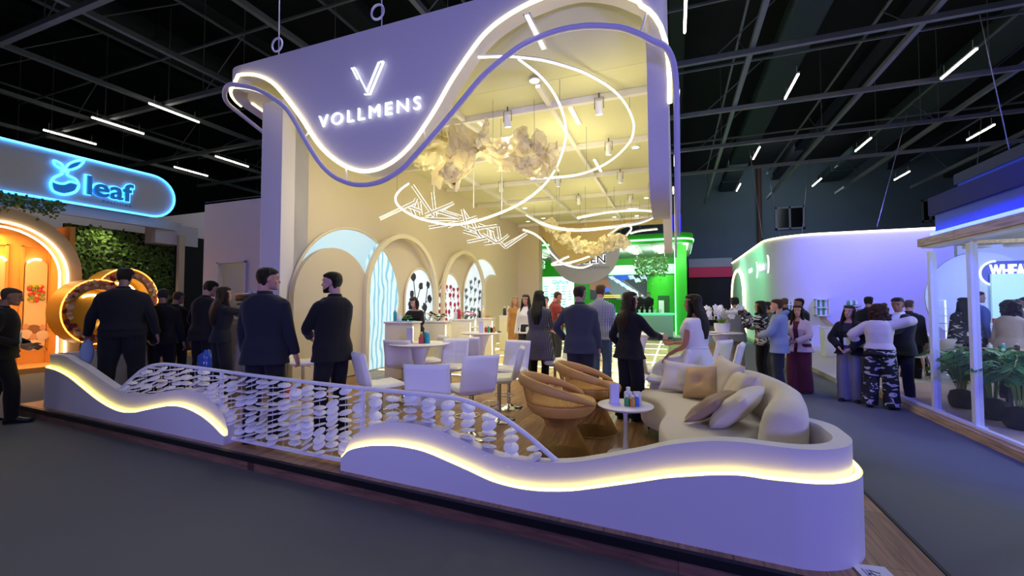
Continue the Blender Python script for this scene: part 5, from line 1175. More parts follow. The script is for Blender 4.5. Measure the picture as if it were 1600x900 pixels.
# centre line of the back in plan, from the near right end round to the far left end
back = spline([(.66, 3.44, 0), (.76, 3.80, 0), (.83, 4.2, 0), (.79, 4.66, 0), (.66, 5.12, 0), (.42, 5.44, 0), (.10, 5.60, 0), (-.16, 5.60, 0)], 6)
nb = len(back)
def sect(i):
    t = (back[min(i+1, nb-1)]-back[max(i-1, 0)]).normalized(); return Vector((-t.y, t.x, 0))   # towards the seat (left of travel)
rings = []
for i, p in enumerate(back):
    u = i/(nb-1); n = sect(i); h = .76*(1-.0*u) if u < .55 else .76-.24*((u-.55)/.45)**1.3
    e = 1-.55*max(0, 1-u/.06)**2; h2 = (h-.1)*(1-.10*max(0, 1-u/.08))+.1
    if u > .94: e *= 1-.5*((u-.94)/.06)**2
    ring = []
    for a in range(18):
        q = 2*math.pi*a/18; c, s_ = math.cos(q), math.sin(q)
        ex = abs(c)**.6*math.copysign(1, c); ez = abs(s_)**.6*math.copysign(1, s_)
        z = (h2+.1)/2+ez*(h2-.1)/2
        ring.append(p+n*(ex*(.115+.05*max(0, 1-u/.35))*e+.07*(.5-(z/h)))+Vector((0, 0, z)))
    rings.append([Vector((q.x, q.y, q.z+DZ)) for q in ring])
mb = MB(); mb.loft(rings); mb.build('curved_back', MATS['sofa_cream'], sofa, 60, True)
# seat: from the back to a wavy front edge
fr = spline([(.28, 3.28, 0), (-.02, 3.42, 0), (-.14, 3.85, 0), (-.10, 4.3, 0), (-.16, 4.75, 0), (-.34, 5.02, 0), (-.40, 5.32, 0), (-.30, 5.5, 0)], 6)
seat = MB()
bk = [p+sect(i)*.08 for i, p in enumerate(back)]
outl = [Vector((.62, 3.26, 0))]+bk[2:]+[f for f in reversed(fr)]
c = sum(outl, Vector())/len(outl)
rings = []
for (k, z) in ((.93, .11), (.97, .13), (.985, .2), (1.0, .30), (1.0, .36), (.985, .405), (.95, .43), (.8, .445), (.4, .45), (.05, .45)):
    rings.append([Vector((c.x+(q.x-c.x)*k, c.y+(q.y-c.y)*k, DZ+z)) for q in outl])
seat.loft(rings); seat.build('seat', MATS['sofa_cream'], sofa, 60, True)
for x, y in ((-.02, 3.6), (-.05, 4.7), (-.3, 5.3), (.6, 3.45), (.8, 4.4), (.4, 5.35)):
    mb = MB(); mb.tube([(x, y, DZ), (x, y, DZ+.13)], [.015, .022], 10); mb.build('leg', MATS['black_metal'], sofa, 60, True)
def cushion(loc, w, h, th, M, m, lab, tuft=False, seed=0):
    n = 18; mb = MB()
    for s in (1, -1):
        pass
    vs = []; fs = []
    for s in (1, -1):
        for i in range(n+1):
            for j in range(n+1):
                u = i/n*2-1; v = j/n*2-1
                pin = 1-.10*(1-u*u)*abs(v)**2-.0; pin2 = 1-.10*(1-v*v)*abs(u)**2
                b = ((1-u**4)*(1-v**4))**.55
                wr = .012*noise.noise(Vector((u*2.2+seed, v*2.2, seed*1.7)))
                t = s*(th/2*b+wr*b)
                if tuft: t *= 1-.55*math.exp(-(u*u+v*v)*14)
                vs.append(M.to_3x3() @ Vector((u*w/2*pin2, t, v*h/2*pin)))
    m1 = (n+1)**2
    for s in (0, 1):
        for i in range(n):
            for j in range(n): a = s*m1+i*(n+1)+j; q = (a, a+1, a+n+2, a+n+1); fs.append(q if s else q[::-1])
    rim = [j for j in range(n+1)]+[i*(n+1)+n for i in range(1, n+1)]+[n*(n+1)+n-1-j for j in range(n)]+[(n-1-i)*(n+1) for i in range(n-1)]
    for k in range(len(rim)): a = rim[k]; b = rim[(k+1) % len(rim)]; fs.append((a, b, b+m1, a+m1))
    mb.add(vs, fs); o = mb.build('cushion', m, None, 70); o.location = loc; tag(o, lab, 'cushion', 'sofa cushions'); return o
def cm(rz, lean, roll=0): return Matrix.Rotation(R(rz), 4, 'Z') @ Matrix.Rotation(R(lean), 4, 'X') @ Matrix.Rotation(R(roll), 4, 'Y')
S0 = DZ+.45
cushion((.10, 5.31, S0+.16), .54, .38, .15, cm(-8, -30, 5), MATS['cushion_white'], 'off white cushion at the far end of the cream sofa', seed=1)
cushion((.25, 4.98, S0+.17), .40, .38, .15, cm(-40, -30, -12), MATS['cushion_tan'], 'tan button tufted cushion on the cream sofa', True, seed=2)
cushion((.46, 4.92, S0+.22), .46, .46, .16, cm(-62, -18, 10), MATS['cushion_cream'], 'cream cushion standing on its corner in the middle of the sofa back', seed=3)
cushion((.56, 4.50, S0+.19), .46, .38, .20, cm(-80, -24, -4), MATS['cushion_cream'], 'plump cream cushion leaning on the right side of the sofa back', seed=4)
cushion((.47, 3.98, S0+.16), .52, .40, .17, cm(-112, -44, 4), MATS['cushion_white'], 'off white cushion slumped at the near right end of the sofa', seed=5)
cushion((.27, 4.02, S0+.14), .46, .34, .13, cm(-114, -50, 4), MATS['cushion_mocha'], 'slim mocha brown cushion lying in front of the off white one on the sofa', seed=6)
# ================================================================ cream counters with products along the arcade wall
mat('counter_cream', 'e4dcc0', .5); glow('counter_led', 'fff2c0', 4.0)
cnt = []
for (px0, px1, pyt, D, lab) in ((600, 646, 503, 8.2, 'cream counter nearest, behind the purple menu stand and in front of blue waves'), (652, 697, 502, 9.5, 'cream counter second in the row, behind the nearest tall table'),
                               (703, 735, 499, 10.4, 'cream counter third in the row, with red flowers on top'), (744, 769, 497, 11.4, 'cream counter fourth in the row, with glowing edge and figurines'), (780, 798, 493, 13.2, 'small white plinth at the end of the arcade beside the woman in orange')):
    a = at_d(px0, 474, D); b = at_d(px1, 474, D); w = (b-a).length; zt = at_d((px0+px1)/2, pyt, D).z
    c = (a+b)/2; z0 = DZ+.018; h = zt-z0
    o = thing('display_counter', lab, 'counter', (c.x, c.y, z0), YAW*.55, 'cream display counters'); d = .42
    mb = MB(); mb.rbox((0, d/2, (h-.03)/2), (w, d, h-.03), .012, 2); mb.build('carcass', MATS['counter_cream'], o)
    mb = MB(); mb.rbox((0, d/2, h-.015), (w+.04, d+.04, .03), .006, 2); mb.build('counter_top', MATS['white_laminate'], o)
    mb = MB(); mb.box((w/2+.006, .01, h*.47), (.012, .012, h*.9)); mb.build('edge_light', MATS['counter_led'], o)
    cnt.append((o, w, h, c, z0))
def on_counter(i, u, v): o, w, h, c, z0 = cnt[i]; return o.matrix_basis @ Vector((u*w/2, v*.4, h)) if False else Vector((c.x, c.y, z0)) + zrot(YAW*.55) @ Vector((u*w/2, .04+v*.36, h))
mat('mat_blue', '49b4d8', .5); mat('leaf_dark', '3d6a34', .6); mat('flower_crimson', 'c73350', .7); mat('figure_cream', 'e2d5a8', .6); mat('flower_black', '2c2622', .7)
o = cnt[0]; mb = MB(); mb.rbox((0, 0, .006), (.3, .26, .012), .004, 1); q = mb.build('display_mat', MATS['mat_blue']); q.location = on_counter(0, .3, .4); q.rotation_euler = (0, 0, .2); tag(q, 'blue display mat on the counter before the working woman', 'mat')
bottle(on_counter(0, -.55, .4), .035, .26, MATS['label_teal'], 'tall teal bottle on the counter nearest the blue waves'); bottle(on_counter(0, -.2, .3), .05, .17, MATS['bottle_clear'], 'clear jar on the counter nearest the blue waves')
def bouquet(loc, m, lab, n, r, seed):
    rd = random.Random(seed); o = thing('flower_bunch', lab, 'flowers', loc, 0); 
    mb = MB()
    for k in range(n):
        a = rd.uniform(0, 6.28); q = Vector((r*rd.random()*1.5*math.cos(a), r*rd.random()*.9*math.sin(a), r*.4+r*.7*rd.random()))
        for s in range(5):
            aa = 2*math.pi*s/5; mb.ell(q+Vector((.022*math.cos(aa), .022*math.sin(aa), .006)), (.022, .016, .012), 7, 5)
    mb.build('petals', m, o, 60); mb = MB()
    for k in range(n): a = 6.28*k/n; mb.tube([(0, 0, 0), (r*.6*math.cos(a), r*.5*math.sin(a), r*.5)], .005, 4)
    mb.build('stems', MATS['leaf_dark'], o, 60); return o
bouquet(on_counter(0, .1, .7), MATS['leaf_dark'], 'small green plant on the counter in front of the working woman', 9, .1, 4)
bouquet(on_counter(1, .25, .4), MATS['flower_black'], 'cluster of dark dried flowers on the second cream counter', 12, .16, 6); bouquet(on_counter(1, -.55, .5), MATS['figure_cream'], 'pale flowers in a glass on the second cream counter', 7, .15, 8)
bottle(on_counter(1, -.75, .2), .035, .2, MATS['bottle_clear'], 'clear bottle at the left of the second cream counter')
bouquet(on_counter(2, .35, .4), MATS['flower_crimson'], 'crimson flowers heaped on the third cream counter', 14, .17, 12); bottle(on_counter(2, -.4, .6), .04, .3, MATS['label_red'], 'tall crimson bottle on the third cream counter'); bottle(on_counter(2, -.7, .5), .045, .24, MATS['bottle_clear'], 'clear bottle on the third cream counter')
bottle(on_counter(3, -.4, .5), .05, .34, MATS['figure_cream'], 'cream figurine bottle on the fourth cream counter'); bottle(on_counter(3, -.75, .3), .035, .24, MATS['label_dark'], 'dark bottle at the left of the fourth cream counter'); box_prod(on_counter(3, .4, .4), (.16, .1, .06), MATS['label_amber'], 'flat amber box on the fourth cream counter', .2)
bottle(on_counter(4, -.3, .5), .05, .28, MATS['label_dark'], 'dark bottle on the white plinth at the end of the arcade'); bottle(on_counter(4, .45, .5), .06, .3, MATS['bottle_clear'], 'clear bottle on the white plinth at the end of the arcade')
# ================================================================ orchids
mat('orchid_white', 'f2f0f2', .6); mat('orchid_leaf', '6f8f2e', .5); mat('pot_white', 'e9e6ea', .35)
def orchid(loc, lab, r, h, n, seed, group=None):
    rd = random.Random(seed); o = thing('orchid_bowl', lab, 'plant', loc, 0, group)
    mb = MB(); mb.lathe([(0, 0), (r*.7, 0), (r*.85, .01), (r, r*.6), (r*1.02, r*1.25), (r*.95, r*1.28), (r*.9, r*1.1), (0, r*1.05)], (0, 0, 0), 28); mb.build('bowl', MATS['pot_white'], o, 50)
    mb = MB(); stems = []
    for k in range(4):
        a = rd.uniform(0, 6.28); lean = rd.uniform(.12, .34); P = spline([(0, 0, r), (lean*.3*math.cos(a), lean*.3*math.sin(a), h*.55), (lean*.7*math.cos(a), lean*.7*math.sin(a), h*.9), (lean*1.3*math.cos(a), lean*1.3*math.sin(a), h*.92)], 6); stems.append(P); mb.tube(P, .005, 5)
    mb.build('stems', MATS['leaf_dark'], o, 60)
    mb = MB()
    for k in range(9):
        a = 2*math.pi*k/9+rd.uniform(-.2, .2); L = r*rd.uniform(.8, 1.3)
        A = [(r*.1*math.cos(a), r*.1*math.sin(a), r), (L*.6*math.cos(a), L*.6*math.sin(a), r*1.75), (L*math.cos(a), L*math.sin(a), r*1.7)]; S = spline(A, 5)
        sd = Vector((-math.sin(a), math.cos(a), 0)); m_ = len(S)
        mb.loft([[p+sd*w, p+Vector((0, 0, -.004)), p-sd*w, p+Vector((0, 0, .004))] for p, w in [(p, r*.22*math.sin(math.pi*(.12+.86*i/(m_-1)))) for i, p in enumerate(S)]])
    mb.build('leaves', MATS['orchid_leaf'], o, 60)
    for k in range(n):
        P = rd.choice(stems); p = P[int(len(P)*rd.uniform(.5, .99))]+Vector((rd.uniform(-.05, .05), rd.uniform(-.05, .05), rd.uniform(-.05, .06)))
        M = Matrix.Rotation(rd.uniform(0, 6.28), 4, 'Z') @ Matrix.Rotation(R(rd.uniform(50, 100)), 4, 'X'); mb = MB()
        for s in range(5):
            aa = 2*math.pi*s/5+.3; mb.ell(p+M.to_3x3() @ Vector((.032*math.cos(aa), .032*math.sin(aa), 0)), (.036, .026, .007), 8, 5, M @ zrot(aa))
        mb.ell(p+M.to_3x3() @ Vector((0, 0, .008)), .008, 6, 4); mb.build('blossom', MATS['orchid_white'], o, 60)
orchid(tpos(4, .03, 0), 'white orchids in a round white bowl on the pedestal table behind the sofa', .15, .50, 40, 3)
p = at_d(1098, 520, 8.6); orchid(Vector((p.x, p.y, DZ+TABZ)), 'smaller white orchid behind the woman in white', .1, .40, 12, 7)
build_table(.34, TABZ, tall, 'pedestal_table', 'white pedestal table hidden behind the woman in white, under the smaller orchid', (p.x, p.y, DZ), 'white pedestal tables')
# ================================================================ storage room and coffee counter at the left of the stand
mat('room_grey', 'b6b4c0', .65, bump=(70, .03))
Yr = 7.3
a = at_y(316, 480, Yr).x; b_ = -6.45; d0 = at_y(341, 430, Yr).x; d1 = at_y(384, 430, Yr).x; zt = 4.15; zd = at_y(360, 409, Yr).z
mb = MB()
for (x0, x1, z0, z1) in ((a, d0, DZ, zt), (d1, b_, DZ, zt), (d0, d1, zd, zt)): mb.box(((x0+x1)/2, Yr+.06, (z0+z1)/2), (x1-x0, .12, z1-z0))
mb.box((a+.06, Yr+1.6, (zt+DZ)/2), (.12, 3.1, zt-DZ)); struct('wall_storeroom', mb, MATS['room_grey'])
mb = MB(); mb.box(((a+b_)/2, Yr+2.6, 2.1), (b_-a, .1, 4.0)); mb.box(((a+b_)/2, Yr+1.3, zt-.03), (b_-a, 2.6, .05)); struct('wall_storeroom_back', mb, mat('room_cream', 'd9cfae', .65))
mb = MB()
for x in (d0, d1): mb.box((x, Yr-.01, (zd+DZ)/2), (.07, .05, zd-DZ))
mb.box(((d0+d1)/2, Yr-.01, zd), (d1-d0+.07, .05, .07)); struct('trim_doorway', mb, MATS['room_grey'])
p = at_y(383, 432, Yr-.06)
# coffee counter
c0 = at_d(386, 480, 6.9); c1 = at_d(440, 480, 6.9); zt = at_d(395, 497, 7.5).z
w = .86; h = zt-DZ; cc = Vector((at_d(382, 480, 7.6).x-.02, at_d(382, 480, 7.6).y+.0, DZ))
o = thing('coffee_counter', 'pale grey panelled counter under the coffee machine behind the navy suited man', 'counter', cc, 0)
mb = MB(); mb.rbox((0, .28, (h-.04)/2), (w, .55, h-.04), .01, 2); mb.build('carcass', MATS['room_grey'], o)
mb = MB(); mb.rbox((0, .28, h-.02), (w+.04, .6, .04), .008, 2); mb.build('counter_top', MATS['white_laminate'], o)
for k in (-1, 1):
    mb = MB(); mb.rbox((k*w*.25, -.004, h*.70), (w*.46, .018, h*.42), .004, 1); dd = mb.build('door', MATS['room_grey'], o); mb = MB(); mb.ell((k*w*.05, -.02, h*.72), .014, 10, 7); mb.build('knob', MATS['black_metal'], dd)
    mb = MB(); mb.rbox((k*w*.25, -.004, h*.25), (w*.46, .018, h*.40), .004, 1); mb.build('drawer', MATS['room_grey'], o)
o = thing('coffee_machine', 'black coffee machine with a tray of glasses on top, beside the long haired woman', 'coffee machine', (cc.x, cc.y+.28, DZ+h), 0)
mb = MB(); mb.rbox((0, 0, .04), (.62, .42, .06), .01, 2); mb.rbox((0, .12, .2), (.62, .2, .3), .02, 2); mb.rbox((0, 0, .36), (.64, .44, .12), .03, 3); mb.build('body', MATS['black_plastic'], o)
mb = MB(); mb.tube([(-.32, -.2, .43), (.32, -.2, .43), (.32, .2, .43), (-.32, .2, .43)], .008, 6, True); mb.build('cup_rail', MATS['chrome'], o, 60)
for k in range(2):
    mb = MB(); mb.cyl((-.15+.3*k, -.14, .27), .03, .07, 14); mb.tube([(-.15+.3*k, -.14, .25), (-.15+.3*k, -.30, .24)], .012, 8); mb.build('group_head', MATS['chrome'], o, 50)
for k in range(8):
    mb = MB(); mb.lathe([(.022, 0), (.03, .07), (.027, .07), (.019, .005), (0, .005)], (-.24+.07*k, .04*(-1)**k, .42), 12); mb.build('glass', MATS['bottle_clear'], o, 50)
# blue water jug on the floor
pw = spot(326, 6.7) if 'spot' in globals() else floor_at(326, 6.7, DZ)
o = thing('water_bottle', 'large blue water bottle standing on the floor beside the long haired woman', 'bottle', (pw.x, pw.y, DZ+.3))
mb = MB(); mb.rbox((0, 0, -.15), (.26, .26, .28), .01, 1); mb.build('crate', MATS['room_grey'], o)
mb = MB(); mb.lathe([(0, 0), (.12, 0), (.13, .02), (.13, .1), (.122, .12), (.13, .14), (.13, .26), (.122, .28), (.13, .3), (.12, .36), (.05, .41), (.04, .44), (0, .44)], (0, 0, 0), 24); mb.build('bottle', mat('water_blue', '3f5fb8', .2, spec=.7), o, 50)
# ================================================================ neighbouring stand with the blue neon sign
LX = -13.9
mat('leaf_white', 'c9c3c6', .6, bump=(60, .03)); mat('leaf_warm', 'cbb89c', .6, bump=(60, .05)); mat('orange_panel', 'dd9c48', .6, var=(1.2, .12)); mat('orange_floor', 'd8a868', .5)
o = thing('neon_fascia', 'long pale fascia with rounded end and blue neon outline at the left picture edge', 'sign', (LX, 6.0, 4.1))
zt, zb = 5.25, 4.08; yE = at_x(272, 310, LX).y; r = (zt-zb)/2; zc = (zt+zb)/2
out = [(-.5, zb), (yE-r, zb)]+[(yE-r+r*math.sin(R(180*k/14)), zc-r*math.cos(R(180*k/14))) for k in range(1, 14)]+[(yE-r, zt), (-.5, zt)]
mb = MB(); mb.prism([(LX-.02, y, z) for y, z in out], (-.35, 0, 0)); mb.build('fascia_board', MATS['leaf_white'], o, 30, True)
mb = MB(); mb.tube([(LX+.02, y, z) for y, z in out[:]], .028, 8); mb.build('neon_outline', MATS['led_blue'], o, 60, True)
LMx = frame_mat(at_x(134, 302, LX+.05), (0, 1, 0), (0, 0, 1))
mb = MB(); text_mesh(mb, 'leaf', .66, LMx, .06, .012, sx=1.0)
ys = [v[1] for v in mb.v]; y0, y1 = at_x(134, 302, LX).y, at_x(206, 310, LX).y; k = (y1-y0)/(max(ys)-min(ys)); m0 = min(ys); mb.v = [(v[0], (v[1]-m0)*k+y0, v[2]) for v in mb.v]
mb.build('lettering', mat('letter_blue', '2a6aa8', .4, emit='1c7fe0', es=.35), o, 0, True)
mb = MB(); text_mesh(mb, 'leaf', .66, frame_mat(at_x(134, 302, LX+.012), (0, 1, 0), (0, 0, 1)), .012, .035, sx=1.0)
ys = [v[1] for v in mb.v]; k = (y1-y0+.1)/(max(ys)-min(ys)); m0 = min(ys); mb.v = [(v[0], (v[1]-m0)*k+y0-.05, v[2]) for v in mb.v]; mb.build('neon_halo', MATS['led_blue'], o, 0, True)
mb = MB(); text_mesh(mb, 'n u t r i t i o n', .11, frame_mat(at_x(160, 316, LX), (0, 1, 0), (0, 0, 1)), .01); mb.build('small_lettering', mat('letter_faint', '5d6f96', .5), o, 0, True)
# round flask with two leaves, neon outlined
def LP(px, py, dx=.03): return at_x(px, py, LX+dx)
fl = spline([LP(96, 267), LP(96, 272), LP(84, 278), LP(79, 288), LP(84, 299), LP(100, 304), LP(117, 300), LP(123, 290), LP(118, 280), LP(106, 274), LP(106, 268)], 6)
mb = MB(); mb.tube(fl, .03, 8); mb.tube([LP(96, 267), LP(106, 268)], .03, 8); mb.tube(spline([LP(82, 282), LP(90, 286), LP(100, 287), (LP(110, 284)), LP(121, 287)], 5), .026, 8)
mb.tube(spline([LP(101, 266), LP(107, 257), LP(118, 252), LP(131, 251), LP(124, 260), LP(112, 265), LP(101, 266)], 5), .026, 8); mb.tube(spline([LP(100, 266), LP(96, 256), LP(84, 251), LP(87, 259), LP(100, 266)], 5), .026, 8)
mb.build('neon_flask', MATS['led_blue'], o, 60, True)
mb = MB(); mb.prism([LP(82, 284), LP(90, 287), LP(100, 288), LP(110, 286), LP(121, 288), LP(117, 298), LP(100, 302), LP(85, 297)], (-.02, 0, 0)); mb.build('flask_fill', MATS['letter_blue'], o, 0, True); mb = MB(); mb.prism([LP(106, 263), LP(110, 257), LP(118, 254), LP(127, 253), (LP(122, 259)), LP(112, 263)], (-.02, 0, 0)); mb.build('leaf_fill', MATS['letter_blue'], o, 0, True)
# body of that stand: soffit, header, white end wall
mb = MB(); mb.box((LX-.65, 4.2, 4.02), (.6, 9.0, .1)); mb.box((LX-.62, 8.6, 3.7), (.5, 1.2, .62)); mb.box((LX-.32, 3.6, 3.94), (.12, 9.8, .26)); struct('wall_header', mb, MATS['leaf_white'])
mb = MB(); mb.box((LX-2.0, 9.9, 2.35), (3.4, .2, 4.7)); mb.box((LX-3.6, 4, 2.6), (.2, 12, 5.2)); struct('wall_leaf_stand', mb, MATS['leaf_white'])
# black sheet put in for the dark gap, white post beside the green wall
mb = MB(); q = at_x(300, 430, LX-.5); mb.box((LX-.5, q.y-.02, 1.85), (.1, .95, 3.7)); struct('wall_dark_gap', mb, mat('soft_black', '15151a', .8))
mb = MB(); q = at_x(281.5, 430, LX-.3); mb.box((LX-.3, q.y, 1.85), (.12, .16, 3.7)); struct('wall_post', mb, MATS['leaf_warm'])
# platform of that stand
mb = MB(); mb.box((LX-1.9, 2.8, .06), (4.1, 12.6, .12)); struct('floor_leaf_stand', mb, MATS['orange_floor'])
# plant wall: a dense leaf field on a board
gx = LX-.95; y0 = at_x(100, 430, gx).y; y1 = at_x(279, 430, gx).y
o = thing('plant_wall', 'green living plant wall behind the golden flower rings', 'plant wall', (gx, (y0+y1)/2, .12))
mb = MB(); mb.box((gx-.1, (y0+y1)/2, 1.9), (.1, y1-y0, 3.6)); mb.build('board', mat('moss_dark', '24301a', .9), o, 0, True)
mat('foliage_mid', '5c7d2c', .6, var=(3, .35)); rd = random.Random(2); mb = MB()
for k in range(5200):
    y = rd.uniform(y0, y1); z = rd.uniform(.15, 3.68); s = rd.uniform(.05, .11); M = Matrix.Rotation(rd.uniform(0, 6.28), 4, 'X') @ Matrix.Rotation(rd.uniform(-.9, .9), 4, 'Z') @ Matrix.Rotation(rd.uniform(-.6, .6), 4, 'Y')
    p = Vector((gx+rd.uniform(-.03, .08), y, z)); L = [Vector((0, 0, 0)), Vector((.012, s*.45, s*.5)), Vector((.02, 0, s*1.25)), Vector((.012, -s*.45, s*.5))]
    mb.add([p+M.to_3x3() @ v for v in L], [(0, 1, 2), (0, 2, 3)])
q = mb.build('leaves', MATS['foliage_mid'], o, 0, True); q['kind'] = 'stuff'
for i, (px, py) in enumerate(((178, 351), (243, 361))):
    p = at_x(px, py, LX-.55); p.z = 3.93
    d = thing('recessed_downlight', 'round recessed downlight over the plant wall, %s' % ('nearer the orange arch' if i == 0 else 'nearer the white post'), 'downlight', p, 0, 'downlights over the plant wall'); mb = MB(); mb.lathe([(0, -.01), (.11, -.01), (.11, .04), (0, .04)], (0, 0, 0), 22); mb.build('lens', MATS['lens_white'], d); mb = MB(); mb.lathe([(.11, -.015), (.13, -.015), (.13, .04), (.11, .04)], (0, 0, 0), 22); mb.build('rim', MATS['white_metal'], d)
# hanging greenery over the arch
o = thing('ivy_garland', 'trailing ivy garland hanging below the blue neon fascia', 'plant', (LX-.1, 4.9, 3.9)); mb = MB(); rd = random.Random(6)
for k in range(700):
    y = rd.uniform(3.6, 5.75); z = 4.02-abs(rd.gauss(0, .16)); s = rd.uniform(.04, .08); M = Matrix.Rotation(rd.uniform(0, 6.28), 4, 'X') @ Matrix.Rotation(rd.uniform(-1.2, 1.2), 4, 'Z'); p = Vector((LX+.05+rd.uniform(-.1, .12), y, z))
    mb.add([p+M.to_3x3() @ v for v in (Vector((0, 0, 0)), Vector((.01, s*.5, s*.5)), Vector((.02, 0, s*1.2)), Vector((.01, -s*.5, s*.5)))], [(0, 1, 2), (0, 2, 3)])
mb.build('leaves', mat('ivy_green', '54723c', .6, var=(4, .3)), o, 0, True)
# arched portal with double light line, orange room behind
AX = LX+.05
lit = [(0, 348), (26.6, 349), (48, 354.6), (69, 366.6), (88, 382.6), (101, 400), (106, 418.6), (104, 453), (100, 506.5), (96, 549)]
yc = 4.72; yr = at_x(104.5, 440, AX).y; rI = yr-yc; zI = at_x(22, 348.5, AX).z
def portal(y_r, ap, zb=.12, n=26):
    r = y_r-yc; return [(yc-r, zb)]+[(yc-r*math.cos(R(180*k/n)), ap-r+r*math.sin(R(180*k/n))) for k in range(n+1)]+[(y_r, zb)]
o = thing('arch_portal', 'beige arched portal with a double warm light line around an orange room', 'arch', (AX, yc, .12))
yo = at_x(128.5, 426, AX).y; OUT = portal(yo, zI+.33); IN = portal(yr+.02, zI+.03)
mb = MB(); mb.strip([(AX, y, z) for y, z in OUT], [(AX, y, z) for y, z in IN], (-.45, 0, 0)); mb.build('portal_frame', MATS['leaf_warm'], o, 30, True)
for q, dx in ((portal(yr, zI), .02), (portal(yr-.09, zI-.09), -.10)):
    mb = MB(); mb.tube([(AX+dx, y, z) for y, z in q], .022, 8); mb.build('light_line', glow('led_amber', 'ffdca8', 9.0), o, 60, True)
mb = MB(); text_mesh(mb, 'N A T U R A L', .07, frame_mat(Vector((AX+.004, yr+.12, 2.95)), (0, 0, -1), (0, 1, 0)), .006); mb.build('raised_letters', MATS['leaf_white'], o, 0, True)
mb = MB(); mb.box((AX-1.0, yc, 1.8), (.1, 3.2, 3.4)); mb.box((AX-.55, yr+.12, 1.8), (.9, .1, 3.4)); struct('wall_orange', mb, MATS['orange_panel'])
# doors with lit arched tops on the orange wall
mat('door_orange', 'd99a48', .55); mat('poster_cream', 'e2bb86', .6); mat('poster_brown', '8a5a3a', .7); mat('fruit_red', 'b8352a', .5); mat('fruit_yellow', 'e0a838', .5); mat('fruit_green', '7c8a35', .5); mat('photo_skin', 'c9926c', .7); mat('photo_shirt', 'd8bda0', .7); mat('photo_sage', 'b0a878', .7)
DX = AX-.93
for i, (ya, yb, lab) in enumerate(((at_x(34, 430, DX).y, at_x(77, 430, DX).y, 'orange panel with lit arched top, fruit and a family portrait, right of the bald man'), (at_x(-18, 430, DX).y, at_x(9, 430, DX).y, 'orange panel with lit arched top at the very left picture edge'))):
    t = thing('arched_panel', lab, 'display panel', (DX, (ya+yb)/2, .12), 0); ym = (ya+yb)/2; hw = (yb-ya)/2
    mb = MB()
    for y in (ya, yb): mb.box((DX, y, 1.55), (.06, .05, 2.9))
    mb.box((DX, ym, .45), (.06, yb-ya, .06)); mb.box((DX, ym, 3.0), (.06, yb-ya+.05, .05)); mb.build('panel_frame', MATS['door_orange'], t, 0, True)
    iw = hw*.8; zt = at_x(55, 405, DX).z
    P = [(ym-iw, .55)]+[(ym-iw*math.cos(R(180*k/18)), zt-iw+iw*math.sin(R(180*k/18))) for k in range(19)]+[(ym+iw, .55)]
    mb = MB(); mb.prism([(DX+.02, y, z) for y, z in P], (.02, 0, 0)); mb.build('poster_sheet', MATS['poster_cream'], t, 0, True)
    mb = MB(); mb.tube([(DX+.05, y, z) for y, z in P[4:19 if i else 13]], .022, 8); mb.build('light_arc', MATS['led_amber'], t, 60, True)
    if i == 0:
        z0 = at_x(50, 458, DX).z; rd = random.Random(8)
        for k in range(34):
            y = ym+rd.uniform(-iw*.8, iw*.75); z = z0+rd.uniform(-.2, .22)
            if ((y-ym)/(iw*.85))**2+((z-z0)/.24)**2 < 1: mb = MB(); mb.ell((DX+.05, y, z), (.03, .05, .05), 9, 6); mb.build('fruit', MATS[rd.choice(('fruit_red', 'fruit_red', 'fruit_yellow', 'fruit_green'))], t, 60, True)
        zc_ = at_x(50, 520, DX).z; cy, cz, rr = ym-.02, zc_, iw*.92
        mb = MB(); mb.prism([(DX+.041, cy+rr*math.cos(a), cz+rr*math.sin(a)*1.1) for a in [k*6.283/30 for k in range(30)]], (.008, 0, 0)); mb.build('portrait_ground', MATS['poster_brown'], t, 0, True)
        for (dy, dz, s) in ((-.14, .16, 1), (.16, .12, 1), (.0, -.1, 1.1)):
            mb = MB(); mb.ell((DX+.052, cy+dy, cz+dz), (.006, .062*s, .075*s), 14, 8); mb.build('portrait_face', MATS['photo_skin'], t, 60, True)
            mb = MB(); mb.ell((DX+.051, cy+dy, cz+dz-.19), (.005, .13*s, .12*s), 14, 8); mb.build('portrait_shirt', MATS['photo_shirt'], t, 60, True)
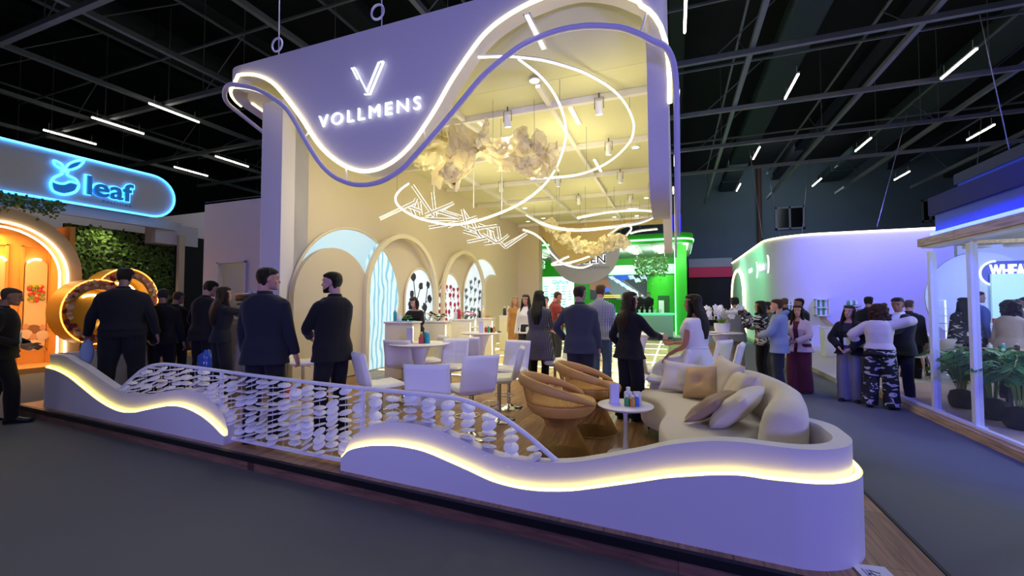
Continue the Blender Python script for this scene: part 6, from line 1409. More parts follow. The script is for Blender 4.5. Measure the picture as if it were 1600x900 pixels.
# two golden drums with flower rings
mat('gold_drum', 'b98a1e', .45, .25); mat('petal_pink', 'd88a84', .7); mat('petal_dark', '7a2a34', .7); mat('petal_cream', 'e6c9a8', .7)
def flower_ring(px, py, rpx, rpy, lab, seed, dx=1.0):
    X = LX+dx; c = at_x(px, py, X); r = abs(at_x(px, py-rpy, X).z-c.z); o = thing('flower_ring', lab, 'decoration', (X, c.y, c.z-r), 0, 'golden flower rings')
    A = R(-10); u = Vector((math.sin(A), math.cos(A), 0)); n = Vector((math.cos(A), -math.sin(A), 0)); U = lambda a, rr, d: c+u*(rr*math.cos(a))+ZA_*(rr*math.sin(a))+n*d
    n_ = 44; ang = [2*math.pi*k/n_ for k in range(n_)]
    mb = MB(); mb.loft([[U(a, r*.70, .0) for a in ang], [U(a, r, .0) for a in ang], [U(a, r, -.42) for a in ang], [U(a, r*.70, -.42) for a in ang]], False, True); mb.build('gold_drum', MATS['gold_drum'], o, 30, True)
    mb = MB(); mb.prism([U(a, r*.7, -.3) for a in ang], n*.02); mb.build('drum_back', MATS['gold_drum'], o, 0, True)
    mb = MB(); mb.tube([U(a, r*1.0, .012) for a in ang], .016, 7, True); mb.build('light_edge', glow('led_orange', 'ff9a2a', 3.0), o, 60, True)
    mb = MB(); mb.tube([U(a, r*.52, -.22) for a in [R(-60)+R(180)*k/20 for k in range(21)]], .025, 8); mb.build('light_arc', MATS['led_amber'], o, 60, True)
    rd = random.Random(seed)
    mbs = {k: MB() for k in ('petal_pink', 'petal_dark', 'petal_cream')}
    for k in range(96):
        a = 2*math.pi*k/96+rd.uniform(-.04, .04); rr = r*rd.uniform(.75, .95); key = rd.choice(('petal_pink', 'petal_dark', 'petal_cream', 'petal_pink')); m = MB()
        for s in range(5):
            b = 2*math.pi*s/5+a; p = U(a, rr, .02); m.ell(p+u*(.026*math.cos(b))+ZA_*(.026*math.sin(b)), (.014, .03, .03), 6, 4)
        m.build('flower', MATS[key], o, 60, True)
    mb = MB(); mb.tube([(c.x-.1, c.y, c.z-r), (c.x-.1, c.y, .02)], .04, 8); mb.lathe([(0, 0), (.22, 0), (.22, .02), (0, .03)], (c.x-.1, c.y, 0), 20); mb.build('stand_foot', MATS['gold_drum'], o, 50, True)
ZA_ = Vector((0, 0, 1))
flower_ring(155, 487, 36, 50, 'golden drum ring edged with flowers, lower left one behind the big man', 3)
flower_ring(199, 467, 40, 47, 'golden drum ring edged with flowers, upper right one behind the big man', 4, .42)
mb = MB(); p = floor_at(137, 12.7, .0); mb.rbox((p.x, p.y, .25), (.5, .4, .5), .05, 2); mesh_thing('red_pouf', mb, mat('pouf_red', '8c2324', .7), 'dim red seat on the floor below the golden flower rings', 'seat')
# ================================================================ purple stand behind, at the right
GX3 = 3.3; WY = 17.8
mat('purple_wall', 'cfcfd8', .6)
Zt = 4.02
wl = [(7.9+6, WY), (9, WY), (6.5, WY), (4.9, WY)]+[(3.3+1.6-1.6*math.sin(R(90*k/9)), WY+1.6-1.6*math.cos(R(90*k/9))) for k in range(1, 10)]+[(3.3, 22.0), (3.3, 25), (3.3, 29.0)]
mb = MB(); V3 = Vector
def outn(i):
    a = V3((*wl[max(i-1, 0)], 0)); b = V3((*wl[min(i+1, len(wl)-1)], 0)); d = (b-a).normalized(); return V3((-d.y, d.x, 0))
mb.loft([[V3((x, y, 0)), V3((x, y, Zt)), V3((x, y, Zt))+outn(i)*-.2, V3((x, y, 0))+outn(i)*-.2] for i, (x, y) in enumerate(wl)]); pw_ = struct('wall_purple', mb, MATS['purple_wall'], None, 50)
mb = MB(); mb.tube([V3((x, y, Zt+.02))+outn(i)*.03 for i, (x, y) in enumerate(wl)], .03, 8); mb.build('light_strip', MATS['led_white'], pw_, 60)
mb = MB(); mb.prism([(3.0, 10.4, 0), (14, 10.4, 0), (14, 29, 0), (3.0, 29, 0)], (0, 0, .1)); struct('floor_purple_stand', mb, mat('stand_floor', 'b9b5a0', .5))
# lit arch at its far end and crescent shaped sign
o = thing('lit_arch', 'tall white lit arch at the far end of the curved purple wall', 'arch', (3.26, 24.4, .1))
y0, y1 = at_x(1163, 450, 3.26).y, at_x(1144.5, 450, 3.26).y; zt = at_x(1158, 420, 3.26).z
P = arch_pts(y0, y1, zt, .12, 20, squash=.6); mb = MB(); mb.tube([(3.24, y, z) for y, z in P], .07, 8); mb.build('light_line', MATS['led_white'], o, 60, True)
mb = MB(); mb.prism([(3.25, y, z) for y, z in P], (.03, 0, 0)); mb.build('arch_panel', mat('arch_grey', '9aa6a6', .5), o, 0, True)
o = thing('wall_sign', 'white glowing lettering with round bracket marks on the green lit part of the curved wall', 'sign', (3.26, 20.6, 2.4))
ya, yb2 = at_x(1170, 423, 3.27).y, at_x(1203, 415, 3.27).y
mb = MB(); text_mesh(mb, 'wow', .40, frame_mat(at_x(1170, 427, 3.25), (0, -1, 0), (0, 0, 1)), .03, .004); mb.build('lettering', MATS['letter_white'], o, 0, True)
mb = MB(); text_mesh(mb, 'Great', .44, frame_mat(at_x(1186, 424, 3.25), (0, -1, 0), (0, 0, 1)), .03, .004); mb.build('lettering', MATS['letter_white'], o, 0, True)
for px, py in ((1182, 422), (1199, 413)):
    c = at_x(px, py, 3.25); mb = MB(); mb.tube([(3.24, c.y-.28*math.cos(R(a)), c.z+.34*math.sin(R(a))) for a in range(-70, 71, 10)], .03, 6); mb.build('bracket_mark', MATS['letter_white'], o, 60, True)
# display niches, counters and plinths before the purple wall
mat('niche_green', 'd2ead2', .4, emit='c8f0d0', es=.9)
def wall_niche(px0, py0, px1, py1, lab):
    Y = WY-.03; a = at_y(px0, py0, Y); b = at_y(px1, py1, Y); o = thing('display_niche', lab, 'display case', ((a.x+b.x)/2, Y, b.z), 0, 'lit display cases on the purple wall'); w = b.x-a.x; h = a.z-b.z; xc = (a.x+b.x)/2; zc = (a.z+b.z)/2
    mb = MB(); mb.box((xc, Y-.02, zc), (w, .03, h)); mb.build('lit_back', MATS['niche_green'], o, 0, True)
    mb = MB()
    for x in (a.x, b.x): mb.box((x, Y-.14, zc), (.03, .28, h+.03))
    for z in (a.z, zc, b.z): mb.box((xc, Y-.14, z), (w+.03, .28, .03))
    mb.build('case', MATS['white_laminate'], o, 0, True)
    for k in range(4):
        for z in (b.z, zc): mb = MB(); mb.lathe([(0, 0), (.05, 0), (.05, .2), (.025, .26), (0, .26)], (a.x+w*(.2+.2*k), Y-.15, z+.015), 10); mb.build('jar', MATS['bottle_clear'] if k % 2 else MATS['label_green'], o, 50, True)
wall_niche(1272, 468, 1292, 493, 'glowing two shelf display case on the purple wall above the pink blazer'); wall_niche(1319, 478, 1340, 486, 'small glowing display case on the purple wall beside the woman with a badge'); wall_niche(1226, 476, 1239, 492, 'glowing display case at the start of the violet part of the wall')
p = floor_at(1297, 12.2, .1); o = thing('display_plinth', 'pale plinth standing between the pink blazer and the black jacket women', 'plinth', p, 0)
h = at_d(1297, 511, 12.2).z-.1; mb = MB(); mb.rbox((0, 0, (h-.03)/2), (.42, .42, h-.03), .01, 2); mb.build('column', MATS['white_laminate'], o); mb = MB(); mb.rbox((0, 0, h-.015), (.46, .46, .03), .008, 2); mb.build('top_plate', MATS['white_laminate'], o)
mb = MB(); S = spline([at_d(1255, 472, 15.5), at_d(1270, 480, 15.2), at_d(1286, 494, 14.8), at_d(1305, 508, 14.4), at_d(1330, 515, 14.0)], 6); mb.strip(S, [q-Vector((0, 0, .18)) for q in S], (.0, .5, 0)); 
o = mesh_thing('curved_counter', mb, mat('counter_tan', 'b8a68a', .6), 'tan sloping curved counter edge in front of the purple wall', 'counter')
mb = MB(); S2 = [q-Vector((0, 0, .18)) for q in S]; mb.strip([q+Vector((0, .05, 0)) for q in S2], [Vector((q.x, q.y+.05, .1)) for q in S2], (0, .4, 0)); q = mb.build('counter_front', MATS['purple_wall'], o, 40, True)
# ================================================================ glass stand at the right
Gz = 2.40; P1 = at_x(1455, 635, GX3).y; P2 = at_x(1516, 600, GX3).y
mb = MB(); mb.box((GX3+4.0, 4.7, .06), (8.0, 11.0, .12)); struct('floor_glass_stand', mb, mat('pale_floor', 'b59a8c', .45, var=(2, .1)))
mb = MB(); mb.box((GX3-.02, 4.7, .05), (.06, 11.06, .1)); mb.box((GX3+4, 10.22, .05), (8.0, .06, .1)); struct('trim_glass_stand', mb, MATS['pale_wood'])
mb = MB(); mb.box((GX3+.03, 4.7, .135), (.05, 11.0, .03)); struct('trim_glass_rail', mb, MATS['white_metal'])
GE = o = thing('glass_enclosure', 'clear glass enclosure with white posts and a pale timber top beam, right edge', 'glass wall', (GX3+.1, 4.9, .12))
mb = MB(); mb.box((GX3+.08, 3.8, Gz+.055), (.26, 7.9, .11)); mb.build('beam', MATS['pale_wood'], o, 0, True); mb = MB(); mb.box((GX3+.1, 3.8, Gz-.012), (.22, 7.9, .024)); mb.build('channel', MATS['white_metal'], o, 0, True)
mb = MB(); mb.box((GX3+4.2, 7.66, Gz+.055), (8.0, .16, .11)); mb.build('return_beam', MATS['pale_wood'], o, 0, True)
for (y, lab) in ((P1, 'white square post at the near corner of the glass stand'), (P2, 'second white square post of the glass stand, in front of the seated guests'), (P2-1.9, 'white square post of the glass stand just outside the right picture edge')):
    mb = MB(); mb.box((GX3+.06, y, Gz/2), (.075, .075, Gz-.15)); mb.box((GX3+.06, y, .135), (.12, .12, .02)); mb.build('post', MATS['white_metal'], GE, 0, True)
for (ya, yb2, lab) in ((P1, P2, 'clear glass pane between the two white posts'), (P2, P2-1.9, 'clear glass pane in front of the plants at the right picture edge')):
    mb = MB(); mb.box((GX3+.06, (ya+yb2)/2, Gz/2+.06), (.012, abs(ya-yb2)-.09, Gz-.2)); mb.build('pane', MATS['booth_glass'], GE, 0, True)
# inner sign wall
mb = MB(); mb.box((GX3+6.2, 13.1, 1.5), (6.6, .12, 2.9)); struct('wall_glass_inner', mb, mat('inner_wall', 'b9bfd0', .55))
mb = MB(); mb.prism([(GX3+.2, 7.6, 2.45), (GX3+.2, 1.4, 2.45), (GX3+8.2, 1.4, 2.45), (GX3+8.2, 7.58, 2.45)], (0, 0, .05)); struct('ceiling_glass_stand', mb, mat('inner_ceiling', 'c6ccd8', .6))
q = at_y(1552, 420, 12.9); sgn = thing('name_sign', 'rounded violet sign with white letters inside the glass stand', 'sign', (q.x+.8, 12.9, q.z-.4))
x0 = at_y(1534, 426, 12.95).x; zc = at_y(1560, 427, 12.95).z; hh = abs(at_y(1560, 408, 12.95).z-zc); 
P = [(x0+hh-hh*math.sin(R(180*k/14)), zc+hh*math.cos(R(180*k/14))) for k in range(15)]+[(x0+3.6, zc-hh), (x0+3.6, zc+hh)]
mb = MB(); mb.prism([(x, 12.95, z) for x, z in P], (0, .06, 0)); mb.build('sign_board', mat('sign_violet', '4a55a8', .5), sgn, 30, True)
mb = MB(); mb.tube([(x-.03, 12.96, z) for x, z in P[:15]], .025, 7); mb.build('light_edge', MATS['letter_white'], sgn, 60, True)
mb = MB(); text_mesh(mb, 'WHEAT', .38, frame_mat(at_y(1548, 432, 12.93), (1, 0, 0), (0, 0, 1)), .03, .012); xs = [v[0] for v in mb.v]; k = (at_y(1600, 427, 12.93).x-at_y(1548, 427, 12.93).x)*1.28/(max(xs)-min(xs)); m0 = min(xs); mb.v = [(m0+(v[0]-m0)*k, v[1], v[2]) for v in mb.v]; mb.build('lettering', MATS['letter_white'], sgn, 0, True)
q = at_y(1536, 465, 12.9); mb = MB(); rr = 1.0; mb.prism([(q.x+rr*math.cos(R(a)), 12.97, q.z+rr*1.05*math.sin(R(a))) for a in range(0, 360, 10)], (0, .05, 0)); mesh_thing('round_panel', mb, mat('round_grey', 'c4cce2', .5), 'large pale round wall panel left of the violet sign inside the glass stand', 'panel')
q = at_y(1584, 466, 12.9); mb = MB(); mb.box((q.x, 12.9, q.z), (.75, .05, 1.1)); mesh_thing('lit_poster', mb, mat('poster_teal', 'bfe0da', .4, emit='a8dcd4', es=.45), 'glowing pale teal poster below the violet sign in the glass stand', 'poster')
for i, (px, py) in enumerate(((1526, 386), (1592, 383))):
    p = at_z(px, py, 2.43); d = thing('recessed_downlight', 'oval recessed light in the glass stand ceiling, %s' % ('left one near the post' if i == 0 else 'right one near the picture edge'), 'downlight', p, 0, 'downlights of the glass stand'); mb = MB(); mb.lathe([(0, 0), (.12, 0), (.12, .03), (0, .03)], (0, 0, 0), 22); mb.build('lens', MATS['lens_white'], d); mb = MB(); mb.lathe([(.12, -.01), (.15, -.01), (.15, .03), (.12, .03)], (0, 0, 0), 22); mb.build('rim', MATS['white_metal'], d)
# white shell chairs, tables and plants inside
mat('shell_white', 'dfe0e6', .4); mat('beech', 'c99a66', .5)
def shell_chair():
    o = thing('shell_chair', 'x', 'chair', (0, 0, 0), 0, 'white shell chairs in the glass stand')
    mb = MB(); prof_ = [(-.0, .22, .43), (.02, .12, .425), (.0, -.05, .43), (0, -.17, .46), (0, -.21, .55), (0, -.24, .7), (0, -.26, .82)]; rings = []
    for i, (_, y, z) in enumerate(prof_):
        w = [.19, .215, .225, .225, .22, .2, .14][i]; up = [.0, .05, .09, .12, .06, .02, .0][i]; fw = [0, 0, 0, .06, .1, .06, .03][i]
        rings.append([Vector((w*u, y+fw*abs(u)**2, z+up*abs(u)**2.2)) for u in (-1, -.75, -.4, 0, .4, .75, 1)]+[Vector((w*u, y+fw*abs(u)**2-.004, z+up*abs(u)**2.2-.016)) for u in (1, .75, .4, 0, -.4, -.75, -1)])
    mb.loft(rings); mb.build('shell_seat', MATS['shell_white'], o, 60)
    for sx in (-1, 1):
        for sy in (-1, 1): mb = MB(); mb.tube([(sx*.12, sy*.12, .42), (sx*.22, sy*.22, 0)], [.018, .012], 8); mb.build('leg', MATS['beech'], o, 60)
    return o
ch = None
for (px, D, rel, lab) in ((1428, 8.6, 240, 'white shell chair nearest the aisle, behind the hugging pair'), (1452, 9.4, 200, 'white shell chair left of the first glass post, farther in'), (1478, 8.2, 30, 'white shell chair just inside the first glass pane'), (1580, 8.4, 200, 'white shell chair behind the plants at the right')):
    if ch is None: o = ch = shell_chair()
    else: o = copy_tree(ch)
    p = floor_at(px, D, .12); o.location = p; o.rotation_euler = (0, 0, heading(rel)); o['label'] = lab
def cafe_table(px, D, w, h, lab, topm):
    p = floor_at(px, D, .12); o = thing('cafe_table', lab, 'table', p, heading(20), 'tables in the glass stand'); mb = MB(); mb.rbox((0, 0, h-.02), (w, .6, .035), .008, 2); mb.build('table_top', topm, o)
    for sx in (-1, 1):
        for sy in (-1, 1): mb = MB(); mb.box((sx*(w/2-.06), sy*.24, (h-.04)/2), (.035, .035, h-.04)); mb.build('leg', MATS['black_metal'], o, 0)
    return o
cafe_table(1466, 9.0, .8, .72, 'white table left inside the glass stand, beside the dark haired woman', MATS['white_laminate']); ct = cafe_table(1578, 6.35, 1.0, .80, 'pale wood table with drinks behind the palm plants', MATS['pale_wood'])
for k, (dx, m, c) in enumerate(((-.3, 'bottle_clear', 'clear glass'), (-.15, 'label_teal', 'teal cup'), (.0, 'label_dark', 'dark cup'), (.18, 'bottle_clear', 'second clear glass'))):
    v = zrot(heading(20)) @ Vector((dx, -.1, .785)); bottle(Vector(ct.location)+v, .03, .11, MATS[m], '%s on the pale wood table in the glass stand' % c, 'cup', 'drinking_cup', 'cups in the glass stand')
mb = MB(); mb.lathe([(0, 0), (.05, 0), (.055, .1), (0, .1)], (0, 0, 0), 16); q = mb.build('red_cup', MATS['label_red']); q.location = at_d(1556, 505, 9.0); ck = q
tag(ck, 'small red cup on the far table inside the glass stand', 'cup')
t2 = cafe_table(1556, 9.0, .9, at_d(1556, 505, 9.0).z-.12+.0, 'dark legged table with a red cup far inside the glass stand', MATS['white_laminate'])
# ladder of light at the corner
o = thing('light_ladder', 'slim white lit ladder shelf behind the first glass post', 'shelf', floor_at(1468, 8.9, .12), heading(0))
h0, h1 = at_d(1468, 522, 8.9).z-.12, at_d(1468, 469, 8.9).z-.12; mb = MB(); mb.tube([(-.1, 0, 0), (-.1, 0, h1), (.12, 0, h1), (.12, 0, h0), (.12, 0, 0)], .016, 6); mb.build('ladder_frame', MATS['letter_white'], o, 60)
for k in range(4): mb = MB(); mb.box((0, 0, h0+(h1-h0)*(.1+.22*k)), (.24, .12, .012)); mb.build('ladder_shelf', MATS['white_laminate'], o, 0)
# palm plants in earth balls
mat('palm_green', '3f7a34', .45, var=(6, .25)); mat('palm_stem', '7d9a3c', .5); mat('root_ball', '2c2420', .95, bump=(20, .8))
def palm(px, py, s, lab, seed):
    p = at_x(px, py, GX3+.5); p.z = .12; rd = random.Random(seed); o = thing('potted_palm', lab, 'plant', p, 0, 'palm plants behind the glass')
    mb = MB(); mb.lathe([(0, 0), (.10*s, 0), (.135*s, .05), (.145*s, .14), (.12*s, .22), (.06*s, .26), (0, .265)], (0, 0, 0), 20); V = [Vector(v) for v in mb.v]; mb.v = [tuple(v+v.normalized()*.015*noise.noise(v*14)) if v.length > .01 else tuple(v) for v in V]; mb.build('root_ball', MATS['root_ball'], o, 60)
    mb = MB(); fr = []
    for k in range(22):
        a = 2*math.pi*k/22*2.4+rd.uniform(-.2, .2); ht = rd.uniform(.5, .78)*s; sp = rd.uniform(.16, .34)*s
        P = spline([(.03*math.cos(a), .03*math.sin(a), .18), (.06*math.cos(a), .06*math.sin(a), ht*.6), (sp*.6*math.cos(a), sp*.6*math.sin(a), ht), (sp*1.25*math.cos(a), sp*1.25*math.sin(a), ht*.93)], 5); fr.append((P, a)); mb.tube(P, .006, 5)
    mb.build('stems', MATS['palm_stem'], o, 60)
    for (P, a) in fr:
        mb = MB(); m = len(P)
        for i in range(m//2-1, m):
            q = P[i]; d = (P[min(i+1, m-1)]-P[i-1]).normalized(); s_ = d.cross(Vector((0, 0, 1))).normalized()
            for sg in (-1, 1):
                for e in (0, .5):
                    qq = q+d*.03*e; L_ = .17*s*(1-.4*abs(i-m*.72)/(m*.3)); t = qq+(d*.6+s_*sg*.8).normalized()*L_-Vector((0, 0, .05*L_/.17)); md = (qq+t)/2; w = d*.016
                    mb.add([qq, md+w, t, md-w], [(0, 1, 2), (0, 2, 3)])
        mb.build('frond', MATS['palm_green'], o, 0)
palm(1504, 640, 1.02, 'green palm plant with bare root ball, leftmost behind the glass', 1); palm(1552, 655, 1.15, 'green palm plant with bare root ball, middle one behind the glass', 2); palm(1597, 672, 1.15, 'green palm plant with bare root ball at the right picture edge', 3)
for i, (px, py, D, lab) in enumerate(((1529, 575, 6.9, 'black slim letter post behind the palms, left one'), (1578, 590, 6.5, 'black slim letter post behind the palms, right one'))):
    p = at_x(px, 640, GX3+.75); h = at_d(px, py-20, D).z-.12; mb = MB(); mb.box((0, 0, .42), (.05, .05, .84)); mb.box((0, 0, .006), (.2, .2, .012)); q = mb.build('black_post', MATS['black_metal'], None, 0); q.location = (p.x, p.y, .12); tag(q, lab, 'post', 'black posts behind the palms')
# ================================================================ blue lit canopies above the right stands
mat('led_washed_fascia', '3f5ce0', .5); glow('led_deepblue', '3c58ff', 5.0); mat('blue_top', '20264a', .7)  # blue LED wash put into the fascia colour
def blue_canopy(lab, X, y1, zb, zt_, L):
    o = thing('blue_canopy', lab, 'canopy', (X, y1-L/2, zb), 0, 'blue lit canopies at the right'); mb = MB(); mb.box((X+2.0, y1-L/2, (zb+zt_)/2), (4.0, L, zt_-zb)); mb.build('fascia', MATS['led_washed_fascia'], o, 0, True)
    mb = MB(); mb.box((X+2.0, y1-L/2, zt_+.12), (4.1, L+.1, .24)); mb.build('top_edge', MATS['blue_top'], o, 0, True)
    mb = MB(); mb.tube([(X-.03, y1-L, zb+.05), (X-.03, y1+.03, zb+.05), (X+4, y1+.03, zb+.05)], .022, 8); mb.build('light_strip', MATS['led_deepblue'], o, 60, True); return o
blue_canopy('lower blue lit canopy fascia over the glass stand', GX3+.0, at_x(1462, 370, GX3).y, at_x(1462, 371, GX3).z, at_x(1462, 336, GX3).z, 6.5)
X2 = 6.5; bz = at_x(1497, 305, X2).z; blue_canopy('upper blue lit canopy with a bright blue line, top right', X2, at_x(1497, 305, X2).y, bz, at_x(1505, 284, X2).z, 9.0)
q = at_z(1582, 304, bz-.01); mb = MB(); mb.lathe([(0, -.012), (.14, -.012), (.14, 0), (0, 0)], (0, 0, 0), 20); q2 = mb.build('canopy_downlight', MATS['lens_white']); q2.location = q; tag(q2, 'bright downlight under the upper blue canopy', 'downlight')
# blue screen hanging by the green stand
a = at_y(1047, 336, 26); b = at_y(1065, 361, 26); mb = MB(); mb.box(((a.x+b.x)/2, 26, (a.z+b.z)/2), (b.x-a.x, .1, a.z-b.z)); o = mesh_thing('hanging_screen', mb, mat('screen_blue', '1a20d8', .4, emit='1418ff', es=.75), 'deep blue screen hanging above the corner of the green canopy', 'screen')
# far dark stand with a crimson band
mb = MB(); a = at_y(1076, 405, 34); b = at_y(1146, 520, 34); mb.box(((a.x+b.x)/2, 35, a.z/2), (b.x-a.x, 2, a.z)); o = thing('dark_stand', 'dark far stand with a grey header and crimson band between the green and purple stands', 'stand', ((a.x+b.x)/2, 34, 0)); mb.build('dark_body', MATS['soft_black'], o, 0, True)
mb = MB(); zc = at_y(1110, 425, 33.9).z; z1 = at_y(1110, 417, 33.9).z; z2 = at_y(1110, 433, 33.9).z; mb.box(((a.x+b.x)/2, 33.95, zc), (b.x-a.x, .1, z1-z2)); mb.build('crimson_band', mat('crimson', '8c2038', .6, emit='a01840', es=.25), o, 0, True)
mb = MB(); mb.box(((a.x+b.x)/2, 33.95, (a.z+z1)/2), (b.x-a.x, .1, a.z-z1)); mb.build('grey_header', mat('header_grey', '8a8f94', .6), o, 0, True)
# ================================================================ green stand at the back
GY_ = 22.0
mat('green_lit', '2fb01c', .5); glow('led_green', '7cf6b0', 4.0); mat('green_soft', 'a6dcb4', .5)
zc = at_y(1000, 375, GY_).z; xr = at_y(1084, 373, GY_).x; xl = -9.5
o = thing('green_canopy', 'white canopy with bright green edge and rows of downlights on the far green stand', 'canopy', (-3.5, GY_, 4.6))
rr = .7; OUTL = [(xl, GY_)]+[(xr-rr+rr*math.sin(R(90*k/8)), GY_+rr-rr*math.cos(R(90*k/8))) for k in range(9)]+[(xr, GY_+7), (xl, GY_+7)]
mb = MB(); mb.prism([(x, y, zc-.18) for x, y in OUTL], (0, 0, .46)); mb.build('canopy_edge', MATS['green_lit'], o, 30, True)
mb = MB(); mb.tube([(x, y-.03, zc-.02) for x, y in OUTL[:10]]+[(xr+.03, GY_+7, zc-.02)], .04, 7); mb.build('light_strip', MATS['led_green'], o, 60, True)
mb = MB(); mb.prism([(x*.995, y+.1, zc-.2) for x, y in OUTL], (0, 0, .02)); mb.build('soffit', mat('soffit_white', 'b9c2be', .6), o, 0, True)
for x0 in (-3.4, -2.05, -.7, -7.6, -6.5, -5.4):
    mb = MB(); mb.box((x0, GY_+2.2, zc-.23), (.72, 3.6, .05)); q = mb.build('light_panel', MATS['white_paint'], o, 0, True)
    for k in range(5): mb = MB(); mb.lathe([(0, -.02), (.14, -.02), (.14, .01), (0, .01)], (x0, GY_+.7+.75*k, zc-.26), 14); mb.build('downlight', MATS['lens_white'], q, 50, True)
for k in range(5): mb = MB(); mb.lathe([(0, -.02), (.12, -.02), (.12, .01), (0, .01)], (xr-.35, GY_+.6+.6*k, zc-.21), 14); mb.build('downlight', MATS['lens_white'], o, 50, True)
x = at_y(1057, 440, GY_+.6).x; mb = MB(); mb.box((x+.22, GY_+1.0, (zc-.2)/2), (.52, .5, zc-.2)); q = mesh_thing('green_pillar', mb, MATS['green_lit'], 'bright green square pillar at the right corner of the green stand', 'pillar')
mb = MB(); mb.box((x-.06, GY_+.7, (zc-.2)/2), (.04, .1, zc-.3)); mb.build('light_edge', MATS['led_green'], q, 0, True)
mb = MB(); mb.box((-4.9, GY_+6.9, 2.3), (10.4, .2, 4.6)); struct('wall_green_back', mb, MATS['green_lit'])
mb = MB(); yb3 = GY_+3.4; c = at_y(1040, 450, yb3); zt = at_y(1040, 430, yb3).z; mb.lathe([(0, 0), (1.05, 0), (1.05, zt), (0, zt)], (c.x, yb3+.9, 0), 36); cyl_ = mesh_thing('green_drum', mb, MATS['green_lit'], 'large bright green round pillar with a doorway on the green stand', 'pillar')
a = at_y(1028, 462, yb3-.2); b = at_y(1046, 494, yb3-.2); mb = MB(); mb.box(((a.x+b.x)/2, yb3-.16, a.z/2), (b.x-a.x, .1, a.z)); mb.build('doorway', mat('door_darkgreen', '14521a', .6), cyl_, 0, True)
mb = MB(); mb.box(((a.x+b.x)/2-.12, yb3-.23, a.z*.62), (.28, .05, a.z*.5)); mb.build('product_panel', MATS['bottle_clear'], cyl_, 0, True)
# header band with clear planters
yh = GY_+2.0; a = at_y(960, 412, yh); b = at_y(1052, 425, yh); mb = MB(); mb.box(((a.x+b.x)/2-1, yh+1.3, (a.z+b.z)/2), (b.x-a.x+3, .1, a.z-b.z)); struct('wall_green_header', mb, MATS['green_soft'])
def planter(px0, px1, py, lab, seed):
    y = GY_+1.0; a = at_y(px0, py, y); b = at_y(px1, py+12, y); o = thing('hanging_planter', lab, 'planter', ((a.x+b.x)/2, y, b.z), 0, 'hanging planters of the green stand'); mb = MB(); mb.box(((a.x+b.x)/2, y, (a.z+b.z)/2), (b.x-a.x, .4, a.z-b.z)); mb.build('planter_box', mat('planter_clear', 'a8d0c0', .3), o, 0, True)
    rd = random.Random(seed); mb = MB()
    for k in range(1100):
        p = Vector((rd.uniform(a.x, b.x), y-.22+rd.uniform(-.1, .3), a.z+.05-abs(rd.gauss(0, .34))-(.35*rd.random() if int((rd.random())*7) == 0 else 0))); s = rd.uniform(.06, .13); M = Matrix.Rotation(rd.uniform(0, 6.28), 4, 'Y') @ Matrix.Rotation(rd.uniform(-1, 1), 4, 'Z'); mb.add([p+M.to_3x3() @ v for v in (Vector((0, 0, 0)), Vector((s*.5, .01, s*.5)), Vector((0, .02, s*1.2)), Vector((-s*.5, .01, s*.5)))], [(0, 1, 2), (0, 2, 3)])
    mb.build('trailing_leaves', MATS['ivy_green'], o, 0, True)
    for x in (a.x+.1, b.x-.1): mb = MB(); mb.tube([(x, y, a.z), (x, y, zc-.2)], .012, 5); mb.build('hanging_rod', MATS['white_metal'], o, 60, True)
planter(992, 1042, 407, 'clear hanging planter with trailing ivy beneath the right of the green canopy', 1); planter(816, 850, 408, 'clear hanging planter with trailing ivy beneath the left of the green canopy', 2)
# screens, poster, column, bar
y = GY_+4.5; a = at_y(922, 428, y); b = at_y(1020, 468, y)
o = thing('video_screen', 'wide video screen showing a dark production line, below the grey disc sign', 'screen', ((a.x+b.x)/2, y, b.z)); W = b.x-a.x; H = a.z-b.z
mb = MB(); mb.box(((a.x+b.x)/2, y, (a.z+b.z)/2), (W, .08, H)); mb.build('screen_panel', mat('screen_dark', '25282e', .3, emit='2a2e36', es=.8), o, 0, True)
def SP(u, v, d=.05): return Vector((a.x+W*u, y-d, a.z-H*v))
def spoly(pts, m, nm, d=.05): mb = MB(); mb.prism([SP(u, v, d) for u, v in pts], (0, .004, 0)); mb.build(nm, m, o, 0, True)
e_ = lambda n, c, s: mat(n, c, .4, emit=c, es=s)
spoly([(.0, 0), (.42, 0), (.95, 1), (.45, 1), (.12, .3)], e_('scr_belt', '555b66', .8), 'belt_shape', .046); spoly([(.36, .02), (.62, .02), (.7, .2), (.5, .3)], e_('scr_blue', '2f56c8', .9), 'blue_shape'); spoly([(0, .3), (.25, .1), (.36, .55), (.2, .7), (0, .6)], e_('scr_hand', '7a4c40', .8), 'hand_shape'); spoly([(.17, .55), (.31, .55), (.33, .66), (.24, .74), (.16, .66)], e_('scr_blue', '2f56c8', .9), 'cup_shape', .052)
for k in range(6): spoly([(.3+.085*k, .12+.13*k), (.37+.085*k, .1+.13*k), (.44+.085*k, .22+.13*k), (.36+.085*k, .25+.13*k)], e_('scr_card', 'b9cbe6', .9), 'card_shape', .054)
for k in range(4): spoly([(.62+.09*k, .1+.1*(k % 2)), (.7+.09*k, .08+.1*(k % 2)), (.74+.09*k, .22+.12*(k % 2)), (.65+.09*k, .25+.12*(k % 2))], e_('scr_card', 'b9cbe6', .9), 'card_shape', .054)
for k in (0, 1): spoly([(.12, .82+.07*k), (.5, .82+.07*k), (.5, .86+.07*k), (.12, .86+.07*k)], e_('scr_yellow', 'd8c028', .9), 'caption_bar', .056)
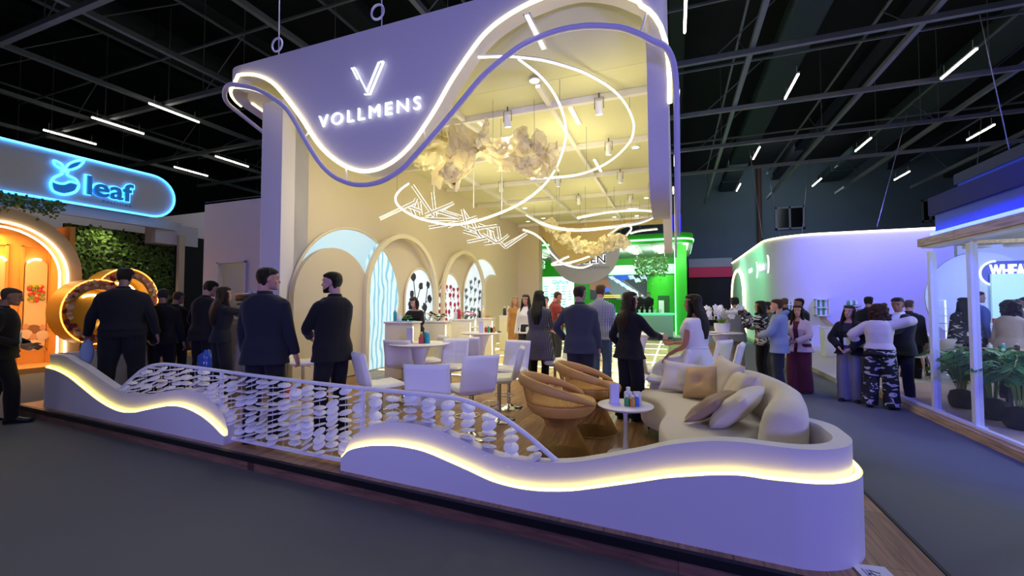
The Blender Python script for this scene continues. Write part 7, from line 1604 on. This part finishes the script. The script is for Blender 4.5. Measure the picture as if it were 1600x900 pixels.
y = GY_+3.0; a = at_y(848, 433, y); b = at_y(897, 486, y); o = thing('lit_poster', 'lit white poster with teal lettering on the green stand, behind the man in dark red', 'poster', ((a.x+b.x)/2, y, b.z)); mb = MB(); mb.box(((a.x+b.x)/2, y, (a.z+b.z)/2), (b.x-a.x, .08, a.z-b.z)); mb.build('poster_sheet', mat('poster_white', 'd8ece6', .4, emit='c6e6dc', es=.8), o, 0, True)
mb = MB(); text_mesh(mb, 'GlyPure', .36, frame_mat(at_y(863, 444, y-.06), (1, 0, 0), (0, 0, 1)), .02, .004); xs = [v[0] for v in mb.v]; k = (at_y(888, 444, y).x-at_y(863, 444, y).x)/(max(xs)-min(xs)); m0 = min(xs); mb.v = [(m0+(v[0]-m0)*k, v[1], v[2]) for v in mb.v]; mb.build('lettering', MATS['label_teal'], o, 0, True)
rd = random.Random(1); W, H = b.x-a.x, a.z-b.z
for r_ in range(9):
    for c_ in range(5):
        if rd.random() < .7: mb = MB(); mb.box((a.x+W*(.12+.19*c_), y-.05, a.z-H*(.28+.075*r_)), (W*rd.uniform(.08, .15), .01, H*.02)); mb.build('text_line', MATS['label_teal'], o, 0, True)
y = GY_+2.2
mb = MB(); c = at_y(835, 450, y); mb.lathe([(0, 0), (.42, 0), (.42, zc-.2), (0, zc-.2)], (c.x, y, 0), 26); mesh_thing('green_column', mb, MATS['green_soft'], 'pale green round column left of the lit poster', 'pillar')
mb = MB(); c = at_y(818, 450, y+1.2); mb.box((c.x, y+1.2, (zc-.2)/2), (.9, .2, zc-.2)); struct('wall_green_side', mb, MATS['green_lit'])
a = at_d(992, 487, 19.5); b = at_d(1042, 487, 19.5); o = thing('bar_counter', 'glowing green topped bar counter on the far green stand', 'counter', ((a.x+b.x)/2, (a.y+b.y)/2, 0), YAW); w = (b-a).length+1.2; h = at_d(1010, 491, 19.5).z
mb = MB(); mb.rbox((-.3, .35, h*.5), (w, .7, h*.96), .08, 3); mb.build('counter_body', MATS['green_soft'], o); mb = MB(); mb.rbox((-.3, .35, h), (w+.1, .8, .1), .04, 3); mb.build('counter_top', mat('bar_top_green', '9af0c8', .3, emit='4ae8a0', es=.7), o)
for k in range(7): mb = MB(); mb.lathe([(0, 0), (.05, 0), (.06, .16), (0, .16)], (-.9+.24*k, .35, h+.05), 10); mb.build('glass', MATS['bottle_clear'], o, 50)
mb = MB(); mb.box((-4, GY_+2.4, .01), (11, 6.5, .04)); struct('floor_green_stand', mb, MATS['stand_floor'])
# round grey sign with dark letters
c = at_y(912, 395, 19.0); rr = abs(at_y(967, 400, 19).x-at_y(858, 400, 19).x)/2; zc2 = at_y(912, 444, 19).z+rr
o = thing('disc_sign', 'large hanging grey disc sign with outlined dark letters at the end of the canopy', 'sign', (c.x, 19.0, zc2-rr)); mb = MB(); mb.prism([(c.x+rr*math.cos(a), 19.0, zc2+rr*math.sin(a)) for a in [2*math.pi*k/60 for k in range(60)]], (0, .15, 0)); mb.build('disc', mat('disc_grey', 'b9b8ba', .6), o, 30, True)
y = 18.96; W = at_y(946, 405, y).x-at_y(874, 412, y).x
for (off, m, nm, dd) in ((.028, MATS['letter_white'], 'letter_halo', .0), (.004, mat('letter_black', '2b2d33', .5), 'lettering', .02)):
    mb = MB(); text_mesh(mb, 'OXIGEN', .5, frame_mat(Vector((at_y(874, 413, y).x, y-dd, at_y(874, 413, y).z)), (1, 0, 0), (0, 0, 1)), .015, off); xs = [v[0] for v in mb.v]; k = W/(max(xs)-min(xs)); m0 = min(xs); mb.v = [(at_y(874, 413, y).x+(v[0]-m0)*k, v[1], v[2]) for v in mb.v]; mb.build(nm, m, o, 0, True)
mb = MB(); text_mesh(mb, 'NUTRITION', .16, frame_mat(Vector((at_y(914, 420.5, y).x, y, at_y(914, 420.5, y).z)), (1, 0, 0), (0, 0, 1)), .01, spacing=1.3); mb.build('small_lettering', MATS['letter_faint'], o, 0, True)
for x in (c.x-.8, c.x+.8): mb = MB(); mb.tube([(x, 19.05, zc2+rr*.7), (x, 19.05, 7.9)], .012, 5); mb.build('hanging_cable', MATS['wire'], o, 60, True)
# ================================================================ lamps
def lamp(kind, name, loc, energy, col, rot=None, size=.2, spot=None, target=None, blend=.6):
    l = bpy.data.lights.new(name, kind); l.energy = energy; l.color = lin(col)[:3]
    if kind == 'AREA': l.size = size
    elif kind in ('SPOT', 'POINT'): l.shadow_soft_size = size
    if kind == 'SPOT': l.spot_size = R(spot); l.spot_blend = blend
    o = bpy.data.objects.new(name, l); COL.objects.link(o); o.location = loc
    if target is not None: o.rotation_euler = (Vector(target)-Vector(loc)).to_track_quat('-Z', 'Y').to_euler()
    return o
# hall light: dim cool ambience from the rows of tubes under the roof
w = bpy.data.worlds.new('world'); SC.world = w; w.use_nodes = True
w.node_tree.nodes['Background'].inputs[0].default_value = lin('c4c4e0'); w.node_tree.nodes['Background'].inputs[1].default_value = .0
for x in (-14, -5, 4, 13):
    for y in (-4, 6, 16, 27): lamp('AREA', 'hall_tube_lamp', (x, y, 7.7), 110, 'dfe2e8', size=2.2)
# violet spots behind the camera, standing in for an unseen screen opposite
lamp('SPOT', 'violet_screen_spot', (5.0, -5.6, 2.6), 1950, '827dff', size=.6, spot=62, target=(-.4, 3.6, 1.1))
lamp('SPOT', 'violet_screen_spot', (-2.6, -7.4, 3.4), 1250, 'a6a2ff', size=.5, spot=50, target=(-3.6, 5, 3.6))
# warm lamps at the canopy spotlights, then unseen fill points below the ceiling
for i, p in enumerate(SPOTS[:9]):
    lamp('SPOT', 'canopy_spot_lamp', (p.x, p.y, p.z-.12), 90, 'fff3da', size=.06, spot=115, target=(p.x, p.y+.3, 0))
for (x, y) in ((-3.6, 6.5), (-1.6, 8.5), (-4.4, 9.5), (-2.2, 12), (-4.4, 13.5), (-2, 15.5)):
    lamp('POINT', 'canopy_fill_lamp', (x, y, 3.9), 34, 'fff2ba', size=.5)
# the neighbouring stands' own lamps; added washes and fills are marked
lamp('AREA', 'orange_room_lamp', (-14.35, 4.7, 3.2), 50, 'ffc070', size=.8, target=(-14.6, 4.7, 0))
lamp('SPOT', 'orange_room_lamp', (-14.2, 4.2, 3.3), 90, 'ffcc88', size=.1, spot=150, target=(-14.9, 4.6, 1.5))
for y in (6.9, 8.1): lamp('SPOT', 'plant_wall_lamp', (-14.4, y, 3.85), 55, 'fff6d8', size=.08, spot=110, target=(-14.8, y, 1.6))
lamp('SPOT', 'drum_lamp', (-12.2, 9.0, 3.6), 60, 'ffd690', size=.1, spot=70, target=(-12.9, 8.0, 1.2))
lamp('POINT', 'storeroom_lamp', (-8.6, 8.7, 3.4), 26, 'fff0c8', size=.2)
lamp('SPOT', 'violet_wall_lamp', (9.5, 12.5, 5.2), 3400, '5a58ff', size=.3, spot=80, target=(8.8, 17.8, 2.4))
lamp('SPOT', 'violet_wall_lamp', (6.0, 13.5, 5.0), 1500, '6f6cff', size=.3, spot=80, target=(6.2, 17.8, 2.2))
lamp('SPOT', 'green_wall_lamp', (.8, 19.5, 5.4), 700, '7cffb0', size=.3, spot=80, target=(3.4, 21.5, 2.0))
lamp('SPOT', 'green_wall_lamp', (1.0, 25.0, 5.0), 420, '7affc0', size=.3, spot=80, target=(3.3, 25, 1.6))
for x, y in ((5.2, 6.4), (6.0, 9.2), (8.2, 9.0), (5.6, 4.4)): lamp('POINT', 'glass_stand_lamp', (x, y, 2.3), 100, 'cfe0ff', size=.15)
lamp('AREA', 'back_wall_wash', (6, 30, 10.4), 330, 'c4d4dc', size=6, target=(6, 37, 6))  # added wash to lift the dark far wall, no fixture there
lamp('SPOT', 'inner_sign_lamp', (7.2, 10.6, 2.5), 210, 'b4c0ff', size=.15, spot=120, target=(7.6, 13, 1.5))
lamp('POINT', 'canopy_fill_lamp', (-2.0, 7.8, 4.4), 14, 'fff2ba', size=.4)  # fill point added to light the paper cloud
for p in ((-1.0, 6.1, 3.9), (-4.9, 6.2, 3.4), (-2.9, 6.3, 3.6)): lamp('POINT', 'canopy_fill_lamp', p, 26, 'fff4c0', size=.4)  # fill points added to brighten the front ceiling and paper
lamp('SPOT', 'blue_wash_spot', (2.4, 4.6, 4.6), 700, '2a3cff', size=.2, spot=90, target=(3.6, 5.6, 2.8))  # added spot in the aisle, imitates the LED wash on the lower fascia
lamp('SPOT', 'blue_wash_spot', (4.6, 3.5, 5.2), 900, '2a3cff', size=.2, spot=90, target=(6.6, 6.6, 3.6))  # added spot, same blue wash for the upper canopy
for x in (-7, -4.5, -2, .2): lamp('SPOT', 'green_stand_lamp', (x, 21.0, 4.0), 170, 'c8ffd0', size=.2, spot=120, target=(x, 26, 2.0))
for x in (-6, -3, -.6): lamp('POINT', 'green_stand_lamp', (x, 24.0, 3.9), 110, 'e0ffe4', size=.3)
SC.view_settings.view_transform = 'Standard'; SC.view_settings.look = 'None'; SC.view_settings.gamma = 1; SC.view_settings.use_curve_mapping = False
SC.view_settings.exposure = 0.0
cam = bpy.data.cameras.new('camera'); cam.lens = 36*FPX/1600; cam.sensor_width = 36; cam.clip_start = .05; cam.clip_end = 200
co = bpy.data.objects.new('camera', cam); COL.objects.link(co); co.location = CAM
co.rotation_euler = (math.pi/2+PITCH, 0, YAW); SC.camera = co
